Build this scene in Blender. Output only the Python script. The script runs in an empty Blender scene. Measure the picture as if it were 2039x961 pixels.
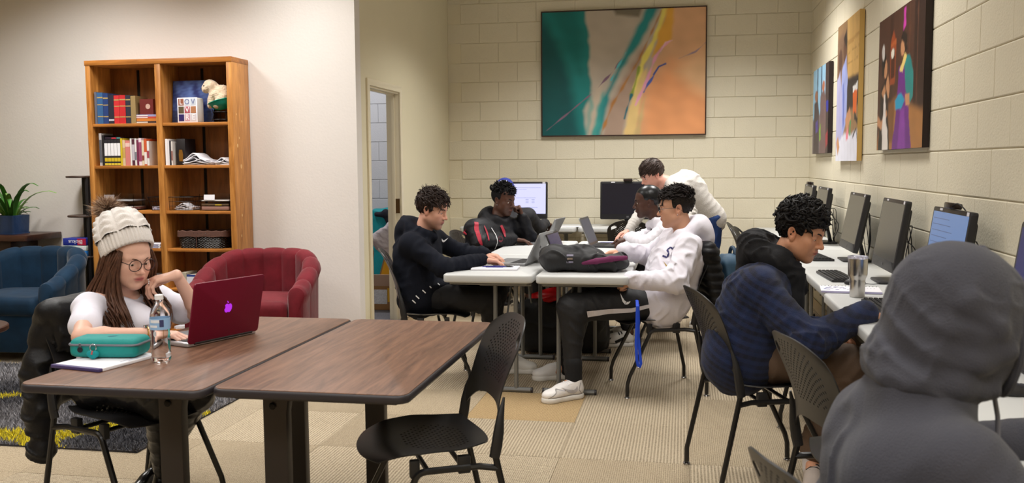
import bpy, math, random
import numpy as np
from math import sin, cos, pi, radians as rad, sqrt, atan2, exp
from mathutils import Vector, Matrix

sc = bpy.context.scene
COL = sc.collection
# ---------------------------------------------------------------- camera
cam_data = bpy.data.cameras.new('camera')
cam_data.sensor_width = 36.0
cam_data.lens = 36.0 * 1836.94 / 2039.0
cam_data.clip_start = 0.05
cam = bpy.data.objects.new('camera', cam_data)
COL.objects.link(cam)
YAW, PITCH, ROLL = 0.183903, 0.0833131, -0.00741596
_f = Vector((-sin(YAW) * cos(PITCH), cos(YAW) * cos(PITCH), -sin(PITCH)))
_r = Vector((cos(YAW), sin(YAW), 0))
_u = _r.cross(_f)
_r2 = cos(ROLL) * _r + sin(ROLL) * _u
_u2 = -sin(ROLL) * _r + cos(ROLL) * _u
cam.matrix_world = Matrix(((_r2.x, _u2.x, -_f.x, 0), (_r2.y, _u2.y, -_f.y, 0), (_r2.z, _u2.z, -_f.z, 1.40), (0, 0, 0, 1)))
cam_data.dof.use_dof = True
cam_data.dof.focus_distance = 5.2
cam_data.dof.aperture_fstop = 5.6
sc.camera = cam
# ---------------------------------------------------------------- world, light, exposure
w = bpy.data.worlds.new('world')
sc.world = w
w.use_nodes = True
w.node_tree.nodes['Background'].inputs[0].default_value = (0.9, 0.92, 1.0, 1)
w.node_tree.nodes['Background'].inputs[1].default_value = 0.02
sc.view_settings.view_transform = 'Standard'
sc.view_settings.look = 'None'
sc.view_settings.gamma = 1.0
sc.view_settings.use_curve_mapping = False
sc.view_settings.exposure = 0.35
CEIL = 3.25
# recessed louvred troffers: (x, y, watts, spread)
LAMPS = [(-4.5, 5.5, 40, 142), (-2.85, 5.85, 28, 138), (-1.05, 8.05, 29, 124), (0.40, 8.1, 35, 124), (0.3, 5.3, 25, 140), (-1.2, 4.5, 14, 140),
         (-3.4, 3.3, 23, 140), (0.3, 2.2, 17, 140), (-1.4, 1.9, 11, 140), (-3.6, 1.2, 18, 140), (0.1, -0.4, 34, 150), (-1.6, -0.6, 34, 150)]
WARM = (1.0, 0.982, 0.95)
def area_light(name, x, y, z, sx, sy, watts, col, spread):
    d = bpy.data.lights.new(name, 'AREA')
    d.shape = 'RECTANGLE'
    d.size, d.size_y = sx, sy
    d.energy = watts
    d.color = col
    d.spread = rad(spread)
    o = bpy.data.objects.new(name, d)
    o.location = (x, y, z)
    COL.objects.link(o)
    return o
for (lx, ly, lw, lsp) in LAMPS:
    area_light('ceiling_lamp_light', lx, ly, CEIL - 0.035, 0.55, 1.1, lw, WARM, lsp)
area_light('closet_lamp_light', -3.6, 8.6, CEIL - 0.05, 0.5, 0.5, 22, (0.93, 0.95, 1.0), 170)
# ---------------------------------------------------------------- materials
def lin(c):
    return tuple(((v / 255.0) / 12.92 if v <= 10.3 else ((v / 255.0 + 0.055) / 1.055) ** 2.4) for v in c[:3])
MATS = {}
def nn(nt, t, **kw):
    n = nt.nodes.new(t)
    for k, v in kw.items():
        if k in n.inputs: n.inputs[k].default_value = v
        else: setattr(n, k, v)
    return n
def mat(name, col, rough=0.6, metal=0.0, bump=None, var=None, sheen=0.0, coat=0.0, spec=0.5, emit=None, trans=0.0, ior=1.45, attr=False, scale3=None, sss=0.0, alpha=1.0):
    """procedural principled material; bump=(scale, strength, detail), var=(scale, amount)"""
    if name in MATS: return MATS[name]
    m = bpy.data.materials.new(name)
    m.use_nodes = True
    nt = m.node_tree
    b = nt.nodes['Principled BSDF']
    L = nt.links
    c = lin(col)
    b.inputs['Base Color'].default_value = (*c, 1)
    b.inputs['Roughness'].default_value = rough
    b.inputs['Metallic'].default_value = metal
    b.inputs['IOR'].default_value = ior
    b.inputs['Specular IOR Level'].default_value = spec
    if sheen:
        b.inputs['Sheen Weight'].default_value = sheen
        b.inputs['Sheen Roughness'].default_value = 0.4
    if coat: b.inputs['Coat Weight'].default_value = coat
    if trans: b.inputs['Transmission Weight'].default_value = trans
    if sss:
        b.inputs['Subsurface Weight'].default_value = sss
        b.inputs['Subsurface Radius'].default_value = (0.012, 0.005, 0.003)
        b.inputs['Subsurface Scale'].default_value = 0.5
    if alpha < 1: b.inputs['Alpha'].default_value = alpha
    if emit:
        b.inputs['Emission Color'].default_value = (*lin(emit[0]), 1)
        b.inputs['Emission Strength'].default_value = emit[1]
    tc = None
    def coord():
        t = nn(nt, 'ShaderNodeTexCoord')
        if scale3:
            mp = nn(nt, 'ShaderNodeMapping')
            mp.inputs['Scale'].default_value = scale3
            L.new(t.outputs['Object'], mp.inputs['Vector'])
            return mp.outputs['Vector']
        return t.outputs['Object']
    src = None
    if attr:
        a = nn(nt, 'ShaderNodeAttribute', attribute_name='col')
        src = a.outputs['Color']
    if var:
        tc = coord()
        n = nn(nt, 'ShaderNodeTexNoise', Scale=var[0], Detail=4.0, Roughness=0.6)
        L.new(tc, n.inputs['Vector'])
        mr = nn(nt, 'ShaderNodeMapRange')
        mr.inputs['From Min'].default_value = 0.3
        mr.inputs['From Max'].default_value = 0.7
        mr.inputs['To Min'].default_value = 1 - var[1]
        mr.inputs['To Max'].default_value = 1 + var[1]
        L.new(n.outputs['Fac'], mr.inputs['Value'])
        mx = nn(nt, 'ShaderNodeMix', data_type='RGBA', blend_type='MULTIPLY')
        mx.inputs[0].default_value = 1
        mx.inputs[6].default_value = (*c, 1)
        if src: L.new(src, mx.inputs[6])
        L.new(mr.outputs['Result'], mx.inputs[7])
        src = mx.outputs[2]
    if src: L.new(src, b.inputs['Base Color'])
    if bump:
        tc = tc or coord()
        n = nn(nt, 'ShaderNodeTexNoise', Scale=bump[0], Detail=bump[2] if len(bump) > 2 else 3.0)
        L.new(tc, n.inputs['Vector'])
        bp = nn(nt, 'ShaderNodeBump', Strength=bump[1], Distance=0.01)
        L.new(n.outputs['Fac'], bp.inputs['Height'])
        L.new(bp.outputs['Normal'], b.inputs['Normal'])
    MATS[name] = m
    return m
def wood(name, c1, c2, axis='Z', scale=1.0, rough=0.4, bump=0.15, stretch=14, knots=True):
    if name in MATS: return MATS[name]
    m = bpy.data.materials.new(name)
    m.use_nodes = True
    nt = m.node_tree
    b = nt.nodes['Principled BSDF']
    L = nt.links
    t = nn(nt, 'ShaderNodeTexCoord')
    mp = nn(nt, 'ShaderNodeMapping')
    s = [stretch * scale] * 3
    s['XYZ'.index(axis)] = scale
    mp.inputs['Scale'].default_value = s
    L.new(t.outputs['Object'], mp.inputs['Vector'])
    n1 = nn(nt, 'ShaderNodeTexNoise', Scale=1.6, Detail=6.0, Roughness=0.6, Distortion=1.2)
    L.new(mp.outputs['Vector'], n1.inputs['Vector'])
    n2 = nn(nt, 'ShaderNodeTexNoise', Scale=9.0, Detail=3.0, Distortion=0.4)
    L.new(mp.outputs['Vector'], n2.inputs['Vector'])
    ad = nn(nt, 'ShaderNodeMath', operation='MULTIPLY_ADD')
    ad.inputs[1].default_value = 0.35
    L.new(n2.outputs['Fac'], ad.inputs[0])
    L.new(n1.outputs['Fac'], ad.inputs[2])
    cr = nn(nt, 'ShaderNodeValToRGB')
    e = cr.color_ramp.elements
    e[0].position = 0.48; e[0].color = (*lin(c1), 1)
    e[1].position = 0.86; e[1].color = (*lin(c2), 1)
    L.new(ad.outputs[0], cr.inputs['Fac'])
    L.new(cr.outputs['Color'], b.inputs['Base Color'])
    b.inputs['Roughness'].default_value = rough
    bp = nn(nt, 'ShaderNodeBump', Strength=bump, Distance=0.002)
    L.new(ad.outputs[0], bp.inputs['Height'])
    L.new(bp.outputs['Normal'], b.inputs['Normal'])
    MATS[name] = m
    return m
# ---------------------------------------------------------------- mesh building
def new_obj(name, me, parent=None, kind=None):
    o = bpy.data.objects.new(name, me)
    COL.objects.link(o)
    if parent is not None: o.parent = parent
    if kind: o['kind'] = kind
    return o
def np_mesh(name, V, F, mats, smooth=True, col=None, midx=None):
    """V (n,3), F (m,4) int"""
    me = bpy.data.meshes.new(name)
    V = np.asarray(V, dtype=np.float32); F = np.asarray(F, dtype=np.int32)
    k = F.shape[1]
    me.vertices.add(len(V)); me.vertices.foreach_set('co', V.ravel())
    me.loops.add(F.size); me.loops.foreach_set('vertex_index', F.ravel())
    me.polygons.add(len(F))
    me.polygons.foreach_set('loop_start', np.arange(0, F.size, k, dtype=np.int32))
    me.polygons.foreach_set('use_smooth', np.full(len(F), smooth, dtype=bool))
    if midx is not None: me.polygons.foreach_set('material_index', np.asarray(midx, dtype=np.int32))
    for m in (mats if isinstance(mats, (list, tuple)) else [mats]): me.materials.append(m)
    if col is not None:
        a = me.color_attributes.new('col', 'FLOAT_COLOR', 'POINT')
        c4 = np.ones((len(V), 4), dtype=np.float32); c4[:, :3] = col
        a.data.foreach_set('color', c4.ravel())
    me.update()
    return me
class MB:
    def __init__(s): s.v = []; s.f = []; s.mi = []
    def add(s, V, F, m=0):
        o = len(s.v)
        s.v += [tuple(map(float, p)) for p in V]
        s.f += [tuple(int(i) + o for i in q) for q in F]
        s.mi += [m] * len(F)
        return s
    def box(s, x0, x1, y0, y1, z0, z1, m=0, M=None):
        V = [(x, y, z) for z in (z0, z1) for y in (y0, y1) for x in (x0, x1)]
        if M is not None: V = [tuple(M @ Vector(p)) for p in V]
        return s.add(V, [(0, 2, 3, 1), (4, 5, 7, 6), (0, 1, 5, 4), (2, 6, 7, 3), (0, 4, 6, 2), (1, 3, 7, 5)], m)
    def prism(s, poly, z0, z1, m=0, M=None, inset=0.0):
        n = len(poly)
        V = [(x, y, z0) for x, y in poly] + [(x, y, z1) for x, y in poly]
        if M is not None: V = [tuple(M @ Vector(p)) for p in V]
        F = [tuple(range(n - 1, -1, -1)), tuple(range(n, 2 * n))] + [(i, (i + 1) % n, n + (i + 1) % n, n + i) for i in range(n)]
        return s.add(V, F, m)
    def tube(s, pts, r, n=8, m=0, cap=True, closed=False, flat=None):
        P = [Vector(p) for p in pts]
        N = len(P)
        R = r if isinstance(r, (list, tuple)) else [r] * N
        V = []; up = None
        for i in range(N):
            a = P[(i - 1) % N] if (closed or i > 0) else P[i]
            b = P[(i + 1) % N] if (closed or i < N - 1) else P[i]
            t = (b - a)
            if t.length < 1e-9: t = Vector((0, 0, 1))
            t.normalize()
            if up is None:
                up = Vector((0, 0, 1)) if abs(t.z) < 0.9 else Vector((1, 0, 0))
            x = t.cross(up)
            if x.length < 1e-6: x = t.orthogonal()
            x.normalize()
            y = x.cross(t); y.normalize(); up = y
            fx, fy = flat if flat else (1, 1)
            for k in range(n):
                an = 2 * pi * k / n
                V.append(P[i] + x * (cos(an) * R[i] * fx) + y * (sin(an) * R[i] * fy))
        F = []
        for i in range(N if closed else N - 1):
            j = (i + 1) % N
            for k in range(n):
                k2 = (k + 1) % n
                F.append((i * n + k, i * n + k2, j * n + k2, j * n + k))
        if cap and not closed:
            F.append(tuple(range(n - 1, -1, -1)))
            F.append(tuple((N - 1) * n + k for k in range(n)))
        return s.add(V, F, m)
    def lathe(s, prof, n=24, c=(0, 0, 0), m=0, M=None, sx=1.0, sy=1.0):
        V = []
        for (r, z) in prof:
            for k in range(n):
                a = 2 * pi * k / n
                V.append((c[0] + r * cos(a) * sx, c[1] + r * sin(a) * sy, c[2] + z))
        if M is not None: V = [tuple(M @ Vector(p)) for p in V]
        F = []
        for i in range(len(prof) - 1):
            for k in range(n):
                k2 = (k + 1) % n
                F.append((i * n + k, i * n + k2, (i + 1) * n + k2, (i + 1) * n + k))
        F.append(tuple(range(n - 1, -1, -1)))
        F.append(tuple((len(prof) - 1) * n + k for k in range(n)))
        return s.add(V, F, m)
    def grid(s, G, m=0, flip=False, closed=False):
        """G[i][j] points"""
        a, b = len(G), len(G[0])
        V = [p for row in G for p in row]
        F = []
        for i in range(a - 1 if not closed else a):
            i2 = (i + 1) % a
            for j in range(b - 1):
                q = (i * b + j, i2 * b + j, i2 * b + j + 1, i * b + j + 1)
                F.append(q[::-1] if flip else q)
        return s.add(V, F, m)
    def mesh(s, name, mats, smooth=True, sharp=35):
        me = bpy.data.meshes.new(name)
        me.from_pydata(s.v, [], s.f)
        for mm in (mats if isinstance(mats, (list, tuple)) else [mats]): me.materials.append(mm)
        me.polygons.foreach_set('material_index', s.mi)
        me.polygons.foreach_set('use_smooth', [smooth] * len(s.f))
        me.update()
        if smooth and sharp: me.set_sharp_from_angle(angle=rad(sharp))
        return me
    def build(s, name, mats, parent=None, bevel=0.0, segs=2, smooth=True, sharp=35, kind=None, solid=0.0, solid_off=0.0):
        me = s.mesh(name, mats, smooth, None if bevel else sharp)
        o = new_obj(name, me, parent, kind)
        if bevel or solid:
            if solid:
                sm = o.modifiers.new('solid', 'SOLIDIFY'); sm.thickness = solid; sm.offset = solid_off
            if bevel:
                md = o.modifiers.new('bevel', 'BEVEL'); md.width = bevel; md.segments = segs; md.limit_method = 'ANGLE'; md.angle_limit = rad(40); md.harden_normals = False
            dg = bpy.context.evaluated_depsgraph_get()
            me2 = bpy.data.meshes.new_from_object(o.evaluated_get(dg))
            o.modifiers.clear()
            o.data = me2
            me2.polygons.foreach_set('use_smooth', [smooth] * len(me2.polygons))
            if smooth: me2.set_sharp_from_angle(angle=rad(32))
            bpy.data.meshes.remove(me)
        return o
def tag(o, label=None, cat=None, group=None, kind=None):
    if label: o['label'] = label
    if cat: o['category'] = cat
    if group: o['group'] = group
    if kind: o['kind'] = kind
    return o
def thing(name, label, cat, loc=(0, 0, 0), rz=0.0, group=None):
    o = bpy.data.objects.new(name, None)
    o.empty_display_size = 0.1
    COL.objects.link(o)
    o.location = loc
    o.rotation_euler = (0, 0, rz)
    return tag(o, label, cat, group)
def dup(root, loc, rz, label=None, group=None):
    def cp(o, par):
        c = o.copy(); COL.objects.link(c)
        if par is not None: c.parent = par
        for ch in list(o.children): cp(ch, c)
        return c
    c = cp(root, None)
    c.location = loc; c.rotation_euler = (0, 0, rz)
    if label: c['label'] = label
    if group: c['group'] = group
    return c
def rrect(w, d, r, n=4, cx=0.0, cy=0.0):
    P = []
    for (sx, sy, a0) in ((1, 1, 0), (-1, 1, 90), (-1, -1, 180), (1, -1, 270)):
        for i in range(n + 1):
            a = rad(a0 + 90 * i / n)
            P.append((cx + sx * (w / 2 - r) + r * cos(a), cy + sy * (d / 2 - r) + r * sin(a)))
    return P
def text_obj(name, body, size, m, parent, M, extrude=0.0006):
    cu = bpy.data.curves.new(name, 'FONT')
    cu.body = body; cu.size = size; cu.extrude = extrude; cu.align_x = 'CENTER'; cu.align_y = 'CENTER'; cu.resolution_u = 2
    o = bpy.data.objects.new(name, cu)
    COL.objects.link(o)
    dg = bpy.context.evaluated_depsgraph_get()
    me = bpy.data.meshes.new_from_object(o.evaluated_get(dg))
    bpy.data.objects.remove(o); bpy.data.curves.remove(cu)
    me.materials.clear(); me.materials.append(m)
    t = new_obj(name, me, parent)
    t.matrix_local = M
    return t
def frameM(o, x, y):
    """matrix with origin o, local x, local y"""
    x = Vector(x).normalized(); y = Vector(y); z = x.cross(y).normalized(); y = z.cross(x)
    return Matrix(((x.x, y.x, z.x, o[0]), (x.y, y.y, z.y, o[1]), (x.z, y.z, z.z, o[2]), (0, 0, 0, 1)))
def arc(c, r, a0, a1, n, ax=(1, 0, 0), ay=(0, 0, 1)):
    ax, ay, c = Vector(ax), Vector(ay), Vector(c)
    return [c + ax * (r * cos(rad(a0 + (a1 - a0) * i / n))) + ay * (r * sin(rad(a0 + (a1 - a0) * i / n))) for i in range(n + 1)]
# ---------------------------------------------------------------- signed-distance modelling (bodies, cloth, soft things)
def unit(v):
    v = np.array(v, float); return v / np.linalg.norm(v)
def basis(fwd, up=(0, 0, 1), roll=0.0):
    """columns right, forward, up"""
    f = unit(fwd); r = np.cross(f, np.array(up, float)); r = unit(r); u = np.cross(r, f)
    if roll:
        c, s_ = cos(roll), sin(roll); r, u = c * r + s_ * u, -s_ * r + c * u
    return np.stack([r, f, u], 1)
class SDF:
    def __init__(s): s.p = []
    def cap(s, a, b, ra, rb=None, k=0.02, op=1):
        s.p.append(('c', np.array(a, float), np.array(b, float), ra, ra if rb is None else rb, k, op)); return s
    def chain(s, pts, rs, k=0.02, op=1):
        if not isinstance(rs, (list, tuple)): rs = [rs] * len(pts)
        for i in range(len(pts) - 1): s.cap(pts[i], pts[i + 1], rs[i], rs[i + 1], k, op)
        return s
    def ell(s, c, r, R=None, k=0.02, op=1):
        s.p.append(('e', np.array(c, float), np.array(r, float), np.eye(3) if R is None else np.array(R, float), None, k, op)); return s
    def box(s, c, h, rr=0.01, R=None, k=0.01, op=1):
        s.p.append(('b', np.array(c, float), np.array(h, float), np.eye(3) if R is None else np.array(R, float), rr, k, op)); return s
    def xf(s, R, t, sc=1.0):
        """transform every primitive by p -> R p sc + t"""
        R = np.array(R, float); t = np.array(t, float); out = []
        for q in s.p:
            if q[0] == 'c': out.append(('c', R @ q[1] * sc + t, R @ q[2] * sc + t, q[3] * sc, q[4] * sc, q[5] * sc, q[6]))
            elif q[0] == 'e': out.append(('e', R @ q[1] * sc + t, q[2] * sc, R @ q[3], None, q[5] * sc, q[6]))
            else: out.append(('b', R @ q[1] * sc + t, q[2] * sc, R @ q[3], q[4] * sc, q[5] * sc, q[6]))
        s.p = out
        return s
    def aabb(s, q):
        if q[0] == 'c':
            r = np.array([q[3]] * 3); r2 = np.array([q[4]] * 3)
            return np.minimum(q[1] - r, q[2] - r2), np.maximum(q[1] + r, q[2] + r2)
        ext = np.abs(q[3]) @ q[2]
        return q[1] - ext, q[1] + ext
    def verts(s, res, fine=(), noise=None):
        lo = np.array([1e9] * 3); hi = -lo
        for q in s.p:
            if q[6] < 0: continue
            a, b = s.aabb(q); lo = np.minimum(lo, a); hi = np.maximum(hi, b)
        lo -= 2.5 * res + 0.01; hi += 2.5 * res + 0.01
        ax = []
        for d in range(3):
            cuts = {float(lo[d]), float(hi[d])}
            for (fl, fh, fr) in fine:
                for v in (fl[d], fh[d]):
                    if lo[d] < v < hi[d]: cuts.add(float(v))
            cuts = sorted(cuts); A = []
            for u, v in zip(cuts[:-1], cuts[1:]):
                mid = (u + v) / 2; st = res
                for (fl, fh, fr) in fine:
                    if fl[d] <= mid <= fh[d]: st = min(st, fr)
                n = max(1, int(math.ceil((v - u) / st)))
                A += list(np.linspace(u, v, n + 1)[:-1])
            A.append(cuts[-1]); ax.append(np.array(A, dtype=np.float32))
        X, Y, Z = ax
        D = np.full((len(X), len(Y), len(Z)), 0.2, dtype=np.float32)
        for q in s.p:
            a, b = s.aabb(q); pad = q[5] + 2.2 * res
            sl = []
            for d in range(3):
                i0 = max(0, int(np.searchsorted(ax[d], a[d] - pad)) - 1); i1 = min(len(ax[d]), int(np.searchsorted(ax[d], b[d] + pad)) + 1)
                sl.append(slice(i0, i1))
            if any(t.stop - t.start < 1 for t in sl): continue
            x = X[sl[0]][:, None, None]; y = Y[sl[1]][None, :, None]; z = Z[sl[2]][None, None, :]
            f4 = np.float32
            if q[0] == 'c':
                A, B = q[1].astype(f4), q[2].astype(f4); ba = B - A; L2 = f4(max(float(ba @ ba), 1e-12))
                px, py, pz = x - A[0], y - A[1], z - A[2]
                t = np.clip((px * ba[0] + py * ba[1] + pz * ba[2]) / L2, 0, 1)
                d = np.sqrt((px - t * ba[0]) ** 2 + (py - t * ba[1]) ** 2 + (pz - t * ba[2]) ** 2) - (f4(q[3]) + f4(q[4] - q[3]) * t)
            else:
                c = q[1].astype(f4); R = q[3].astype(f4)
                px, py, pz = x - c[0], y - c[1], z - c[2]
                l = [px * R[0, i] + py * R[1, i] + pz * R[2, i] for i in range(3)]
                r = q[2].astype(f4)
                if q[0] == 'e':
                    k0 = np.sqrt(sum((l[i] / r[i]) ** 2 for i in range(3)))
                    k1 = np.sqrt(sum((l[i] / (r[i] * r[i])) ** 2 for i in range(3))) + f4(1e-6)
                    d = k0 * (k0 - 1) / k1
                else:
                    e = [np.abs(l[i]) - (r[i] - f4(q[4])) for i in range(3)]
                    d = np.sqrt(sum(np.maximum(v, 0) ** 2 for v in e)) + np.minimum(np.maximum(np.maximum(e[0], e[1]), e[2]), 0) - f4(q[4])
            S = D[sl[0], sl[1], sl[2]]; k = f4(max(q[5], 1e-5))
            if q[6] > 0:
                h = np.maximum(k - np.abs(S - d), 0)
                D[sl[0], sl[1], sl[2]] = np.minimum(S, d) - h * h / (4 * k)
            else:
                d = -d; h = np.maximum(k - np.abs(S - d), 0)
                D[sl[0], sl[1], sl[2]] = np.maximum(S, d) + h * h / (4 * k)
        if noise is not None:
            I = np.nonzero(np.abs(D) < 0.03 + res)
            P = np.stack([X[I[0]], Y[I[1]], Z[I[2]]], 1)
            D[I] += noise(P).astype(np.float32)
        return surface_nets(D, ax)
def surface_nets(D, ax):
    ins = D < 0
    for d in range(3):
        sl = [slice(None)] * 3
        sl[d] = 0; ins[tuple(sl)] = False
        sl[d] = -1; ins[tuple(sl)] = False
    D = np.where(ins, np.minimum(D, -1e-6), np.maximum(D, 1e-6))
    n = [len(a) - 1 for a in ax]
    cnt = np.zeros(n, dtype=np.uint8)
    for i in (0, 1):
        for j in (0, 1):
            for k in (0, 1):
                cnt += ins[i:i + n[0], j:j + n[1], k:k + n[2]]
    I = np.nonzero((cnt > 0) & (cnt < 8))
    N = len(I[0])
    idm = np.full(n, -1, dtype=np.int32); idm[I] = np.arange(N, dtype=np.int32)
    cs = [(i, j, k) for i in (0, 1) for j in (0, 1) for k in (0, 1)]
    val = {c: D[I[0] + c[0], I[1] + c[1], I[2] + c[2]] for c in cs}
    acc = np.zeros((N, 3)); num = np.zeros(N)
    for c in cs:
        for d in range(3):
            if c[d] == 0:
                e = list(c); e[d] = 1; e = tuple(e)
                a, b = val[c], val[e]
                m = (a < 0) != (b < 0)
                t = np.where(m, a / np.where(m, a - b, 1), 0)
                p = np.zeros((N, 3)); p[:] = c; p[:, d] = t
                acc[m] += p[m]; num[m] += 1
    acc /= num[:, None]
    V = np.empty((N, 3))
    for d in range(3):
        a0 = ax[d][I[d]]; V[:, d] = a0 + acc[:, d] * (ax[d][I[d] + 1] - a0)
    F = []
    for d in range(3):
        u, v = (d + 1) % 3, (d + 2) % 3
        s0 = [slice(1, -1)] * 3; s1 = [slice(1, -1)] * 3
        s0[d] = slice(0, -1); s1[d] = slice(1, None)
        a, b = ins[tuple(s0)], ins[tuple(s1)]
        E = np.stack(np.nonzero(a != b), 1)
        if not len(E): continue
        sgn = a[E[:, 0], E[:, 1], E[:, 2]]
        E[:, u] += 1; E[:, v] += 1
        q = []
        for (du, dv) in ((-1, -1), (0, -1), (0, 0), (-1, 0)):
            C = E.copy(); C[:, u] += du; C[:, v] += dv
            q.append(idm[C[:, 0], C[:, 1], C[:, 2]])
        q = np.stack(q, 1)
        q[~sgn] = q[~sgn][:, ::-1]
        F.append(q)
    return V, np.concatenate(F) if F else np.zeros((0, 4), int)
def fold_noise(seed, amp, wl=(0.07, 0.16), ridge=.40):
    """sparse raised creases over a slow swell; folds come and go across the cloth"""
    r = np.random.RandomState(seed)
    def bank(n, lo, hi):
        K = []
        for i in range(n):
            v = r.normal(size=3); v /= np.linalg.norm(v)
            K.append((v * 2 * pi / r.uniform(lo, hi), r.uniform(0, 6.28)))
        return K
    A, B, M_ = bank(5, wl[0] * 1.3, wl[1] * 1.8), bank(4, wl[1] * 1.5, wl[1] * 3), bank(3, wl[1] * 1.6, wl[1] * 3)
    def f(P):
        w_ = sum(np.sin(P @ k + p) for k, p in B) / 2
        a = sum(np.sin(P @ k + p + 1.1 * w_) for k, p in A) / 2.2
        m = np.clip(.5 + .6 * sum(np.sin(P @ k + p) for k, p in M_), 0, 1)
        return -amp * (np.exp(-(a / ridge) ** 2) * m * .95 + .45 * w_)
    return f
def wrinkles(J, seed=0):
    """bunched creases round joints: J = [(point, direction across the creases, reach, spacing, height)]"""
    r = np.random.RandomState(seed)
    Q = []
    for (p, u, rad_, wl, amp) in J:
        u = unit(u); v = unit(np.cross(u, (.31, .57, .76)))
        Q.append((np.array(p, float), u, v, np.cross(u, v), rad_, wl, amp, r.uniform(0, 6.28, 4)))
    def f(P):
        o = 0
        for p, u, v, w_, R_, wl, amp, ph in Q:
            d = P - p; g = np.exp(-(d * d).sum(1) / (R_ * R_))
            a, b, c = d @ u, d @ v, d @ w_
            t = a * 2 * pi / wl + 1.6 * np.sin(b * 23 + ph[0]) + 1.4 * np.sin(c * 19 + ph[1]) + ph[2]
            o = o - amp * g * (np.exp(-(np.sin(t * .5) / .55) ** 2) - .3) * (.65 + .35 * np.sin(b * 31 + c * 17 + ph[3]))
        return o
    return f
def cloth_noise(A, seed, amp, legs=False, k=1.0, wl=(0.07, 0.18)):
    J = []
    for sd in 'LR':
        if not legs:
            sh, el, wr = A['s' + sd], A['e' + sd], A['w' + sd]
            J += [(el, unit(wr - el) + unit(el - sh), .105, .040, .0105 * k), (sh * .8 + el * .2 - np.array((0, 0, .03)), el - sh, .10, .050, .0085 * k), (wr * .8 + el * .2, wr - el, .075, .030, .0065 * k), (el * .5 + wr * .5, wr - el, .10, .06, .006 * k)]
        else:
            kn, an = A['k' + sd], A['a' + sd]; hp = A['pelvis']
            J += [(kn, unit(an - kn) + unit(kn - hp), .12, .048, .009 * k), (hp * .75 + kn * .25, kn - hp, .15, .055, .009 * k), (an * .8 + kn * .2, an - kn, .10, .045, .008 * k)]
    if not legs:
        J += [(A['pelvis'] * .65 + A['chest'] * .35, A['chest'] - A['pelvis'], .19, .052, .010 * k), (A['pelvis'] * .25 + A['chest'] * .75, unit(A['sR'] - A['sL']) + unit(A['chest'] - A['pelvis']), .17, .075, .007 * k)]
    return nsum(fold_noise(seed, amp, wl), wrinkles(J, seed))
def nsum(*fs): return lambda P: sum(f(P) for f in fs)
def sdf_obj(name, S, res, m, parent, origin, noise=None, fine=(), col=None, kind=None):
    V, F = S.verts(res, fine, noise)
    c = col(V) if col is not None else None
    me = np_mesh(name, V - np.array(origin), F, m, True, c)
    return new_obj(name, me, parent, kind)
# ---------------------------------------------------------------- the room
XR, YB, XD, YL = 1.257, 9.775, -2.505, 6.89
PAINTW = mat('white_wall_paint', (228, 222, 217), .55, bump=(60, .08), var=(1.3, .02))
PAINT = mat('wall_paint', (222, 213, 184), .55, bump=(60, .08), var=(1.3, .02))
BLOCKP = mat('painted_block', (222, 214, 192), .5, bump=(95, .28, 6.0), var=(2.0, .02))
MORTAR = mat('painted_joint', (224, 215, 190), .6, bump=(120, .2))
def struct(name, mb, m, **k):
    return mb.build(name, m, None, kind='structure', smooth=False, **k)
struct('floor', MB().box(-7.1, XR + .1, -3.1, YB + .1, -.08, -.007), mat('subfloor', (150, 128, 98), .9))
struct('ceiling', MB().box(-7.1, XR + .1, -3.1, YB + .1, CEIL, CEIL + .06), mat('ceiling_tile', (225, 220, 208), .9, bump=(40, .2)))
wl = struct('wall_left', MB().box(-7.1, XD, YL, YL + .115, 0, CEIL), PAINTW)
struct('wall_far_left', MB().box(-7.1, -7.0, -3, YL, 0, CEIL), PAINT)
struct('wall_front', MB().box(-7.1, XR + .1, -3.1, -3.0, 0, CEIL), PAINT)
d = MB().box(XD - .115, XD, YL + .115, 7.15, 0, CEIL).box(XD - .115, XD, 8.005, YB, 0, CEIL).box(XD - .115, XD, 7.15, 8.005, 2.055, CEIL)
struct('wall_doorway', d, PAINT)
struct('wall_closet', MB().box(-5.3, -5.2, YL + .115, YB, 0, CEIL), mat('closet_paint', (214, 214, 218), .6))
# painted concrete blocks, every one a piece with eased edges standing proud of its joint
def block_mesh(L, H=.207, t=.008, gx=.0022, gz=.0045, e=.0045):
    x0, x1, z0, z1 = gx / 2, L - gx / 2, gz / 2, H - gz / 2
    mb = MB()
    V = [(x0, 0, z0), (x1, 0, z0), (x1, 0, z1), (x0, 0, z1)]
    V += [(x0, -t + e * .6, z0), (x1, -t + e * .6, z0), (x1, -t + e * .6, z1), (x0, -t + e * .6, z1)]
    V += [(x0 + e * .5, -t, z0 + e), (x1 - e * .5, -t, z0 + e), (x1 - e * .5, -t, z1 - e), (x0 + e * .5, -t, z1 - e)]
    F = [(8, 9, 10, 11)]
    for i in range(4):
        j = (i + 1) % 4
        F += [(i, j, 4 + j, 4 + i), (4 + i, 4 + j, 8 + j, 8 + i)]
    return mb.add(V, F)
BL = {}
def block_wall(name, length, n0, n1, m, off, place, rz, mort=MORTAR, **kw):
    """running-bond wall in its own frame: x along the wall, front face towards -y"""
    base = MB().box(0, length, .0, .1, 0, CEIL)
    o = base.build(name, mort, None, kind='structure', smooth=False)
    o.location = place; o.rotation_euler = (0, 0, rz)
    rnd = random.Random(5)
    for n in range(n0, n1):
        x = off - .41 if n % 2 else off - .205
        while x < length - .02:
            a, b = max(x, 0), min(x + .41, length)
            if b - a > .03:
                key = (round(b - a, 3), m.name)
                if key not in BL: BL[key] = block_mesh(b - a, **kw).mesh('block', m, False)
                q = new_obj('block', BL[key], o)
                q.location = (a, rnd.uniform(-.0012, .0012), n * .207)
            x += .41
    return o
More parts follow.
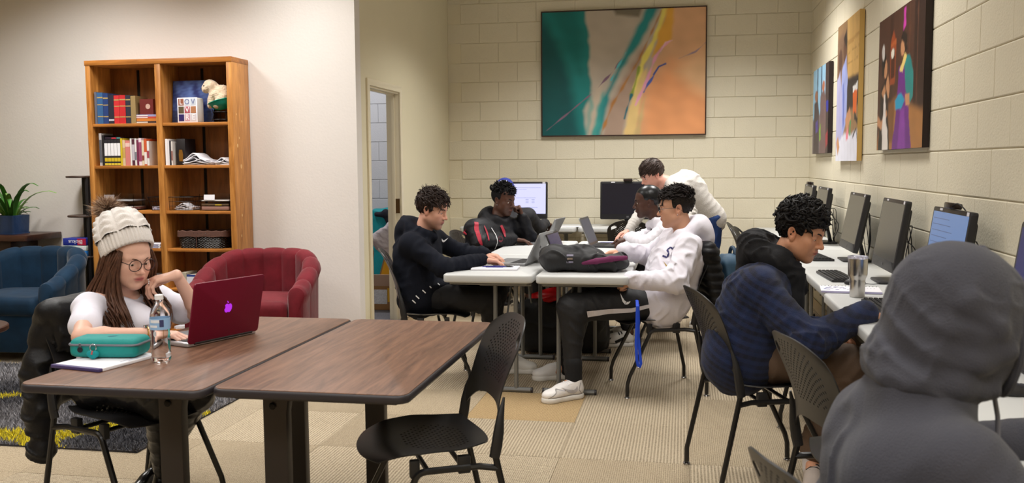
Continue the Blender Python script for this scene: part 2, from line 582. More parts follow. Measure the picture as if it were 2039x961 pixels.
block_wall('wall_back', XR - XD, 0, 16, BLOCKP, (-2.155 - XD) % .41, (XD, YB, 0), 0)
block_wall('wall_right', YB - 3.0, 0, 16, BLOCKP, .12, (XR, YB, 0), -pi / 2)
struct('wall_right_near', MB().box(XR, XR + .1, -3, 3.0, 0, CEIL), PAINT)
WBL = mat('white_block', (208, 208, 214), .55, bump=(95, .25, 5.0))
block_wall('wall_closet_back', 1.6, 0, 12, WBL, .1, (-4.22, YB, 0), 0, mort=mat('white_joint', (196, 196, 202), .6))
struct('wall_closet_rest', MB().box(-5.3, -4.22, YB, YB + .1, 0, CEIL), WBL)
# door frame
TRIM = mat('door_trim_paint', (226, 216, 190), .35)
pr = [(7.12, 0), (7.12, 2.10), (8.036, 2.10), (8.036, 0), (7.978, 0), (7.978, 2.045), (7.178, 2.045), (7.178, 0)]
MB().prism(pr, -.001, .016, M=frameM((XD, 0, 0), (0, 1, 0), (0, 0, 1))).build('trim_1', TRIM, None, bevel=.004, kind='structure')
dj = MB().box(XD - .116, XD + .001, 7.15, 7.175, 0, 2.055).box(XD - .116, XD + .001, 7.98, 8.006, 0, 2.055).box(XD - .116, XD + .001, 7.15, 8.006, 2.03, 2.056)
dj.box(XD - .075, XD - .04, 7.175, 7.187, 0, 2.03).box(XD - .075, XD - .04, 7.968, 7.98, 0, 2.03).box(XD - .075, XD - .04, 7.175, 7.98, 2.018, 2.03)
door = dj.build('door_1', TRIM, None, bevel=.002, kind='structure')
sp = MB().box(XD - .040, XD - .004, 7.972, 7.9795, .97, 1.10).box(XD - .032, XD - .014, 7.970, 7.974, 1.01, 1.06)
sp.build('strike_plate', mat('bronze_plate', (96, 70, 40), .4, .8), door)
BASE = mat('rubber_base', (196, 178, 148), .6)
struct('baseboard_back', MB().box(XD, XR, YB - .020, YB - .011, 0, .10), BASE)
struct('baseboard_right', MB().box(XR - .020, XR - .011, 1.9, YB - .02, 0, .10), BASE)
struct('baseboard_left', MB().box(-7, XD, YL - .008, YL, 0, .10), BASE)
struct('baseboard_doorway', MB().box(XD, XD + .008, YL - .008, 7.12, 0, .10).box(XD, XD + .008, 8.036, YB, 0, .10), BASE)
# carpet tiles
def carpet_mat(name, c1, c2, freq, strength, ribs=True):
    m = bpy.data.materials.new(name); m.use_nodes = True
    nt = m.node_tree; b = nt.nodes['Principled BSDF']; L = nt.links
    b.inputs['Roughness'].default_value = .95; b.inputs['Specular IOR Level'].default_value = .1
    t = nn(nt, 'ShaderNodeTexCoord')
    wv = nn(nt, 'ShaderNodeTexWave', Scale=freq, Distortion=2.6 if ribs else 4.0, Detail=3.0)
    wv.inputs['Detail Scale'].default_value = 9.0
    wv.bands_direction = 'X'
    L.new(t.outputs['Object'], wv.inputs['Vector'])
    w2 = nn(nt, 'ShaderNodeTexWave', Scale=34.0, Distortion=2.0, Detail=2.0); w2.bands_direction = 'Y'
    L.new(t.outputs['Object'], w2.inputs['Vector'])
    ns = nn(nt, 'ShaderNodeTexNoise', Scale=150.0, Detail=2.0)
    L.new(t.outputs['Object'], ns.inputs['Vector'])
    n3 = nn(nt, 'ShaderNodeTexNoise', Scale=3.0, Detail=3.0)
    L.new(t.outputs['Object'], n3.inputs['Vector'])
    def ma(op, a, bb, c=None):
        k = nn(nt, 'ShaderNodeMath', operation=op)
        for i, v in enumerate((a, bb, c)):
            if v is None: continue
            if isinstance(v, (int, float)): k.inputs[i].default_value = v
            else: L.new(v, k.inputs[i])
        return k.outputs[0]
    h = ma('MULTIPLY_ADD', w2.outputs['Fac'], .34, ma('MULTIPLY_ADD', ns.outputs['Fac'], .85, ma('MULTIPLY', wv.outputs['Fac'], .44 if ribs else .26)))
    f = ma('MULTIPLY_ADD', n3.outputs['Fac'], .10, h)
    cr = nn(nt, 'ShaderNodeValToRGB')
    e = cr.color_ramp.elements
    e[0].position = .40; e[0].color = (*lin(c1), 1); e[1].position = .98; e[1].color = (*lin(c2), 1)
    L.new(f, cr.inputs['Fac'])
    oi = nn(nt, 'ShaderNodeObjectInfo')
    mr = nn(nt, 'ShaderNodeMapRange'); mr.inputs['To Min'].default_value = .93; mr.inputs['To Max'].default_value = 1.06
    L.new(oi.outputs['Random'], mr.inputs['Value'])
    mx = nn(nt, 'ShaderNodeMix', data_type='RGBA', blend_type='MULTIPLY'); mx.inputs[0].default_value = 1
    L.new(cr.outputs['Color'], mx.inputs[6]); L.new(mr.outputs['Result'], mx.inputs[7])
    L.new(mx.outputs[2], b.inputs['Base Color'])
    bp = nn(nt, 'ShaderNodeBump', Strength=strength, Distance=.006)
    L.new(h, bp.inputs['Height']); L.new(bp.outputs['Normal'], b.inputs['Normal'])
    return m
RIB = carpet_mat('ribbed_carpet', (104, 90, 72), (202, 186, 160), 20.0, 1.0)
WEAVE = carpet_mat('woven_carpet', (112, 98, 78), (198, 181, 154), 33.0, .9, False)
LOOP = carpet_mat('loop_carpet', (126, 102, 70), (206, 178, 134), 36.0, .8, False)
floor_o = bpy.data.objects['floor']
T = .61
def tile_mesh(m):
    e = .0016; a = T / 2 - .0004
    return MB().add([(-a, -a, -.007), (a, -a, -.007), (a, a, -.007), (-a, a, -.007), (-a, -a, -e), (a, -a, -e), (a, a, -e), (-a, a, -e), (-a + e, -a + e, 0), (a - e, -a + e, 0), (a - e, a - e, 0), (-a + e, a - e, 0)],
                    [(8, 9, 10, 11)] + [q for i in range(4) for q in ((i, (i + 1) % 4, 4 + (i + 1) % 4, 4 + i), (4 + i, 4 + (i + 1) % 4, 8 + (i + 1) % 4, 8 + i))]).mesh('carpet_tile', m, False)
TM = [tile_mesh(RIB), tile_mesh(LOOP), tile_mesh(WEAVE)]
rt = random.Random(11)
for i in range(11):
    for j in range(13):
        x = XR - T / 2 - i * T; y = YB - T / 2 - j * T
        if x < XD - .2 and y > YL: continue
        q_ = rt.random()
        plain = (i, j) in ((3, 7),) or q_ < .0
        o = new_obj('carpet_tile', TM[1 if plain else (2 if q_ < .32 else 0)], floor_o)
        o.location = (x, y, 0)
        o.rotation_euler = (0, 0, (pi / 2) * (q_ > .86))
struct('floor_closet', MB().box(-5.2, XD - .01, YL + .115, YB, -.006, .002), mat('closet_carpet', (118, 116, 122), .95, bump=(300, .6), var=(150, .35)))
# ---------------------------------------------------------------- perforated stacking chairs
PLAST = mat('black_chair_plastic', (34, 33, 34), .38, bump=(500, .05), spec=.45)
STEEL = mat('black_steel_tube', (20, 19, 20), .28, spec=.6)
CHROME = mat('chrome_glide', (200, 200, 205), .18, 1.0)
def perforated(fn, nu, nv, hole, drop=None):
    """sheet over u,v in [-1,1]; hole(i,j) cells get a real octagonal hole, drop(i,j) cells are left out"""
    mb = MB(); V = []
    for i in range(nu + 1):
        for j in range(nv + 1): V.append(fn(-1 + 2 * i / nu, -1 + 2 * j / nv))
    F = []
    for i in range(nu):
        for j in range(nv):
            if drop and drop(i, j): continue
            c = [i * (nv + 1) + j, (i + 1) * (nv + 1) + j, (i + 1) * (nv + 1) + j + 1, i * (nv + 1) + j + 1]
            if not hole(i, j): F.append(tuple(c)); continue
            o = len(V)
            for k in range(8):
                a = rad(-157.5 + 45 * k)
                V.append(fn(-1 + 2 * (i + .5 + .37 * cos(a)) / nu, -1 + 2 * (j + .5 + .37 * sin(a)) / nv))
            for k in range(4):
                a = (o + 2 * k, o + 2 * k + 1); b = (o + 2 * k + 1, o + (2 * k + 2) % 8)
                F.append((c[k], a[1], a[0])) if False else None
            # corner k sits between octagon vertices 2k and 2k-1
            for k in range(4):
                F.append((c[k], o + (2 * k) % 8, o + (2 * k - 1) % 8))
                F.append((c[k], c[(k + 1) % 4], o + 2 * k + 1, o + 2 * k))
    return mb.add(V, F)
def seat_fn(u, v):
    x = .232 * u * (1 - .20 * v * v); y = .225 * v * (1 - .20 * u * u)
    z = .447 + .024 * abs(u) ** 2.4 * (1 - .75 * max(v, 0)) + .020 * max(0, -v - .45) ** 1.3 - .060 * max(0, v - .45) ** 1.7 + .006 * v
    return (x, y, z)
def back_fn(u, v):
    t = (v + 1) / 2
    hw = .236 - .030 * sin(pi * min(1, t * 1.1)) - .012 * t
    x = hw * u * (1 - .16 * max(0, v) ** 3)
    zb = .490 + .095 * (1 - abs(u) ** 3.2)
    zt = .868 - .055 * abs(u) ** 3.0
    z = zb + (zt - zb) * t
    y = -.208 - .034 * (1 - u * u) * (.6 + .4 * t) - .115 * max(0.0, (z - .49) / .37) ** 1.25 + .012 * sin(pi * t)
    return (x, y, z)
def build_chair(loc, rz, label, group):
    c = thing('perforated_chair', label, 'chair', loc, rz, group)
    hs = lambda i, j: 6 <= i <= 25 and 5 <= j <= 20 and (i - 15.5) ** 2 / 110 + (j - 12) ** 2 / 75 < 1.05 and (i + j) % 2 == 0
    s = perforated(seat_fn, 32, 32, hs)
    s.build('seat', PLAST, c, bevel=0, solid=.0045, sharp=50)
    hb = lambda i, j: 5 <= i <= 26 and 6 <= j <= 25 and (i - 15.5) ** 2 / 125 + (j - 15) ** 2 / 120 < 1.0 and (i + j) % 2 == 0
    b = perforated(back_fn, 32, 28, lambda i, j: hb(i, j) and not (i < 9 and j > 20), lambda i, j: 3 <= i <= 6 and 22 <= j <= 24)
    for s_ in (-1, 1):
        b2 = [(s_ * .231, -.197, .435), (s_ * .232, -.208, .50), (s_ * .226, -.222, .56), (s_ * .212, -.24, .62)]
    bo = b.build('backrest', PLAST, c, solid=.0045, sharp=50)
    for s_ in (-1, 1):
        e = MB().tube([(s_ * .231, -.199, .435), (s_ * .233, -.206, .47), (s_ * .232, -.214, .52), (s_ * .226, -.222, .57), (s_ * .214, -.238, .63)], [.0185, .0195, .0185, .013, .004], 10, flat=(1, .8))
        e.build('back_sleeve', PLAST, bo)
        for front in (True, False):
            if front: P = [(s_ * .215, -.12, .404), (s_ * .215, .02, .404)] + arc((s_ * .2165, .03, .365), .039, 90, 12, 4, (0, 1, 0), (0, 0, 1)) + [(s_ * .233, .190, .13), (s_ * .234, .203, .085), (s_ * .234, .205, .013)]
            else: P = [(s_ * .231, -.196, .47), (s_ * .233, -.215, .38), (s_ * .240, -.272, .12), (s_ * .241, -.281, .08), (s_ * .241, -.282, .013)]
            lg = MB().tube(P, .0115, 10).build('leg', STEEL, c)
            x, y = (s_ * .234, .205) if front else (s_ * .241, -.282)
            MB().lathe([(.006, .02), (.006, .010), (.0165, .008), (.018, .004), (.016, 0)][::-1], 14, (x, y, 0)).build('glide', CHROME, lg)
        MB().tube([(s_ * .2335, -.212, .398), (s_ * .215, -.15, .404), (s_ * .215, .03, .404)], .0115, 8).build('seat_rail', STEEL, c)
        for (q0, q1) in ((-.13, -.08), (.04, .08)): MB().box(s_ * .205 - .012, s_ * .205 + .014, q0 + .008, q1, .384, .443).build('seat_clip', PLAST, c, bevel=.004)
    MB().tube([(-.215, -.10, .40), (.215, -.10, .40)], .009, 8).build('cross_bar', STEEL, c)
    MB().tube([(-.215, .02, .40), (.215, .02, .40)], .009, 8).build('cross_bar', STEEL, c)
    return c
def face(fx, fy): return atan2(-fx, fy)
CG = 'black perforated stacking chairs'
chair0 = build_chair((-.890, 3.04, 0), face(-.89, -.45), 'empty black perforated chair drawn up to the right end of the brown tables', CG)
def chair(x, y, fx, fy, label): return dup(chair0, (x, y, 0), face(fx, fy), label, CG)
chair(-2.12, 3.27, .94, -.34, 'black chair under the girl in the white knit hat, a dark coat over its back')
chair(-1.58, 5.76, .955, .29, 'black chair under the man in the navy hoodie, left of the white table')
chair(-1.50, 7.28, .99, -.12, 'black chair under the man in the black and red jacket')
chair(-1.62, 8.45, .2, .98, 'black chair under the person half hidden behind the man in black and red')
chair(-.13, 7.22, -.99, -.08, 'black chair under the man in the black headwrap')
chair(-.19, 5.74, -.96, -.28, 'black chair under the man in the white hoodie and glasses, right of the white table')
chair(.365, 4.14, .956, .293, 'black chair under the man in the blue plaid jacket')
chair(.65, 3.05, .95, .28, 'empty black chair between the plaid jacket and the grey hood, pushed to the desk')
chair(.49, 1.80, .94, .34, 'black chair under the person in the grey hood, only its back top in view')
chair(-.50, 9.02, .0, 1.0, 'empty black chair tucked under the back wall desk before the dark monitor')
chair(.74, 8.45, .99, -.1, 'empty black chair farthest along the right wall desks')
chair(.76, 7.85, .98, -.2, 'empty black chair second farthest along the right wall desks')
chair(.79, 5.21, 1, 0.02, 'empty black chair pushed under the right desk beyond the blue plaid jacket')
# ---------------------------------------------------------------- brown laminate tables
LAM = wood('walnut_laminate', (84, 56, 42), (128, 92, 71), axis='Y', scale=1.3, rough=.46, bump=.03, stretch=14)
EDGE = mat('dark_rubber_edge', (46, 42, 46), .45)
DKM = mat('dark_brown_metal', (50, 44, 42), .42, .2)
def brown_table(x0, x1, y0, y1, label, px):
    t = thing('laminate_table', label, 'table', ((x0 + x1) / 2, (y0 + y1) / 2, 0), 0, None)
    cx, cy = (x0 + x1) / 2, (y0 + y1) / 2; wd, dp = x1 - x0, y1 - y0
    MB().prism(rrect(wd - .012, dp - .012, .035, 6), .716, .7405).build('tabletop', LAM, t, bevel=.002)
    MB().prism(rrect(wd, dp, .042, 6), .712, .7385).build('edge_band', EDGE, t, bevel=.008, segs=3)
    MB().box(-wd / 2 + .05, wd / 2 - .05, -dp / 2 + .06, dp / 2 - .06, .695, .713).build('underframe', DKM, t, bevel=.003)
    for (lx, ly) in px:
        lx -= cx; ly -= cy
        sgn = 1 if ly < 0 else -1
        M = frameM((lx, ly, 0), (1, 0, 0), (0, 0, 1))
        prof = [(-.041, .06), (.041, .06), (.041, .60), (.050, .66), (.085, .696), (-.060, .696), (-.041, .66)]
        lg = MB().prism(prof, -.022, .022, M=M).build('leg', DKM, t, bevel=.005)
        MB().box(lx - .085, lx + .085, ly - .028, ly + .028, .008, .062).build('foot_bar', DKM, lg, bevel=.012)
        MB().lathe([(.0, .0), (.011, .001), (.012, .005), (.009, .008), (0, .009)], 12, M=frameM((lx - .005, ly - sgn * .0 - .0225, .625), (1, 0, 0), (0, 0, 1))).build('bolt', mat('dark_bolt', (22, 20, 20), .35, .6), lg)
    return t
TBx = [(-2.015, -1.398), (-1.392, -.775)]
brown_table(-2.015, -1.398, 2.46, 3.76, 'left brown laminate table, holding the maroon laptop and water bottle', [(-1.66, 2.75), (-1.555, 3.50)])
brown_table(-1.392, -.775, 2.50, 3.76, 'right brown laminate table with nothing on it', [(-1.30, 2.77), (-1.215, 3.50)])
# ---------------------------------------------------------------- white folding tables
WPL = mat('white_table_plastic', (194, 195, 194), .42, bump=(260, .05))
GRM = mat('grey_table_leg', (120, 120, 118), .38, .35)
def folding_table(cx, cy, w_, d_, label, group, h=.74, posts=(0, 0), rz=0, flip=False):
    t = thing('folding_table', label, 'table', (cx, cy, 0), rz, group)
    MB().prism(rrect(w_, d_, .04, 6), h - .050, h).build('tabletop', WPL, t, bevel=.011, segs=3)
    MB().box(-w_ / 2 + .035, w_ / 2 - .035, -d_ / 2 + .04, d_ / 2 - .04, h - .066, h - .048).build('rim_frame', GRM, t, bevel=.004)
    for s_, px in ((-1, posts[0]), (1, posts[1])):
        y = s_ * (d_ / 2 - .13)
        lg = MB().tube([(px - .16, y, .016), (px + .16, y, .016)], .016, 10).build('foot_bar', GRM, t)
        MB().tube([(px - .16, y, h - .072), (px + .16, y, h - .072)], .010, 8).build('top_bar', GRM, t)
        for q in (-.064, .064): MB().tube([(px + q, y, .018), (px + q, y, h - .06)], .0135, 10).build('post', GRM, lg)
        MB().tube([(px, y, h * .55), (px, y - s_ * .22, h - .07)], .006, 6).build('brace', GRM, lg)
        for q in (-.16, .16): MB().lathe([(.0155, -.006), (.0175, -.004), (.0175, .006), (.012, .007)], 12, M=frameM((px + q, y, .016), (0, 1, 0), (0, 0, 1))).build('end_cap', EDGE, lg)
    return t
FG = 'white folding tables'
folding_table(-1.158, 6.00, .55, 1.24, 'near left white folding table, under the navy hoodie\'s laptop and notebook', FG, posts=(.09, .09))
folding_table(-.586, 6.00, .555, 1.24, 'near right white folding table, under the black backpack', FG, posts=(-.09, -.09))
folding_table(-1.158, 7.26, .55, 1.24, 'far left white folding table, before the man in black and red', FG, posts=(.1, .1))
folding_table(-.586, 7.26, .555, 1.24, 'far right white folding table, before the man in the black headwrap', FG, posts=(-.1, -.1))
DESK = ['nearest white wall desk, beside the grey hood', 'second white wall desk from the camera, right of the grey hood', 'third white wall desk, where the plaid jacket rests his hand', 'fourth white wall desk, with the steel tumbler and notebook', 'fifth white wall desk, before the leaning dark monitor', 'sixth white wall desk, under the second farthest monitor', 'white wall desk in the far right corner']
for i in range(7):
    y0 = 1.24 + i * 1.212
    if i == 0: y0 += .0
    folding_table(.972 if i < 3 else .985, y0 + .6, .54 if i < 3 else .52, 1.2, DESK[i], FG, posts=(0.03, 0.03))
for i, (x, lb) in enumerate([(-1.66, 'white desk along the back wall under the lit monitor'), (-.44, 'white desk along the back wall under the dark monitor')]):
    folding_table(x, 9.46, .56, 1.2, lb, FG, h=.765, rz=pi / 2)
# ---------------------------------------------------------------- bookcase and what stands in it
PINE = wood('pine_orange', (150, 92, 34), (214, 150, 78), axis='Z', scale=.9, rough=.38, bump=.12, stretch=10)
PINEX = wood('pine_shelf', (140, 84, 30), (196, 128, 60), axis='X', scale=.9, rough=.4, bump=.12, stretch=10)
PINEB = wood('pine_back', (104, 60, 22), (150, 92, 40), axis='Z', scale=.7, rough=.5, bump=.1, stretch=8)
BX0, BX1, BY0, BY1 = -4.63, -3.39, 6.60, 6.878
SH = [1.742, 1.413, 1.058, .762, .448, .12]
bk = thing('bookcase', 'tall orange pine bookcase with two bays of shelves against the left wall', 'bookcase', (-4.01, 6.74, 0))
def bpart(name, x0, x1, y0, y1, z0, z1, m, bev=.003):
    return MB().box(x0 + 4.01, x1 + 4.01, y0 - 6.74, y1 - 6.74, z0, z1).build(name, m, bk, bevel=bev)
bpart('side_panel', BX0, BX0 + .042, BY0, BY1, 0, 2.20, PINE)
sdp = bpart('side_panel', BX1 - .046, BX1, BY0, BY1, 0, 2.20, PINE)
bpart('divider', -4.035, -3.985, BY0, BY1 - .01, .05, 2.20, PINE)
bpart('top_panel', BX0 - .004, BX1 + .002, BY0 - .004, BY1, 2.195, 2.235, PINEX)
bpart('back_panel', BX0 + .03, BX1 - .03, BY1 - .012, BY1, .05, 2.2, PINEB)
bpart('plinth', BX0 + .04, BX1 - .04, BY0 + .02, BY0 + .04, 0, .1, PINEX)
for z in SH:
    bpart('shelf', BX0 + .042, -4.035, BY0 + .006, BY1 - .012, z - .024, z, PINEX)
    bpart('shelf', -3.985, BX1 - .046, BY0 + .006, BY1 - .012, z - .024, z, PINEX)
STRIP = mat('shelf_standard', (26, 22, 18), .5, .6)
for x in (-4.34, -3.78): bpart('shelf_standard', x - .011, x + .011, BY1 - .018, BY1 - .012, .15, 2.18, STRIP, .001)
for (y, z, s_) in ((6.66, 1.56, .018), (6.69, 1.62, .012), (6.71, 1.40, .02), (6.70, 1.02, .013), (6.68, .86, .012), (6.74, 1.75, .011), (6.66, 1.80, .009)):
    k = MB().lathe([(0, 0), (s_ * .5, .0009), (s_ * .52, .0)][::-1], 14, M=frameM((BX1 + 4.0101, y - 6.74, z), (0, 1, 0), (0, 0, 1)), sy=1.7)
    k.build('worn_spot', mat('bare_pine', (226, 186, 128), .6), sdp)
ORD = ['first', 'second', 'third', 'fourth', 'fifth', 'sixth', 'seventh', 'eighth', 'ninth', 'tenth', 'eleventh', 'twelfth', 'thirteenth', 'fourteenth', 'fifteenth', 'sixteenth', 'seventeenth', 'eighteenth']
PAGE = mat('book_pages', (222, 212, 190), .8, bump=(400, .2))
def bookmat(c): return mat('cover_%d_%d_%d' % c, c, .5, bump=(160, .08))
def book(x, y0, z, w_, h, d_, c, label, group, band=None, lay=False, title=None, thing_name='book', tilt=0.0):
    """standing book: spine towards -y; the cover wraps a block of pages"""
    o = MB()
    t = .0025
    if not lay:
        o.box(-w_ / 2, -w_ / 2 + t, 0, d_, 0, h).box(w_ / 2 - t, w_ / 2, 0, d_, 0, h).box(-w_ / 2, w_ / 2, -.003, t, 0, h)
    else:
        o.box(-w_ / 2, w_ / 2, 0, d_, 0, t).box(-w_ / 2, w_ / 2, 0, d_, h - t, h).box(-w_ / 2, w_ / 2, -.003, t, 0, h)
    b = o.build(thing_name, bookmat(c), None, smooth=False)
    b.location = (x, y0, z); b.rotation_euler = (0, tilt, 0)
    tag(b, label, 'book', group)
    if not lay: MB().box(-w_ / 2 + t, w_ / 2 - t, t, d_ - .003, .003, h - .003).build('pages', PAGE, b, smooth=False)
    else: MB().box(-w_ / 2 + .002, w_ / 2 - .003, t, d_ - .003, t, h - t).build('pages', PAGE, b, smooth=False)
    if band:
        for (z0, z1, bc) in band:
            if not lay: MB().box(-w_ / 2 + .0005, w_ / 2 - .0005, -.0038, -.0028, h * z0, h * z1).build('spine_label', bookmat(bc), b, smooth=False)
            else: MB().box(w_ * (z0 - .5), w_ * (z1 - .5), -.0038, -.0028, h * .25, h * .75).build('spine_label', bookmat(bc), b, smooth=False)
    return b
PXM = 254.0
g1 = 'hardcovers on the top left shelf'
x = -4.575
GOLD = (176, 150, 92)
row1 = [(.022, .250, (96, 98, 112), 'grey'), (.052, .245, (52, 92, 138), 'steel blue'), (.046, .238, (34, 58, 112), 'navy blue'), (.048, .226, (38, 38, 52), 'charcoal'), (.047, .220, (196, 44, 48), 'bright red'), (.054, .222, (188, 38, 42), 'red'), (.044, .220, (42, 44, 58), 'slate black'), (.044, .214, (148, 124, 82), 'tan')]
for i, (w_, h, c, n) in enumerate(row1):
    bd = [(.82, .86, GOLD), (.60, .63, GOLD), (.22, .25, GOLD)] if i in (1, 2, 4, 5, 6) else ([(.1, .16, (190, 190, 200))] if i == 3 else None)
    book(x + w_ / 2, 6.625, SH[0], w_ - .002, h, .17, c, '%s hardcover, %s from the left on the top left shelf' % (n, ORD[i]), g1, bd)
    x += w_
zz = SH[0]
for (w_, h, d_, c, n) in ((.20, .016, .19, (54, 42, 40), 'dark brown'), (.21, .020, .20, (196, 120, 52), 'orange'), (.20, .014, .18, (190, 70, 50), 'brick red'), (.21, .016, .2, (150, 150, 190), 'lavender grey')):
    book(-4.142, 6.63, zz, w_, h, d_, c, '%s book lying flat at the right end of the top left shelf' % n, 'books lying flat on the top left shelf', [(.1, .6, (220, 210, 200))] if n != 'orange' else None, lay=True)
    zz += h + .0005
b = book(-4.135, 6.64, zz, .115, .120, .03, (104, 34, 30), 'small maroon book with a pale emblem standing on the flat stack', None, None)
MB().lathe([(0, 0), (.02, .0008), (.0205, 0)][::-1], 16, M=frameM((.012, -.0032, .062), (1, 0, 0), (0, 0, 1))).build('emblem', mat('pale_emblem', (196, 160, 146), .5), b)
# top right shelf
pc = thing('canvas_print', 'blue canvas with pale swirls leaning at the back of the top right shelf', 'picture', (-3.80, 6.735, SH[0]))
def canvas_paint(w_, h, nx, ny, fn, name, m, parent, M):
    """flat print: vertex colours painted by fn(u,v) on a fine grid"""
    U, Vv = np.meshgrid(np.linspace(0, 1, nx), np.linspace(0, 1, ny), indexing='ij')
    C = fn(U, Vv).reshape(-1, 3)
    P = np.stack([(U - .5) * w_, (Vv) * h, np.zeros_like(U)], -1).reshape(-1, 3)
    i, j = np.meshgrid(np.arange(nx - 1), np.arange(ny - 1), indexing='ij')
    a = (i * ny + j).ravel()
    me = np_mesh(name, P, np.stack([a, a + ny, a + ny + 1, a + 1], 1), m, False, C)
    o = new_obj(name, me, parent); o.matrix_local = M
    return o
PRINT = mat('printed_canvas', (255, 255, 255), .5, attr=True, bump=(900, .08))
def noise2(U, V, s, seed):
    r = np.random.RandomState(seed); o = 0
    for i in range(6):
        a = r.uniform(0, 6.28); f = s * r.uniform(.6, 1.8); o = o + np.sin(2 * pi * f * (U * cos(a) + V * sin(a)) + r.uniform(0, 6.28) + 1.2 * np.sin(2 * pi * f * .5 * (U * sin(a) - V * cos(a))))
    return o / 3.0
def swirl(U, V):
    n = noise2(U, V, 2.2, 3) + .6 * noise2(U * 1.5, V * 3, 3, 8)
    t = np.clip(.5 + .35 * n, 0, 1)[..., None]
    c = np.array(lin((24, 36, 104))) * (1 - t) + np.array(lin((86, 112, 176))) * t
    d = (V < .3)[..., None]
    return np.where(d, c * .55 + np.array(lin((22, 28, 46))) * .45, c)
MB().box(-.175, .175, 0, .02, 0, .335).build('stretcher', mat('canvas_edge_blue', (24, 30, 66), .6), pc, smooth=False)
canvas_paint(.35, .335, 60, 50, swirl, 'print', PRINT, pc, frameM((0, -.0008, 0), (1, 0, 0), (0, 0, 1)))
pc.rotation_euler = (-.09, 0, 0)
WHITE = mat('white_paper', (232, 230, 236), .7)
lv = thing('art_book', 'thick white book with a grid of coloured letters on its cover', 'book', (-3.785, 6.635, SH[0]), -.12)
MB().box(-.088, .088, 0, .085, 0, .19).build('pages', mat('page_block', (206, 202, 198), .75, bump=(300, .5)), lv, bevel=.01)
MB().box(-.090, .090, -.004, 0, 0, .192).build('cover', WHITE, lv, bevel=.001)
cells = [(150, 92, 70), (208, 212, 222), (200, 206, 216), (92, 78, 56), (178, 90, 100), (176, 120, 84), (46, 34, 96), (196, 150, 160), (206, 196, 200)]
lets = ['L', 'O', 'V', '', 'V', '', '', 'R', 'E']
for i in range(9):
    cx_, cz_ = -.055 + .055 * (i % 3), .158 - .060 * (i // 3)
    p = MB().box(cx_ - .024, cx_ + .024, -.0052, -.0038, cz_ - .026, cz_ + .026).build('cover_square', mat('sq_%d' % i, cells[i], .5), lv, smooth=False)
    if lets[i]: text_obj('letter', lets[i], .06, mat('letter_white', (240, 236, 238), .5) if i not in (1, 2) else mat('letter_blue', (110, 118, 160), .5), lv, frameM((cx_, -.0058, cz_), (1, 0, 0), (0, 0, 1)))
# plush dog in a teal bowl on a wire stand
FURP = mat('plush_fur', (224, 200, 172), .95, bump=(90, 1.0, 6.0), sheen=.5)
ps = thing('plush_dog', 'cream plush dog sitting in the teal bowl on the top right shelf', 'soft toy', (-3.55, 6.70, SH[0] + .13))
S = SDF()
S.ell((-.065, -.01, .150), (.055, .05, .050), k=.02).ell((-.100, -.025, .128), (.032, .033, .030), k=.02)
S.ell((-.045, -.045, .135), (.014, .02, .042), k=.01).ell((-.04, .04, .135), (.014, .02, .042), k=.01)
S.ell((.025, 0, .085), (.075, .060, .075), k=.03).cap((-.045, -.03, .09), (-.060, -.04, .0), .024, .022).cap((-.045, .03, .09), (-.06, .03, .0), .024, .022).cap((.04, -.03, .06), (.0, -.05, .0), .035, .028)
V, F = S.verts(.006, noise=fold_noise(3, .004, (.02, .035)))
new_obj('body', np_mesh('body', V, F, FURP), ps)
for (p, r_) in (((-.098, -.052, .150), .006), ((-.132, -.022, .132), .0085), ((-.118, .01, .152), .006)):
    MB().lathe([(r_ * sin(a), -r_ * cos(a)) for a in [pi * i / 8 + 1e-3 for i in range(9)]], 10, p).build('button', mat('black_button', (20, 16, 14), .25), ps)
TEAL = mat('teal_plastic', (0, 148, 130), .35)
bw = thing('bowl', 'teal plastic bowl tilted on a black wire stand in the top right shelf', 'bowl', (-3.525, 6.70, SH[0] + .100), 0)
MB().lathe([(.02, .0), (.05, .008), (.078, .034), (.094, .060), (.101, .062), (.097, .066), (.088, .062), (.074, .038), (.046, .014), (.01, .006)], 32).build('bowl_shell', TEAL, bw)
bw.rotation_euler = (0, -.28, 0)
BLKW = mat('black_wire', (24, 22, 22), .4, .5)
ws = thing('wire_stand', 'black wire stand holding the teal bowl on the top right shelf', 'stand', (-3.525, 6.70, SH[0]))
for i, a in enumerate((45, 135, 225, 315)):
    MB().tube([(.085 * cos(rad(a)), .085 * sin(rad(a)), .003), (.07 * cos(rad(a)), .07 * sin(rad(a)), .06), (.08 * cos(rad(a)), .08 * sin(rad(a)), .10)], .0028, 6).build('wire_leg', BLKW, ws)
MB().tube(arc((0, 0, .02), .083, 0, 345, 20, (1, 0, 0), (0, 1, 0)), .0025, 6, closed=True).build('wire_ring', BLKW, ws)
MB().tube(arc((0, 0, .078), .076, 0, 345, 20, (1, 0, 0), (0, 1, 0)), .0025, 6, closed=True).build('wire_ring', BLKW, ws)
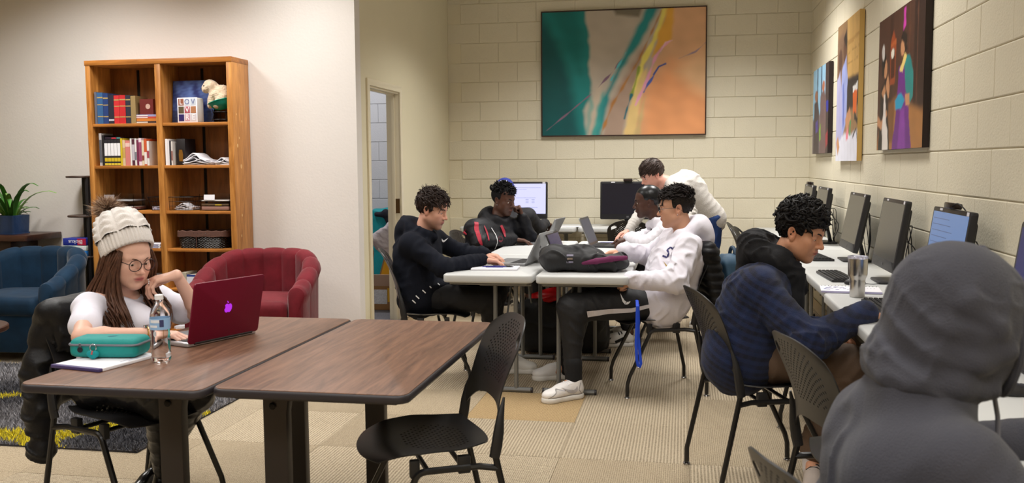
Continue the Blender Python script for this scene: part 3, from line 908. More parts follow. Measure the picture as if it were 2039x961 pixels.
# second shelf: paperbacks
g2 = 'paperbacks on the second shelf'
x = -4.545
row2 = [(.024, .255, (178, 172, 172), 'pale grey', [(.1, .8, (90, 90, 96))]), (.020, .24, (34, 32, 36), 'black', None)]
row2 += [(.028, .205, (40, 38, 44), 'black and white striped', [(.38, .86, (232, 230, 234)), (.16, .30, (206, 178, 40)), (.02, .1, (216, 190, 60))])] * 5
row2 += [(.018, .215, (206, 178, 40), 'bright yellow', None), (.024, .200, (214, 186, 150), 'cream and yellow', [(.3, .7, (196, 160, 90))]), (.042, .196, (206, 124, 116), 'salmon pink', [(.75, .9, (226, 190, 180))]), (.015, .212, (226, 222, 220), 'white', None), (.024, .205, (82, 40, 56), 'plum', [(.2, .8, (190, 180, 190))]), (.017, .212, (222, 216, 214), 'white and grey', [(.2, .5, (120, 120, 130))]), (.018, .20, (116, 44, 74), 'wine red', None), (.026, .214, (226, 206, 216), 'pale pink', [(.15, .85, (150, 70, 100))]), (.020, .196, (216, 200, 172), 'beige', [(.2, .4, (140, 60, 50))]), (.024, .208, (196, 84, 44), 'orange red', [(.05, .5, (226, 216, 212))]), (.020, .19, (222, 216, 214), 'off white', [(.3, .6, (160, 70, 80))])]
for i, (w_, h, c, n, bd) in enumerate(row2):
    if x + w_ > -4.037: break
    book(x + w_ / 2, 6.618, SH[1], w_ - .0016, h, .15, c, '%s paperback, %s from the left on the second left shelf' % (n, ORD[i]), g2, bd)
    x += w_
lid = MB().box(-.072, .072, 0, .15, 0, .018).build('game_box', bookmat((42, 30, 40)), None, bevel=.002)
lid.location = (-4.435, 6.63, SH[1] + .2065); tag(lid, 'flat dark box with a red and teal print lying on the striped paperbacks', 'box')
MB().box(-.01, .03, -.001, 0, .003, .015).build('printed_patch', bookmat((170, 40, 52)), lid, smooth=False)
MB().box(.035, .065, -.001, 0, .004, .016).build('printed_patch', bookmat((70, 130, 130)), lid, smooth=False)
x = -3.975
for i, (w_, h, c, n, bd) in enumerate([(.020, .205, (232, 226, 226), 'white', None), (.014, .20, (226, 220, 222), 'ivory', None), (.015, .19, (60, 56, 60), 'dark grey', None), (.014, .185, (214, 206, 200), 'cream', [(.2, .6, (150, 100, 90))])]):
    book(x + w_ / 2, 6.618, SH[1], w_ - .0014, h, .15, c, '%s paperback, %s from the left on the second right shelf' % (n, ORD[i]), 'paperbacks on the second right shelf', bd); x += w_
bb = MB().box(-.037, .037, 0, .16, 0, .205).build('presentation_box', bookmat((26, 20, 22)), None, bevel=.003)
bb.location = (-3.858, 6.64, SH[1]); tag(bb, 'black box with a gold ornament standing right of the paperbacks', 'box')
MB().prism([(-.014, .03), (.014, .03), (.018, .08), (.012, .12), (-.012, .12), (-.018, .08)], 0, .001, M=frameM((0, -.0004, 0), (1, 0, 0), (0, 0, 1))).build('ornament', mat('gilt', (150, 104, 40), .4, .5), bb)
def paper_stack(name, x, y, z, w_, d_, n, label, seed, curl=.03, th=.006, c=(226, 224, 230), rz=0, cat='paper', mm=None):
    t = thing(name, label, cat, (x, y, z), rz)
    r = random.Random(seed)
    for i in range(n):
        G = []
        ox, oy, a = r.uniform(-.01, .01), r.uniform(-.008, .008), r.uniform(-.06, .06)
        cu = curl * (i / max(1, n - 1)) if n > 1 else curl
        pk = r.uniform(.3, .7)
        top = lambda u: th * (i + 1) * .95 + cu * exp(-((u - pk) / .22) ** 2)
        for k in (0, 1):
            row = []
        mb = MB(); nu = 8
        V = []
        for u in range(nu + 1):
            uu = u / nu
            for v in (-.5, .5):
                for zz_ in (0, 1):
                    px, py = (uu - .5) * w_ + ox, v * d_ + oy
                    V.append((px * cos(a) - py * sin(a), px * sin(a) + py * cos(a), top(uu) - (th * .9 if zz_ == 0 else 0)))
        Fq = []
        for u in range(nu):
            b0, b1 = u * 4, u * 4 + 4
            Fq += [(b0 + 1, b1 + 1, b1 + 3, b0 + 3), (b0, b0 + 2, b1 + 2, b1), (b0, b1, b1 + 1, b0 + 1), (b0 + 2, b0 + 3, b1 + 3, b1 + 2)]
        Fq += [(0, 1, 3, 2), (nu * 4, nu * 4 + 2, nu * 4 + 3, nu * 4 + 1)]
        mb.add(V, Fq).build('sheet', mm or mat('paper_%d_%d_%d' % c, c, .75), t, smooth=False)
    return t
paper_stack('paper_stack', -3.71, 6.70, SH[1], .225, .16, 7, 'stack of loose white papers, left of two on the second right shelf', 1, .055)
paper_stack('paper_stack', -3.505, 6.70, SH[1], .125, .16, 5, 'stack of loose white papers, right of two on the second right shelf', 2, .03)
# third shelf: clear trays and a wire basket
ACR = mat('clear_acrylic', (250, 250, 252), .03, trans=1.0, ior=1.25, spec=.6)
def acrylic_tray(x0, x1, z, label, cols):
    t = thing('letter_tray', label, 'tray', ((x0 + x1) / 2, 6.72, z)); w_ = x1 - x0
    for zz_ in (.004, .072): MB().box(-w_ / 2, w_ / 2, -.1, .1, zz_, zz_ + .003).build('tray_floor', ACR, t, smooth=False)
    for s_ in (-1, 1): MB().box(s_ * w_ / 2 - .0015, s_ * w_ / 2 + .0015, -.1, .1, 0, .13).build('tray_side', ACR, t, smooth=False)
    MB().box(-w_ / 2, w_ / 2, .098, .1, 0, .13).build('tray_back', ACR, t, smooth=False)
    for i, (zz_, h, c) in enumerate(cols):
        p = MB().box(-w_ / 2 + .012, w_ / 2 - .012, -.098, .09, 0, h).build('folder', bookmat(c), None, bevel=.001)
        p.location = ((x0 + x1) / 2, 6.72, z + zz_)
        tag(p, '%s in the clear tray, %s end of third shelf' % (('bundle of dusky pink folders', 'pale grey folder on the upper level', 'white sheet lying on the pink folders')[i] if x0 < -4 else ('stack of dusky brown folders', 'flat pale folder on the upper level', 'dark folder with a yellow spot')[i], 'left' if x0 < -4 else 'right'), 'folder')
        if x0 > -4 and i == 2: MB().box(.0, .055, -.0988, -.0978, .002, .010).build('yellow_spot', bookmat((190, 160, 30)), p, smooth=False)
acrylic_tray(-4.57, -4.27, SH[2], 'clear acrylic letter tray at the left end of the third shelf', [(.0075, .016, (170, 116, 112)), (.0755, .008, (170, 172, 178)), (.026, .006, (222, 216, 214))])
acrylic_tray(-3.70, -3.45, SH[2], 'clear acrylic letter tray at the right end of the third shelf', [(.0075, .026, (150, 112, 100)), (.0755, .006, (206, 200, 196)), (.040, .014, (90, 70, 50))])
for x in (-4.48, -3.62):
    c_ = MB().box(-.045, .045, -.001, .0, 0, .04).build('label_card', WHITE if x > -4 else bookmat((150, 140, 140)), None, smooth=False)
    c_.location = (x, 6.618, SH[2] + .0855); c_.rotation_euler = (-.1, 0, 0); tag(c_, '%s card standing in the %s clear letter tray' % (('white', 'right') if x > -4 else ('grey', 'left')), 'card')
wb = thing('wire_basket', 'black wire basket of papers behind the middle post of the third shelf', 'basket', (-3.975, 6.735, SH[2]))
W2, D2, HB = .205, .085, .105
def rr(w_, d_, z): return [(x_, y_, z) for x_, y_ in rrect(w_ * 2, d_ * 2, .03, 3)]
for z_, f in ((.003, .86), (.035, .9), (.07, .95), (HB, 1.0)):
    MB().tube(rr(W2 * f, D2 * f, z_), .0028 if z_ == HB else .0016, 5, closed=True).build('wire_hoop', BLKW, wb)
for i in range(36):
    P0 = rr(W2 * .86, D2 * .86, .003); P1 = rr(W2, D2, HB)
    def at(P, t):
        n = len(P); tot = [0]
        for k in range(n): tot.append(tot[-1] + (Vector(P[(k + 1) % n]) - Vector(P[k])).length)
        t *= tot[-1]
        for k in range(n):
            if t <= tot[k + 1]: return Vector(P[k]).lerp(Vector(P[(k + 1) % n]), (t - tot[k]) / max(1e-9, tot[k + 1] - tot[k]))
        return Vector(P[0])
    MB().tube([at(P0, i / 36), at(P1, i / 36)], .0013, 4).build('wire', BLKW, wb)
for i in range(4): MB().tube([(-.17, -.06 + .04 * i, .002), (.17, -.06 + .04 * i, .002)], .0016, 4).build('wire', BLKW, wb)
paper_stack('paper_stack', -4.07, 6.735, SH[2] + .006, .13, .11, 4, 'white and blue papers in the wire basket, left of the middle post', 4, .012, c=(206, 206, 232))
paper_stack('paper_stack', -3.87, 6.735, SH[2] + .006, .15, .11, 4, 'white papers in the wire basket, right of the middle post', 9, .03)
# fourth shelf
for i in range(4):
    p = MB().box(-.115, .115, -.09, .09, 0, .0085).build('notebook', WHITE if i != 1 else bookmat((216, 216, 224)), None, bevel=.002)
    p.location = (-4.00 + .004 * (i % 2) - .165, 6.70, SH[3] + .0092 * i); tag(p, 'white spiral notebook stacked on the fourth left shelf, %s from the bottom' % ORD[i], 'notebook', 'notebooks on the fourth shelf')
    for k in range(12): pass
    MB().box(-.1, .1, -.0915, -.0895, .003, .006).build('spine_line', bookmat((90, 90, 150)), p, smooth=False)
WICK = mat('dark_wicker', (25, 18, 15), .4, bump=(60, .3))
wk = thing('wicker_basket', 'dark wicker basket with a brown cloth liner on the fourth right shelf', 'basket', (-3.715, 6.735, SH[3]))
BW, BD, BH = .20, .105, .125
def loop_w(z, phase, n=72):
    f = .92 + .08 * z / BH; P = []
    base = rrect(BW * 2 * f, BD * 2 * f, .04, 5)
    for i in range(n):
        p = at([(a, b_, 0) for a, b_ in base], i / n)
        d_ = Vector((p.x, p.y, 0)).normalized()
        P.append((p.x + d_.x * .003 * cos(pi * i + phase), p.y + d_.y * .003 * cos(pi * i + phase), z))
    return P
for k in range(14): MB().tube(loop_w(.005 + k * .0088, pi * (k % 2)), .0047, 5, closed=True).build('wicker_strand', WICK, wk)
MB().prism(rrect(BW * 1.84, BD * 1.84, .04, 4), .0, .006).build('basket_base', WICK, wk)
LIN = mat('brown_liner', (92, 62, 52), .9, bump=(200, .2))
S = []
for z_, f in ((.02, .90), (.10, .955), (.128, .985), (.138, 1.01), (.134, 1.04), (.108, 1.045), (.092, 1.05)):
    base = rrect(BW * 2 * f, BD * 2 * f, .045, 5)
    S.append([tuple(at([(a, b_, 0) for a, b_ in base], i / 60)) for i in range(60)])
    S[-1] = [(p[0], p[1], z_ + .004 * sin(i * 1.7) * (1 if z_ > .1 else 0) + (.003 * sin(i * .9) if z_ < .1 and z_ > .05 else 0)) for i, p in enumerate(S[-1])]
    S[-1].append(S[-1][0])
MB().grid(S, flip=True).build('cloth_liner', LIN, wk, solid=.002)
MB().tube([(-.03, -.112, .10), (-.028, -.113, .06), (-.032, -.112, .01)], .006, 6, flat=(1, .4)).build('tie_ribbon', LIN, wk)
MB().tube([(-.03, -.112, .10), (-.04, -.113, .05), (-.045, -.112, -.012)], .005, 6, flat=(1, .4)).build('tie_ribbon', mat('dark_ribbon', (30, 24, 26), .8), wk)
# fifth shelf
x = -3.885
for i, (w_, h, c, n, bd) in enumerate([(.050, .125, (176, 168, 150), 'grey beige', None), (.085, .108, (40, 62, 128), 'thick blue', [(.15, .85, (214, 214, 226))]), (.018, .10, (226, 222, 224), 'white', None), (.022, .104, (206, 190, 150), 'cream', [(.2, .5, (130, 90, 60))]), (.018, .100, (214, 200, 160), 'buff', None), (.022, .105, (60, 50, 60), 'dark', None), (.02, .10, (180, 176, 180), 'light grey', None), (.024, .11, (120, 60, 60), 'maroon', None)]):
    book(x + w_ / 2, 6.62, SH[4], w_ - .0016, h, .16, c, '%s book, %s from the left on the fifth right shelf' % (n, ORD[i]), 'books on the fifth right shelf', bd); x += w_
for i in range(5):
    book(-4.22 - .005 * (i % 2), 6.63, SH[4] + .019 * i, .25, .018, .18, [(150, 152, 158), (96, 110, 128), (176, 176, 182), (70, 84, 96), (196, 198, 204)][i], ['ash grey', 'grey blue', 'silver', 'dark slate', 'pearl'][i] + ' book lying flat in the stack on the fifth left shelf', 'books lying flat on the fifth left shelf', lay=True)
paper_stack('paper_stack', -3.99 - .16 + .3, 6.70, SH[5], .20, .16, 4, 'white papers on the lowest right shelf', 12, .01)
# ---------------------------------------------------------------- shelf tower, games, plant and the dark tables on the left
DWD = wood('dark_walnut', (38, 22, 16), (74, 46, 34), axis='X', rough=.35, stretch=10)
tw = thing('plant_tower', 'black metal tower with small round shelves left of the bookcase', 'shelf', (-4.80, 6.755, 0))
TB = mat('tower_black', (26, 24, 26), .5)
for (px, py) in ((.085, -.07), (-.055, .09), (.10, .10)):
    MB().box(px - .014, px + .014, py - .014, py + .014, 0, 1.318).build('post', TB, tw, bevel=.002)
for z_ in (1.318, 1.0, .67, .30):
    MB().lathe([(.0, 0), (.125, 0), (.128, .004), (.128, .012), (.125, .016), (0, .016)], 28, (0.0, 0, z_)).build('round_shelf', wood('tower_wood', (52, 38, 32), (84, 62, 50), axis='X', rough=.5), tw, sharp=30)
zb = .6862
for i, (h, c, n, c2) in enumerate([(.045, (40, 120, 200), 'bright blue', (235, 235, 240)), (.042, (206, 222, 216), 'white and green', (70, 150, 50)), (.058, (36, 52, 150), 'blue and red', (190, 30, 60))]):
    gb = thing('board_game', '%s board game box in the pile of three left of the bookcase' % n, 'game box', (-4.815, 6.715, zb), .05, 'board games on the tower')
    MB().box(-.11, .09, -.075, .085, 0, h).build('box', bookmat(c), gb, bevel=.002)
    if i == 0: MB().box(.04, .075, -.0765, -.0752, .01, .035).build('price_label', WHITE, gb, smooth=False)
    if i == 1:
        MB().lathe([(0, 0), (.05, .0009), (.052, 0)][::-1], 18, M=frameM((-.03, -.0752, .016), (1, 0, 0), (0, 0, 1)), sy=.28).build('printed_oval', bookmat((70, 150, 50)), gb)
        MB().box(.05, .08, -.0765, -.0752, .008, .034).build('price_label', WHITE, gb, smooth=False)
    if i == 2:
        MB().box(.015, .089, -.0762, -.0752, .002, .056).build('red_panel', bookmat((176, 28, 64)), gb, smooth=False)
        text_obj('box_title', 'Blokus', .046, WHITE, gb, frameM((.0, -.0766, .030), (-1, 0, 0), (0, 0, -1)))
    zb += h + .001
st = thing('plant_stand_table', 'dark wood side table carrying the potted plant at the left wall', 'table', (-5.47, 6.66, 0))
MB().box(-.36, .36, -.22, .22, .82, .868).build('tabletop', DWD, st, bevel=.006)
MB().box(-.30, .18, -.16, .16, .72, .82).build('apron', DWD, st, bevel=.004)
for sx in (-.27, .14):
    for sy in (-.13, .13): MB().box(sx - .03, sx + .03, sy - .03, sy + .03, 0, .73).build('leg', DWD, st, bevel=.004)
pl = thing('potted_plant', 'green strap-leaved plant in a square navy pot at the left edge', 'plant', (-5.38, 6.63, .8685))
POT = mat('navy_ceramic', (34, 58, 96), .3, bump=(20, .3))
G = MB().prism(rrect(.20, .20, .02, 3), 0, .008)
G.build('pot_base', POT, pl)
mb = MB()
Rg = []
for z_, w_ in ((.0, .17), (.006, .19), (.15, .205), (.152, .19), (.02, .17)):
    b_ = rrect(w_, w_, .02, 3); Rg.append([(p[0], p[1], z_) for p in b_] + [(b_[0][0], b_[0][1], z_)])
mb.grid(Rg, flip=True).build('pot', POT, pl)
MB().prism(rrect(.178, .178, .02, 3), .10, .128).build('soil', mat('soil', (60, 44, 34), .95, bump=(80, 1)), pl)
LEAF = mat('strap_leaf', (58, 112, 38), .38, var=(9, .35), coat=.15)
LEAF2 = mat('strap_leaf_light', (120, 164, 70), .38, var=(9, .25), coat=.15)
r = random.Random(4)
for i in range(34):
    a = r.uniform(0, 6.28); Ln = r.uniform(.30, .56); el = rad(r.uniform(48, 84)); w_ = r.uniform(.014, .022)
    p = Vector((.03 * cos(a), .03 * sin(a), .12)); G = []; kk = 1.0 if sin(a) < .35 else .45
    for k in range(9):
        t = k / 8
        d_ = Vector((cos(a) * cos(el), sin(a) * cos(el), sin(el))); sd = Vector((-sin(a), cos(a), 0)); nr = d_.cross(sd)
        ww = w_ * (sin(pi * min(1, .12 + t * .88)) ** .7) + .0008
        G.append([p - sd * ww + nr * -.004, p, p + sd * ww + nr * -.004])
        p = p + d_ * Ln * kk / 8; el -= rad(r.uniform(8, 20)) * (.5 + t)
    MB().grid(G).build('leaf', LEAF if i % 3 else LEAF2, pl, solid=.0012)
rt_ = thing('round_table', 'round dark wood table whose rim shows at the left edge of the view', 'table', (-3.86, 4.30, 0))
MB().lathe([(0, .0), (.245, 0), (.252, .006), (.252, .026), (.246, .032), (0, .032)], 40, (0, 0, .515)).build('tabletop', DWD, rt_)
MB().lathe([(.03, .0), (.028, .2), (.02, .3), (.03, .485)], 16, (0, 0, .03)).build('pedestal', DWD, rt_)
MB().lathe([(0, 0), (.17, 0), (.17, .02), (.04, .035)], 28).build('foot', DWD, rt_)
# ---------------------------------------------------------------- closet contents
CARD = mat('cardboard', (152, 112, 70), .8, bump=(30, .1))
cb = thing('cardboard_box', 'open cardboard box with a pink flap standing inside the closet doorway', 'box', (-2.80, 8.62, .002), .05)
MB().box(-.17, .17, -.13, .15, 0, .004).build('bottom', CARD, cb)
for nm, b_ in (('side', (-.17, .17, -.13, -.125)), ('side', (-.17, .17, .145, .15)), ('side', (-.17, -.165, -.13, .15)), ('side', (.165, .17, -.13, .15))):
    MB().box(b_[0], b_[1], b_[2], b_[3], 0, .245).build(nm, CARD, cb, smooth=False)
MB().box(-.2, .17, -.002, .002, 0, .17, M=Matrix.Translation((0, -.128, .235)) @ Matrix.Rotation(.75, 4, 'X')).build('flap', mat('pink_card', (206, 172, 148), .8), cb, smooth=False)
MB().box(-.165, -.02, -.1312, -.1303, .06, .20).build('shipping_label', mat('printed_label', (206, 206, 210), .6, var=(60, .2)), cb, smooth=False)
MB().box(-.015, .16, -.1312, -.1303, .08, .215).build('yellow_label', bookmat((222, 170, 40)), cb, smooth=False)
yb = thing('yellow_carton', 'yellow-orange carton tilted behind the open cardboard box in the closet', 'box', (-2.86, 8.90, .24))
MB().box(-.16, .20, 0, .012, 0, .36, M=Matrix.Rotation(.22, 4, 'Y') @ Matrix.Rotation(-.2, 4, 'X')).build('panel', bookmat((226, 160, 20)), yb, smooth=False)
MB().box(-.175, -.16, 0, .10, 0, .36, M=Matrix.Rotation(.22, 4, 'Y') @ Matrix.Rotation(-.2, 4, 'X')).build('side', CARD, yb, smooth=False)
MB().box(-.15, .2, .04, .2, -.238, .02).build('carton_body', CARD, yb, smooth=False)
S = SDF(); S.box((0, 0, .30), (.14, .09, .30), .06).ell((.03, -.02, .55), (.12, .09, .10), k=.05)
sk = thing('brown_sack', 'dark brown sack leaning on the closet door jamb', 'bag', (-3.14, 8.62, .002))
V, F = S.verts(.02, noise=fold_noise(5, .008)); new_obj('sack', np_mesh('sack', V, F, mat('brown_sack', (92, 70, 50), .8, bump=(30, .3))), sk)
S = SDF(); S.box((0, 0, 0), (.17, .05, .15), .045, R=basis((0, 1, 0.2), roll=.55)); S.ell((.05, -.02, .1), (.09, .05, .08), k=.04)
pg = thing('plastic_bag', 'crumpled clear plastic bag on top of the boxes in the closet', 'bag', (-2.86, 8.76, .66))
V, F = S.verts(.012, noise=fold_noise(8, .012, (.05, .12))); new_obj('bag_film', np_mesh('bag_film', V, F, mat('plastic_film', (206, 196, 200), .16, bump=(30, .9), spec=.9)), pg)
S = SDF(); S.box((0, 0, -.15), (.20, .08, .468), .06); S.ell((.05, 0, .22), (.16, .09, .12), k=.05)
tj = thing('teal_jacket', 'teal jacket with a dark lining hung at the back of the closet', 'jacket', (-3.10, 9.50, .62))
V, F = S.verts(.015, noise=fold_noise(9, .014, (.08, .2))); new_obj('jacket_shell', np_mesh('jacket_shell', V, F, mat('teal_fabric', (10, 150, 158), .6, bump=(50, .2))), tj)
S = SDF().cap((-.02, -.085, .28), (.05, -.09, .05), .035, .02).cap((-.12, -.085, .26), (.02, -.09, .25), .025, .03)
V, F = S.verts(.012, noise=fold_noise(4, .006)); new_obj('lining', np_mesh('lining', V, F, mat('dark_lining', (26, 26, 40), .8)), tj)
# ---------------------------------------------------------------- channel-back armchairs
def velvet(name, c):
    return mat(name, c, .75, bump=(14, .25), var=(7, .25), sheen=.18, spec=.2)
def barrel_chair(name, label, loc, rz, m):
    t = thing(name, label, 'armchair', loc, rz)
    A, Rr, y0 = .30, .365, -.02
    Ltot = 2 * A + pi * Rr
    def pos(s):
        if s < A: return Vector((-Rr, A - s + y0, 0)), Vector((-1, 0, 0))
        if s > Ltot - A: return Vector((Rr, y0 + (s - (Ltot - A)), 0)), Vector((1, 0, 0))
        a = pi + (s - A) / Rr
        return Vector((Rr * cos(a), y0 + Rr * sin(a), 0)), Vector((cos(a), sin(a), 0))
    def hgt(s):
        d = abs(s / Ltot - .5) * 2
        return .575 + .205 * (1 - max(0, min(1, (d - .30) / .62)) ** 1.25)
    N = 11
    def prof(s, c):
        h = hgt(s); pf = .015 * sqrt(max(0, 1 - c * c)); P = []
        p, n = pos(s)
        for z in (.34, .42, .50, .58, .66, .72):
            zz = .34 + (z - .34) / .38 * (h - .07 - .34)
            lean = .018 * (zz - .34)
            P.append(p + n * (-.048 + lean - pf) + Vector((0, 0, zz)))
        for k in range(1, 9):
            a = pi - pi * k / 8; rr = .058 + pf * .8
            P.append(p + n * (.012 + rr * cos(a)) + Vector((0, 0, h - .062 + rr * sin(a))))
        P.append(p + n * (.058 + pf * .2) + Vector((0, 0, h - .12)))
        P.append(p + n * .050 + Vector((0, 0, .09)))
        return P
    for i in range(N):
        G = []
        for k in range(9):
            c = -1 + 2 * k / 8
            G.append(prof(Ltot * (i + k / 8) / N, c))
        MB().grid(G, flip=False).build('channel', m, t, sharp=70)
    for s in (0, Ltot):
        P = prof(s, .999); n = len(P)
        p, nn_ = pos(s)
        mb = MB(); cpt = p + nn_ * .005 + Vector((0, .018, .35))
        V = [tuple(q) for q in P] + [tuple(q * .8 + cpt * .2 + Vector((0, .016, 0))) for q in P] + [tuple(cpt)]
        F = [(i, i + 1, n + i + 1, n + i) for i in range(n - 1)] + [(n + i, n + i + 1, 2 * n) for i in range(n - 1)]
        if s > 0: F = [f[::-1] for f in F]
        mb.add(V, F).build('arm_front', m, t, sharp=60)
    base = [(-.335, .30), (.335, .30)] + [(.335 * cos(a) , -.02 + .33 * sin(a)) for a in [-pi * k / 14 for k in range(15)]]
    MB().prism(base[::-1] if False else base, .07, .35).build('seat_base', m, t, bevel=.012)
    S = SDF(); S.box((0, .03, .405), (.315, .305, .07), .05, k=.02); S.ell((0, .04, .43), (.24, .24, .055), k=.06)
    V, F = S.verts(.016); new_obj('seat_cushion', np_mesh('seat_cushion', V, F, m), t)
    for sx in (-.25, .25):
        for sy in (-.24, .25): MB().lathe([(.018, 0), (.026, .075)], 12, (sx, sy, 0)).build('foot', DWD, t)
    return t
barrel_chair('channel_armchair', 'dark blue velvet channel-back armchair at the left edge of the room', (-4.885, 6.10, 0), pi + .06, velvet('blue_velvet', (15, 42, 64)))
barrel_chair('channel_armchair', 'dusky red velvet channel-back armchair before the bookcase', (-3.0, 6.12, 0), pi + .10, velvet('red_velvet', (104, 24, 34)))
# ---------------------------------------------------------------- shag rug
rug = thing('shag_rug', 'grey shag rug with curving yellow bands on the carpet at left', 'rug', (-4.1, 4.86, 0))
def rug_col(x, y):
    f = np.sin(1.9 * x + 1.6 * np.sin(1.7 * y + .4)) + .8 * np.sin(3.1 * y - 1.2 * x + 1.0)
    g = np.sin(2.6 * x - 3.4 * y + 1.1) * .5 + np.sin(5.2 * y + 2.2 * np.sin(2.0 * x)) * .5
    yel = (np.abs(f - .35) < .17)
    lv = np.clip(.5 + .45 * np.tanh(2.2 * g), 0, 1)[..., None]
    c = np.array(lin((66, 66, 72))) * (1 - lv) + np.array(lin((152, 150, 154))) * lv
    return np.where(yel[..., None], np.array(lin((222, 204, 44))), c)
MB().box(-1.49, 1.47, -.84, .86, .001, .010).build('backing', mat('rug_backing', (54, 52, 56), .95), rug, smooth=False)
rs = np.random.RandomState(2); NB = 62000
px, py = rs.uniform(-1.49, 1.475, NB), rs.uniform(-.845, .865, NB)
an = rs.uniform(0, 6.28, NB); ln = rs.uniform(.014, .030, NB); wv_ = .0035
dx, dy = np.cos(an), np.sin(an); lean = rs.uniform(.2, .9, NB) * ln; la = rs.uniform(0, 6.28, NB)
P0 = np.stack([px - dy * wv_, py + dx * wv_, np.full(NB, .009)], 1); P1 = np.stack([px + dy * wv_, py - dx * wv_, np.full(NB, .009)], 1)
P2 = np.stack([px + lean * np.cos(la), py + lean * np.sin(la), .009 + ln], 1)
Vr = np.stack([P0, P1, P2], 1).reshape(-1, 3)
Cr = np.repeat(rug_col(px - 4.1, py + 4.86) * rs.uniform(.65, 1.25, NB)[:, None], 3, 0)
pile = new_obj('pile', np_mesh('pile', Vr, np.arange(NB * 3).reshape(-1, 3), mat('shag_pile', (255, 255, 255), .9, attr=True), False, Cr), rug, 'stuff')
# ---------------------------------------------------------------- pictures
def poly_sd(U, V, P):
    P = np.array(P, float); d = np.full(U.shape, 1e9); s = np.ones(U.shape)
    n = len(P)
    for i in range(n):
        a, b = P[i], P[(i - 1) % n]
        e = b - a; wx, wy = U - a[0], V - a[1]
        t = np.clip((wx * e[0] + wy * e[1]) / max(e @ e, 1e-12), 0, 1)
        d = np.minimum(d, (wx - e[0] * t) ** 2 + (wy - e[1] * t) ** 2)
        c1, c2, c3 = V >= a[1], V < b[1], e[0] * wy > e[1] * wx
        s = np.where((c1 & c2 & c3) | (~c1 & ~c2 & ~c3), -s, s)
    return s * np.sqrt(d)
def line_sd(U, V, P):
    d = np.full(U.shape, 1e9); P = np.array(P, float)
    for a, b in zip(P[:-1], P[1:]):
        e = b - a; wx, wy = U - a[0], V - a[1]
        t = np.clip((wx * e[0] + wy * e[1]) / max(e @ e, 1e-12), 0, 1)
        d = np.minimum(d, np.sqrt((wx - e[0] * t) ** 2 + (wy - e[1] * t) ** 2))
    return d
def painter(base, layers, asp):
    """layers: (colour, points, softness[, line width]); u right 0..1, v up 0..1 given as top-down 0..1"""
    def fn(U, V):
        X, Y = U * asp, 1 - V
        C = np.zeros(U.shape + (3,)) + np.array(lin(base))
        wob = .006 * noise2(U, V, 6, 1)
        for L_ in layers:
            pts = [(a * asp, b) for a, b in L_[1]]
            d = (line_sd(X, Y, pts) - L_[3]) if len(L_) > 3 else poly_sd(X, Y, pts)
            w_ = (1 - sstep(-L_[2], L_[2], d + wob))[..., None]
            al = L_[4] if len(L_) > 4 else 1.0
            C = C * (1 - w_ * al) + np.array(lin(L_[0])) * w_ * al
        return C * (1 + .05 * noise2(U, V, 5, 7))[..., None]
    return fn
def sstep(a, b, x):
    t = np.clip((x - a) / (b - a + 1e-9), 0, 1); return t * t * (3 - 2 * t)
pa = thing('abstract_painting', 'large abstract painting of teal, grey and peach on the back wall', 'painting', (-.630, YB - .0125, 1.70))
PW, PH = 1.685, 1.28
MB().box(-PW / 2, PW / 2, -.028, 0, 0, PH).build('stretcher', mat('canvas_side', (170, 130, 96), .7), pa, smooth=False)
FR = mat('dark_frame', (58, 36, 26), .45)
for nm, b_ in (('frame_strip', (-PW / 2 - .012, -PW / 2, 0, PH)), ('frame_strip', (PW / 2, PW / 2 + .012, 0, PH)), ('frame_strip', (-PW / 2 - .012, PW / 2 + .012, -.012, 0)), ('frame_strip', (-PW / 2 - .012, PW / 2 + .012, PH, PH + .012))):
    MB().box(b_[0], b_[1], -.036, 0, b_[2], b_[3]).build(nm, FR, pa, bevel=.002)
TL, TD = (18, 128, 126), (0, 84, 86)
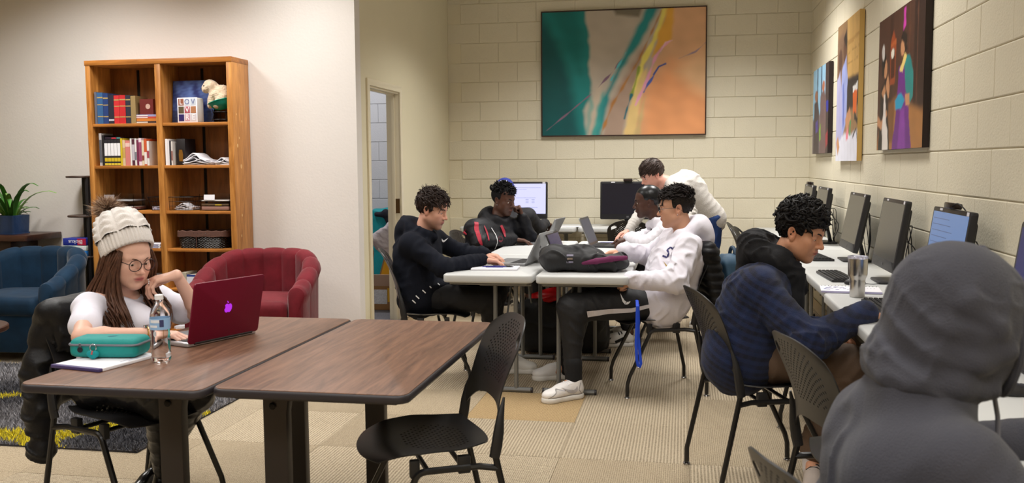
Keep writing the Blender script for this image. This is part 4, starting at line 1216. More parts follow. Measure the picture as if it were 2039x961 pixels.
lay = [((186, 174, 158), [(.27, -.1), (1.1, -.1), (1.1, 1.1), (.30, 1.1)], .10),
       ((222, 172, 130), [(.80, -.1), (1.1, -.1), (1.1, 1.1), (.50, 1.1), (.58, .8), (.66, .5), (.76, .25)], .03),
       ((228, 156, 104), [(.63, .62), (.80, .42), (1.1, .60), (1.1, 1.1), (.60, 1.1)], .10),
       ((230, 186, 140), [(.80, .55), (1.02, .30), (1.1, .75), (.95, .68)], .10, 0, .8) if False else ((228, 182, 136), [(.82, .5), (1.02, .32), (1.1, .75), (.95, .66)], .08),
       (TL, [(-.1, -.1), (.27, -.1), (.275, .10), (.295, .2), (.293, .50), (.315, .64), (.26, .80), (.28, 1.1), (-.1, 1.1)], .02),
       (TD, [(-.1, -.1), (.02, .08), (.10, .25), (.17, .52), (.20, .75), (.26, 1.1), (-.1, 1.1)], .06),
       ((0, 110, 108), [(.03, -.1), (.22, -.1), (.25, .25), (.24, .5), (.15, .28)], .06),
       ((116, 108, 92), [(.44, -.02), (.62, -.02), (.60, .065), (.46, .04)], .02),
       ((28, 136, 138), [(.66, -.05), (.735, -.05), (.60, .28), (.50, .45), (.42, .68), (.36, 1.05), (.27, 1.05), (.33, .80), (.42, .60), (.50, .38)], .025),
       ((70, 160, 152), [(.30, .72), (.38, .66), (.36, .85), (.35, 1.02), (.28, 1.02)], .04),
       ((196, 180, 160), [(.33, .62), (.38, .58), (.33, .9), (.30, 1.02), (.285, 1.02)], .02),
       ((172, 146, 128), [(.62, .30), (.68, .28), (.55, .75), (.49, 1.05), (.37, 1.05), (.42, .75), (.50, .55)], .025),
       ((176, 120, 60), [(.735, .02), (.60, .40), (.44, .75), (.36, 1.02)], .010, .006),
       ((236, 220, 110), [(.745, -.02), (.785, -.02), (.72, .22), (.63, .45), (.59, .75), (.56, .62), (.62, .38), (.70, .18)], .012),
       ((226, 168, 66), [(.775, -.02), (.81, -.02), (.80, .25), (.68, .38), (.72, .2)], .016),
       ((228, 196, 130), [(.60, .55), (.655, .45), (.60, .8), (.575, 1.05), (.50, 1.05), (.54, .78)], .015),
       ((206, 176, 122), [(.62, .75), (.64, .7), (.60, 1.05), (.57, 1.05)], .02),
       ((140, 156, 60), [(.60, .46), (.575, .60), (.555, .68)], .008, .010),
       ((30, 104, 116), [(.555, .68), (.53, .78), (.512, .87)], .006, .007),
       ((236, 164, 196), [(.785, .26), (.74, .31), (.70, .38), (.645, .58), (.58, .76)], .008, .009),
       ((238, 190, 210), [(.80, .255), (.76, .27), (.73, .34)], .006, .006),
       ((74, 96, 176), [(.72, .46), (.685, .54), (.655, .60), (.63, .66)], .004, .005),
       ((60, 84, 160), [(.76, .44), (.72, .46), (.69, .52)], .004, .009),
       ((150, 130, 150), [(1.0, .28), (.94, .35), (.84, .40)], .004, .0025),
       ((128, 96, 120), [(.005, .98), (.2, .78), (.33, .64), (.44, .49), (.50, .38)], .003, .0026),
       ((90, 190, 200), [(.52, .34), (.47, .45), (.43, .56)], .004, .003)]
canvas_paint(PW, PH, 230, 175, painter((200, 184, 166), lay, PW / PH), 'painted_canvas', PRINT, pa, frameM((0, -.0285, 0), (1, 0, 0), (0, 0, 1)))
def wall_print(name, label, y_far, y_near, z0, z1, base, layers, edge):
    """stretched print on the right wall; u runs from its far edge to its near edge"""
    w_, h = y_far - y_near, z1 - z0
    t = thing(name, label, 'picture', (XR - .0125, (y_far + y_near) / 2, z0), 0)
    MB().box(-.034, 0, -w_ / 2, w_ / 2, 0, h).build('stretcher', mat(name + '_edge_%d' % edge[0], edge, .6), t, smooth=False)
    canvas_paint(w_, h, 70, 90, painter(base, layers, w_ / h), 'printed_canvas', PRINT, t, frameM((-.0345, 0, 0), (0, -1, 0), (0, 0, 1)))
    return t
SK = (196, 140, 100)
def ell_pts(cx, cy, rx, ry, n=14): return [(cx + rx * cos(2 * pi * i / n), cy + ry * sin(2 * pi * i / n)) for i in range(n)]
L3 = [((60, 34, 26), [(.28, -.1), (.36, -.1), (.36, .7), (.28, .7)], .02), ((78, 46, 34), [(.50, -.1), (.54, -.1), (.54, .6), (.5, .6)], .01), ((48, 26, 22), [(.80, -.1), (1.1, -.1), (1.1, .75), (.8, .75)], .03),
      ((92, 56, 40), [(.7, -.1), (.72, -.1), (.72, .7), (.70, .7)], .006), ((88, 52, 38), [(.86, -.1), (.88, -.1), (.88, .7), (.86, .7)], .006),
      ((150, 66, 30), [(.29, .22), (.36, .12), (.42, .22), (.42, .5), (.40, .52), (.30, .52)], .008), ((70, 28, 16), [(.31, .27), (.40, .27), (.40, .48), (.31, .48)], .006), ((220, 214, 200), ell_pts(.352, .295, .035, .04), .004), ((176, 90, 44), [(.29, .22), (.42, .20), (.42, .235), (.29, .25)], .004),
      ((164, 112, 62), [(.1, .78), (.45, .62), (.75, .70), (1.1, .78), (1.1, 1.1), (-.1, 1.1)], .04), ((120, 78, 40), [(.25, .66), (.42, .62), (.40, .95), (.22, .95)], .03),
      ((26, 20, 22), [(.08, .52), (.2, .46), (.28, .56), (.27, .75), (.34, 1.1), (.02, 1.1), (.06, .75)], .010), (SK, [(.10, .56), (.16, .50), (.2, .55), (.16, .62)], .01), (SK, [(.20, .52), (.25, .42), (.29, .52), (.285, .62), (.26, .62)], .008), (SK, [(.0, .72), (.1, .78), (.24, .70), (.25, .74), (.10, .84), (-.02, .8)], .008),
      ((230, 222, 216), [(.16, .58), (.19, .58), (.22, .78), (.27, .86), (.28, 1.03), (.14, 1.03), (.13, .84)], .008), (SK, ell_pts(.185, .385, .045, .07), .006), ((24, 18, 18), [(.08, .32), (.13, .27), (.20, .29), (.17, .36), (.14, .44), (.10, .43)], .008), ((206, 200, 196), ell_pts(.12, .25, .035, .06), .012),
      ((104, 34, 128), [(.50, .42), (.66, .42), (.72, .72), (.80, 1.04), (.36, 1.04), (.46, .74)], .008), ((130, 52, 156), [(.55, .72), (.64, .72), (.68, 1.04), (.50, 1.04)], .02),
      ((30, 130, 128), [(.60, .36), (.72, .36), (.80, .48), (.80, .66), (.74, .70), (.66, .60)], .008), ((22, 150, 190), [(.42, .64), (.56, .60), (.64, .66), (.56, .72), (.44, .71)], .008), (SK, [(.64, .62), (.74, .62), (.74, .70), (.66, .70)], .006),
      ((226, 200, 120), [(.52, .44), (.62, .33), (.66, .36), (.58, .46)], .006), (SK, ell_pts(.575, .285, .045, .065), .006), ((30, 20, 20), [(.52, .22), (.58, .17), (.66, .21), (.67, .32), (.62, .33), (.60, .26)], .008), ((206, 60, 170), [(.58, .02), (.62, .02), (.63, .14), (.58, .17)], .010)]
wall_print('stage_print', 'print of two costumed women, one in purple and teal, nearest on the right wall', 6.24, 5.10, 1.472, 2.272, (74, 44, 34), L3, (38, 24, 22))
L2 = [((206, 164, 96), [(.45, -.1), (1.1, -.1), (1.1, .42), (.52, .42)], .02), ((184, 140, 76), [(.5, .16), (1.1, .13), (1.1, .16), (.5, .19)], .006), ((176, 134, 74), [(.5, .24), (1.1, .22), (1.1, .23), (.5, .25)], .003), ((176, 134, 74), [(.5, .31), (1.1, .30), (1.1, .31), (.5, .32)], .003),
      ((40, 34, 34), [(.5, .42), (1.1, .42), (1.1, .62), (.5, .66)], .02), ((126, 96, 74), [(-.1, .12), (.3, .06), (.45, .3), (.2, .4), (-.1, .4)], .04),
      ((96, 66, 50), ell_pts(.38, .20, .09, .10), .01), ((88, 60, 48), ell_pts(.16, .26, .09, .09), .01), ((36, 26, 24), [(.3, .12), (.42, .06), (.48, .16), (.44, .2)], .01),
      ((158, 170, 226), [(.24, .34), (.44, .26), (.52, .4), (.5, .7), (.3, .86), (.22, .7)], .012), ((176, 174, 214), [(-.05, .42), (.16, .34), (.26, .5), (.3, .82), (.1, .95), (-.1, .9)], .015), ((104, 120, 196), [(.3, .45), (.36, .42), (.4, .7), (.34, .8)], .01),
      ((222, 222, 236), [(-.1, 1.1), (.05, .88), (.4, .80), (.7, .82), (1.1, .78), (1.1, 1.1)], .02), ((226, 104, 34), [(.78, .52), (.96, .50), (.94, .68), (.80, .68)], .006), ((236, 236, 236), [(.76, .49), (.98, .47), (.97, .52), (.78, .53)], .004), ((40, 160, 90), [(.66, .68), (.72, .67), (.70, .82), (.66, .82)], .006), ((232, 130, 150), [(.50, .76), (.60, .74), (.6, .84), (.5, .86)], .008),
      (SK, [(.45, .70), (.66, .62), (.72, .70), (.52, .80)], .01), (SK, [(.02, .86), (.1, .82), (.2, .9), (.1, .96)], .008), ((26, 26, 28), [(.85, .66), (1.0, .72), (1.0, .76), (.86, .72)], .005), ((26, 26, 30), [(.80, .84), (.95, .78), (1.0, .86)], .004, .006)]
wall_print('laboratory_print', 'print of people in pale blue lab coats, middle of three on the right wall', 7.86, 6.93, 1.408, 2.47, (150, 116, 80), L2, (206, 168, 96))
L1 = [((150, 196, 226), [(-.1, -.1), (.8, -.1), (.8, .5), (-.1, .6)], .03), ((36, 52, 84), [(.26, -.1), (.32, -.1), (.34, .4), (.28, .4)], .01), ((40, 54, 84), [(.52, -.1), (.58, -.1), (.60, .4), (.54, .4)], .01), ((60, 46, 46), [(.80, -.1), (1.1, -.1), (1.1, 1.1), (.86, 1.1)], .02),
      ((70, 58, 62), [(.1, .4), (.3, .34), (.42, .5), (.46, 1.1), (.06, 1.1)], .02), ((156, 106, 80), ell_pts(.22, .32, .09, .07), .01), ((110, 86, 86), [(.5, .34), (.72, .26), (.86, .4), (.86, 1.1), (.5, 1.1)], .02), ((176, 110, 84), ell_pts(.68, .24, .08, .06), .01), ((84, 66, 150), [(.2, .62), (.36, .6), (.36, .74), (.22, .76)], .01), ((130, 180, 50), [(.46, .72), (.54, .66), (.56, .84), (.48, .86)], .01), ((30, 40, 150), [(.86, .42), (1.0, .42), (1.0, .54), (.88, .54)], .01), ((150, 44, 54), [(.86, .8), (1.0, .74), (1.0, .9), (.88, .95)], .01)]
wall_print('event_print', 'smallest print, of standing figures against blue, farthest on the right wall', 9.25, 8.30, 1.478, 2.255, (120, 108, 112), L1, (40, 28, 30))
# ---------------------------------------------------------------- computers
MBK = mat('monitor_black', (30, 29, 32), .42, bump=(600, .03))
SCR = mat('screen_off', (46, 45, 46), .22, spec=.45)
def glow(name, c, e): return mat(name, (10, 10, 12), .3, emit=(c, e))
STK = mat('white_sticker', (216, 214, 222), .5)
def cable(parent, pts, r=.0028, name='cable', m=None):
    P = [Vector(p) for p in pts]; Q = []
    for i in range(len(P) - 1):
        a = P[max(i - 1, 0)]; b, c = P[i], P[i + 1]; d = P[min(i + 2, len(P) - 1)]
        for k in range(6):
            t = k / 6; Q.append(.5 * ((2 * b) + (c - a) * t + (2 * a - 5 * b + 4 * c - d) * t * t + (3 * b - a - 3 * c + d) * t ** 3))
    Q.append(P[-1])
    return MB().tube(Q, r, 6).build(name, m or MBK, parent)
def monitor(loc, rz, label, screen, group, tilt=8, cam_=False, lines=None, cables=True, seed=0, w_=.56, h=.385, zb=.075):
    """screen looks to local -y"""
    t = thing('desktop_computer', label, 'computer', loc, rz, group)
    pv = bpy.data.objects.new('panel', None)
    bpy.data.objects.remove(pv)
    Mt = Matrix.Translation((0, 0, zb)) @ Matrix.Rotation(rad(-tilt), 4, 'X')
    body = MB().prism(rrect(w_, h, .014, 4, 0, h / 2), -.030, 0, M=Mt @ frameM((0, 0, 0), (1, 0, 0), (0, 0, 1))).build('housing', MBK, t, bevel=.004)
    hp = [(-w_ / 2 + .02, .02), (w_ / 2 - .02, .02), (w_ / 2 - .03, h - .02), (-w_ / 2 + .03, h - .02)]
    MB().prism([(p[0] * .92, p[1] * .86 + .03) for p in hp], -.052, -.028, M=Mt @ frameM((0, 0, 0), (1, 0, 0), (0, 0, 1))).build('back_shell', MBK, t, bevel=.014)
    sx, s0, s1 = w_ / 2 - .018, .055, h - .020
    sco = MB().box(-sx, sx, -.0008, .001, s0, s1, M=Mt).build('screen', screen, t, smooth=False)
    if lines:
        for (x0, x1, z_, hh, c) in lines:
            MB().box(-sx + 2 * sx * x0, -sx + 2 * sx * x1, -.0013, -.0009, s0 + (s1 - s0) * z_, s0 + (s1 - s0) * z_ + hh, M=Mt).build('screen_text', c, sco, smooth=False)
    MB().box(w_ / 2 - .052, w_ / 2 - .022, -.0012, 0, h - .019, h - .003, M=Mt).build('asset_sticker', STK, t, smooth=False)
    MB().box(-w_ / 2 + .11, -w_ / 2 + .15, -.0012, 0, h - .014, h - .004, M=Mt).build('asset_sticker', STK, t, smooth=False)
    MB().box(-.012, .012, -.0012, 0, .018, .034, M=Mt).build('maker_mark', mat('grey_mark', (96, 96, 100), .4, .4), t, smooth=False)
    MB().prism([(-.035, .0), (.035, .0), (.030, .26), (-.030, .26)], -.012, .012, M=Matrix.Translation((0, .115, .01)) @ Matrix.Rotation(rad(14), 4, 'X') @ frameM((0, 0, 0), (1, 0, 0), (0, 0, 1))).build('stand_post', MBK, t, bevel=.004)
    MB().prism(rrect(.25, .19, .02, 3, 0, .06), 0, .012).build('stand_base', MBK, t, bevel=.004)
    if cam_:
        c_ = MB().box(-.045, .045, -.022, .030, h + .001, h + .026, M=Mt).build('webcam', mat('webcam_black', (40, 28, 24), .3), t, bevel=.005)
        cable(t, [(.03, .04, h + zb + .0), (.08, .06, h + zb + .02), (.13, .09, h + zb - .05), (.10, .11, .2)], name='webcam_cable')
    if cables:
        r = random.Random(seed)
        for i in range(5):
            x = r.uniform(-.08, .08)
            cable(t, [(x, .08, .20 + r.uniform(-.05, .08)), (x + r.uniform(-.12, .12), .13, .26 + r.uniform(-.05, .07)), (x + r.uniform(-.15, .15), .15, .12 + r.uniform(-.04, .06)), (x * .5, .14, .04), (r.uniform(-.1, .1), .15, .0035)])
    return t
WG = 'all-in-one computers along the right wall'
DKL = glow('screen_ink', (84, 112, 168), .35)
BLUE = glow('screen_blue', (108, 146, 204), .50)
LITL = glow('screen_lavender', (205, 205, 250), .98)
GREYL = glow('screen_grey_text', (170, 176, 216), .62)
DPUR = glow('screen_dim_blue', (40, 44, 110), .45)
def rmon(y, label, screen, **k): return monitor((1.075, y, .7405), -pi / 2, label, screen, WG, **k)
rmon(8.78, 'computer with a webcam on top, farthest along the right wall', SCR, cam_=True, seed=1)
rmon(7.90, 'computer with a dark screen, second farthest along the right wall', SCR, seed=2)
rmon(6.48, 'dark computer tilted back, beyond the curly-haired man on the right wall desk', SCR, tilt=11, seed=3)
rmon(5.34, 'dark computer standing behind the steel tumbler on the right wall desk', SCR, tilt=9, seed=4)
rmon(4.22, 'computer with a blue lit screen and webcam behind the grey hood', BLUE, tilt=8, cam_=True, seed=5, lines=[(.04, .5 + .06 * (i % 3), .9 - .085 * i, .003, DKL) for i in range(9)])
rmon(3.10, 'computer with a dim blue screen at the right edge of the view', DPUR, tilt=8, cam_=True, seed=6)
BG = 'all-in-one computers on the back wall desks'
monitor((-1.66, 9.42, .7655), 0, 'computer with a bright lavender screen on the back wall desk', LITL, BG, tilt=4, zb=.07, seed=7, lines=[(.36, .9, .86, .004, GREYL), (.36, .62, .80, .003, GREYL)] + [(.60 + .12 * (i % 2), .66 + .12 * (i % 2), .46 - .05 * (i // 2), .005, GREYL) for i in range(6)] + [(.40, .8, .52, .003, GREYL), (.4, .84, .2, .004, GREYL)])
monitor((-.555, 9.42, .7655), 0, 'computer with a dark screen and webcam on the back wall desk', mat('screen_black', (26, 25, 36), .3), BG, tilt=4, zb=.07, cam_=True, seed=8)
KEY = mat('key_black', (30, 30, 32), .5)
def keyboard(loc, rz, label, group='black keyboards on the right wall desks'):
    t = thing('keyboard', label, 'keyboard', loc, rz, group)
    MB().prism(rrect(.44, .14, .008, 3), 0, .014).build('case', MBK, t, bevel=.003)
    mb = MB()
    for r_ in range(5):
        for c_ in range(20):
            x, y = -.205 + c_ * .0216, -.050 + r_ * .0225
            if r_ == 0 and 3 < c_ < 9: continue
            mb.add([(x - .0085, y - .009, .014), (x + .0085, y - .009, .014), (x + .0085, y + .009, .014), (x - .0085, y + .009, .014), (x - .007, y - .007, .021), (x + .007, y - .007, .021), (x + .007, y + .0075, .021), (x - .007, y + .0075, .021)], [(4, 5, 6, 7)] + [(i, (i + 1) % 4, 4 + (i + 1) % 4, 4 + i) for i in range(4)])
    mb.box(-.135, -.03, -.059, -.041, .014, .021)
    mb.build('keys', KEY, t, smooth=False, kind='stuff')
    return t
keyboard((.865, 5.50, .741), -pi / 2 + .06, 'black keyboard beyond the steel tumbler, before the dark computer')
keyboard((.90, 4.34, .741), -pi / 2, 'black keyboard before the blue lit computer, by the plaid sleeve')
keyboard((.905, 6.62, .741), -pi / 2 + .1, 'black keyboard beside the curly-haired man\'s face')
keyboard((.90, 3.15, .741), -pi / 2, 'black keyboard before the dim blue computer, beside the grey hood')
def mouse(loc, rz, label):
    t = thing('mouse', label, 'mouse', loc, rz, 'computer mice on the right wall desks')
    S = SDF(); S.ell((0, 0, .008), (.030, .056, .026), k=.01); S.box((0, 0, -.05), (.1, .1, .05), .002, k=.004, op=-1)
    V, F = S.verts(.005); new_obj('shell', np_mesh('shell', V, F, MBK), t)
    MB().tube([(0, .02, .030), (0, .036, .027)], .004, 8).build('wheel', mat('wheel_grey', (70, 70, 74), .4), t)
    cable(t, [(0, .055, .006), (.01, .09, .004), (-.03, .15, .004), (.02, .22, .004)], .002)
    return t
mouse((.915, 5.20, .741), -pi / 2, 'black mouse just beyond the steel tumbler')
mouse((.92, 2.78, .741), -pi / 2, 'black mouse at the right edge, beside the grey hood')
# ---------------------------------------------------------------- laptops
def laptop(name, label, hinge, user, w_, d_, lid_h, open_, lid_m, base_m, screen, group=None, mark=None, keys=True):
    """hinge centre, user direction; local -y runs to the user"""
    rz = atan2(user[0], -user[1])
    t = thing(name, label, 'laptop', hinge, rz, group)
    MB().prism(rrect(w_, d_, .012, 4, 0, -d_ / 2), 0.001, .015).build('base', base_m, t, bevel=.003)
    mb = MB()
    nk, rk = 14, 5
    kw = (w_ - .04) / nk
    for r_ in range(rk):
        for c_ in range(nk):
            x, y = -w_ / 2 + .02 + kw * (c_ + .5), -.030 - .0185 * r_
            mb.box(x - kw * .43, x + kw * .43, y - .008, y + .008, .0148, .0164)
    mb.build('keys', KEY, t, smooth=False, kind='stuff')
    MB().box(-.05, .05, -d_ + .012, -d_ + .075, .0149, .0155).build('trackpad', mat('trackpad_grey', (120, 120, 124), .4), t, smooth=False)
    Mt = Matrix.Translation((0, 0, .012)) @ Matrix.Rotation(rad(-(open_ - 90)), 4, 'X')
    lid = MB().prism(rrect(w_, lid_h, .012, 4, 0, lid_h / 2), -.006, .002, M=Mt @ frameM((0, 0, 0), (1, 0, 0), (0, 0, 1))).build('lid', lid_m, t, bevel=.002)
    MB().prism(rrect(w_ - .006, lid_h - .006, .01, 4, 0, lid_h / 2), 0, .0006, M=Mt @ frameM((0, -.0021, 0), (1, 0, 0), (0, 0, 1))).build('screen_bezel', mat('bezel_black', (20, 20, 22), .3), t, smooth=False)
    MB().box(-w_ / 2 + .012, w_ / 2 - .012, -.0032, -.0028, .022, lid_h - .014, M=Mt).build('screen', screen, t, smooth=False)
    MB().tube([(-w_ / 2 + .03, .002, .012), (w_ / 2 - .03, .002, .012)], .006, 8).build('hinge', MBK, t)
    Mb = Mt @ frameM((0, .0066, lid_h * .52), (-1, 0, 0), (0, 0, 1))
    if mark == 'fruit':
        GL = glow('logo_glow', (190, 50, 235), .75)
        pts = [(0, .012), (.006, .0155), (.012, .0145), (.0165, .010), (.0140, .004), (.0138, -.001), (.0178, -.007), (.0140, -.016), (.008, -.0195), (0, -.0175), (-.007, -.0195), (-.0135, -.015), (-.0175, -.006), (-.0175, .004), (-.014, .0115), (-.008, .015)]
        pts = [(-a, b) for a, b in pts]
        MB().prism(pts[::-1], 0, .0008, M=Mb).build('logo', GL, lid, smooth=False)
        MB().prism([(-.000, .0165), (-.001, .022), (-.008, .0275), (-.0075, .021)], 0, .0008, M=Mb).build('logo_leaf', GL, lid, smooth=False)
    elif mark:
        MB().lathe([(0, 0), (.017, .0006), (.0172, 0)][::-1], 20, M=Mb @ Matrix.Translation((.0, 0, 0))).build('logo_disc', mat('logo_silver', (168, 168, 172), .35, .5), lid)
        text_obj('logo_letters', mark, .024, mat('logo_dark', (90, 90, 96), .5), lid, Mb @ Matrix.Translation((0, 0, .0012)))
    return t
MAR = mat('maroon_hard_case', (112, 4, 40), .42, spec=.4)
SILV = mat('silver_alloy', (196, 196, 202), .32, .7)
GRYL = mat('grey_laptop', (140, 141, 143), .38, .45)
DKG = mat('dark_laptop', (52, 51, 54), .4, .2)
laptop('laptop', 'maroon laptop with a glowing purple logo before the girl in the knit hat', (-1.718, 3.212, .7412), (-.936, .350), .338, .228, .232, 102, MAR, SILV, glow('girl_screen', (230, 230, 240), .8), mark='fruit')
LG = 'laptops on the white tables'
laptop('laptop', 'grey laptop under the hands of the man in the navy hoodie', (-.985, 6.035, .7412), (-.985, .13), .335, .235, .225, 116, GRYL, GRYL, glow('office_screen', (220, 224, 236), .7), LG, mark='hp')
laptop('laptop', 'grey laptop before the man in the black and red jacket', (-1.105, 7.61, .7412), (-.985, .13), .325, .235, .225, 117, GRYL, GRYL, glow('office_screen', (220, 224, 236), .7), LG, mark='hp')
laptop('laptop', 'dark laptop seen edge-on before the man in the black headwrap', (-.705, 7.42, .7412), (.985, -.10), .335, .235, .235, 112, GRYL, DKG, glow('dark_ui', (60, 70, 110), .3), LG)
laptop('laptop', 'small dark laptop whose screen rises behind the black backpack', (-.80, 6.16, .7412), (.975, -.12), .30, .215, .205, 112, DKG, DKG, mat('screen_violet', (56, 52, 76), .25, emit=((50, 44, 84), .25)), LG)
# ---------------------------------------------------------------- people
def sstep(a, b, x):
    t = np.clip((x - a) / (b - a), 0, 1); return t * t * (3 - 2 * t)
def head_prims(lids=0.5, nose=1.0, jaw=1.0, lipf=1.0):
    S = SDF()
    S.ell((0, -.016, .038), (.075, .096, .084), k=.01)
    S.ell((0, .030, .040), (.062, .052, .058), k=.03)
    S.ell((0, .026, -.022), (.059, .060, .070), k=.03)
    S.ell((0, .022, -.066), (.047 * jaw, .052, .046), k=.03)
    for x in (-1, 1):
        S.cap((x * .052 * jaw, -.004, -.052), (x * .020 * jaw, .062, -.094), .017, .015, k=.03)
        S.ell((x * .042, .057, -.020), (.021, .021, .018), k=.025)
        S.ell((x * .036, .045, -.052), (.022, .028, .032), k=.03)
        S.cap((x * .010, .083, .022), (x * .045, .066, .024), .010, .008, k=.018)
    S.ell((0, .066, -.098), (.021, .020, .017), k=.022)
    for x in (-1, 1): S.ell((x * .031, .092, .003), (.019, .015, .013), k=.014, op=-1)
    for x in (-1, 1): S.ell((x * .031, .0695, .002), (.0165, .0160, .0140), k=.004)
    S.cap((0, .079, .018), (0, .098 + .006 * nose, -.026), .0075, .0100 * nose, k=.012)
    S.ell((0, .100 + .006 * nose, -.031), (.0105 * nose, .0115, .0095), k=.008)
    for x in (-1, 1): S.ell((x * .0125 * nose, .093, -.034), (.0080, .0105, .0080), k=.007)
    S.ell((0, .074, -.060), (.029, .019, .024), k=.016)
    S.ell((0, .0895, -.0570), (.022, .0085 * lipf, .0055 * lipf), k=.005)
    S.ell((0, .0875, -.0672), (.019, .0095 * lipf, .0068 * lipf), k=.005)
    S.ell((0, .097, -.0800), (.016, .010, .006), k=.010, op=-1)
    for x in (-1, 1): S.ell((x * .0055, .098, -.042), (.0035, .004, .004), k=.003, op=-1)
    Ry = lambda a: np.array(((cos(a), 0, sin(a)), (0, 1, 0), (-sin(a), 0, cos(a))))
    Rx = lambda a: np.array(((1, 0, 0), (0, cos(a), -sin(a)), (0, sin(a), cos(a))))
    for x in (-1, 1):
        S.ell((x * .0745, -.010, -.004), (.0085, .019, .031), R=Ry(x * .25) @ Rx(.18), k=.006)
        S.ell((x * .0715, -.004, -.026), (.0075, .010, .013), k=.006)
        S.ell((x * .0840, -.0075, .002), (.0085, .012, .020), R=Ry(x * .25) @ Rx(.18), k=.004, op=-1)
        # eye opening between the lids
        h = .0062 * (1 - lids) + .0006
        S.ell((x * .0315, .090, .001 - .006 * lids), (.0125, .022, h), k=.002, op=-1)
    return S
def skin_color(base, lip, H, sc, stubble=0.0, stub_col=(60, 45, 40), warm=0.25):
    """per-vertex albedo in head coordinates (lips, ears, cheeks, beard growth), plus shade painted between the lips"""
    R, c = H
    b = np.array(lin(base)); lp = np.array(lin(lip)); st = np.array(lin(stub_col))
    red = b * np.array((1.12, .78, .72))
    def f(P):
        q = (P - c) @ R / sc
        x, y, z = np.abs(q[:, 0]), q[:, 1], q[:, 2]
        C = np.repeat(b[None], len(P), 0)
        def mixc(w_, col):
            nonlocal C
            C = C * (1 - w_[:, None]) + col * w_[:, None]
        inh = (np.linalg.norm(q, axis=1) < .17)
        ear = np.exp(-((x - .076) / .014) ** 2 - ((y + .01) / .025) ** 2 - (z / .04) ** 2)
        chk = np.exp(-((x - .042) / .02) ** 2 - ((y - .065) / .03) ** 2 - ((z + .03) / .022) ** 2)
        nse = np.exp(-(x / .016) ** 2 - ((y - .108) / .02) ** 2 - ((z + .03) / .018) ** 2)
        mixc(np.clip(ear * .7 + chk * .35 + nse * .5, 0, 1) * warm * 2 * inh, red)
        if stubble:
            s_ = sstep(-.035, -.075, z) * sstep(.075, .03, np.abs(y - .05)) + np.exp(-(x / .03) ** 2 - ((y - .09) / .02) ** 2 - ((z + .049) / .007) ** 2)
            s_ = np.clip(s_, 0, 1) * (z > -.13) * inh
            mixc(s_ * stubble, st)
        li = np.exp(-(x / .021) ** 4 - ((y - .092) / .016) ** 2 - ((z + .0618) / .0095) ** 4) * inh
        mixc(np.clip(li * 1.1, 0, 1), lp)
        ln = np.exp(-(x / .022) ** 4 - ((z + .0618) / .0022) ** 2) * (y > .078) * inh  # dark line painted in for the shade of the uncarved mouth slit
        mixc(ln * .75, lp * .25)
        return C
    return f
def hand_prims(S, w, d, n, side, curl=(.35, .4, .45, .5), spread=.06, thumb=0.0, sc=1.0, thumb_in=0.0, k=.004):
    """side +1: thumb on +x of the hand frame (left hand palm down); d finger direction, n back of the hand"""
    d = unit(d); n = np.array(n, float); n = unit(n - d * (n @ d)); x = np.cross(d, n)
    R = np.stack([x, d, n], 1); w = np.array(w, float)
    T = lambda p: w + R @ (np.array(p, float) * sc)
    s = side
    kx = [s * .029, s * .010, -s * .010, -s * .028]; ky = [.088, .093, .089, .080]
    for i in range(4):
        S.cap(T((kx[i] * .55, .0, -.001)), T((kx[i], ky[i], 0)), .0150 * sc, .0105 * sc, k=.014 * sc)
    L = [(.042, .026, .021), (.046, .030, .022), (.043, .028, .022), (.034, .021, .019)]
    rr = [.0092, .0095, .0090, .0078]
    for i in range(4):
        a = spread * (1.5 - i) * s; th = 0.10
        p = np.array((kx[i], ky[i], .001)); cu = curl[i]
        for j in range(3):
            th += cu * (1.0, 1.15, .8)[j]
            q = p + L[i][j] * np.array((sin(a) * cos(th), cos(th), -sin(th)))
            S.cap(T(p), T(q), rr[i] * sc * (1 - .08 * j), rr[i] * sc * (1 - .08 * (j + 1)), k=k)
            p = q
    b = np.array((s * .020, .020, -.008)); m = np.array((s * (.045 - .015 * thumb_in), .052, -.014 - .016 * thumb))
    i1 = np.array((s * (.056 - .030 * thumb_in), .082, -.018 - .026 * thumb)); t = np.array((s * (.054 - .040 * thumb_in), .108, -.022 - .030 * thumb))
    S.cap(T(b), T(m), .0155 * sc, .0130 * sc, k=.012 * sc); S.cap(T(m), T(i1), .0120 * sc, .0105 * sc, k=.005); S.cap(T(i1), T(t), .0105 * sc, .0085 * sc, k=.004)
    return T
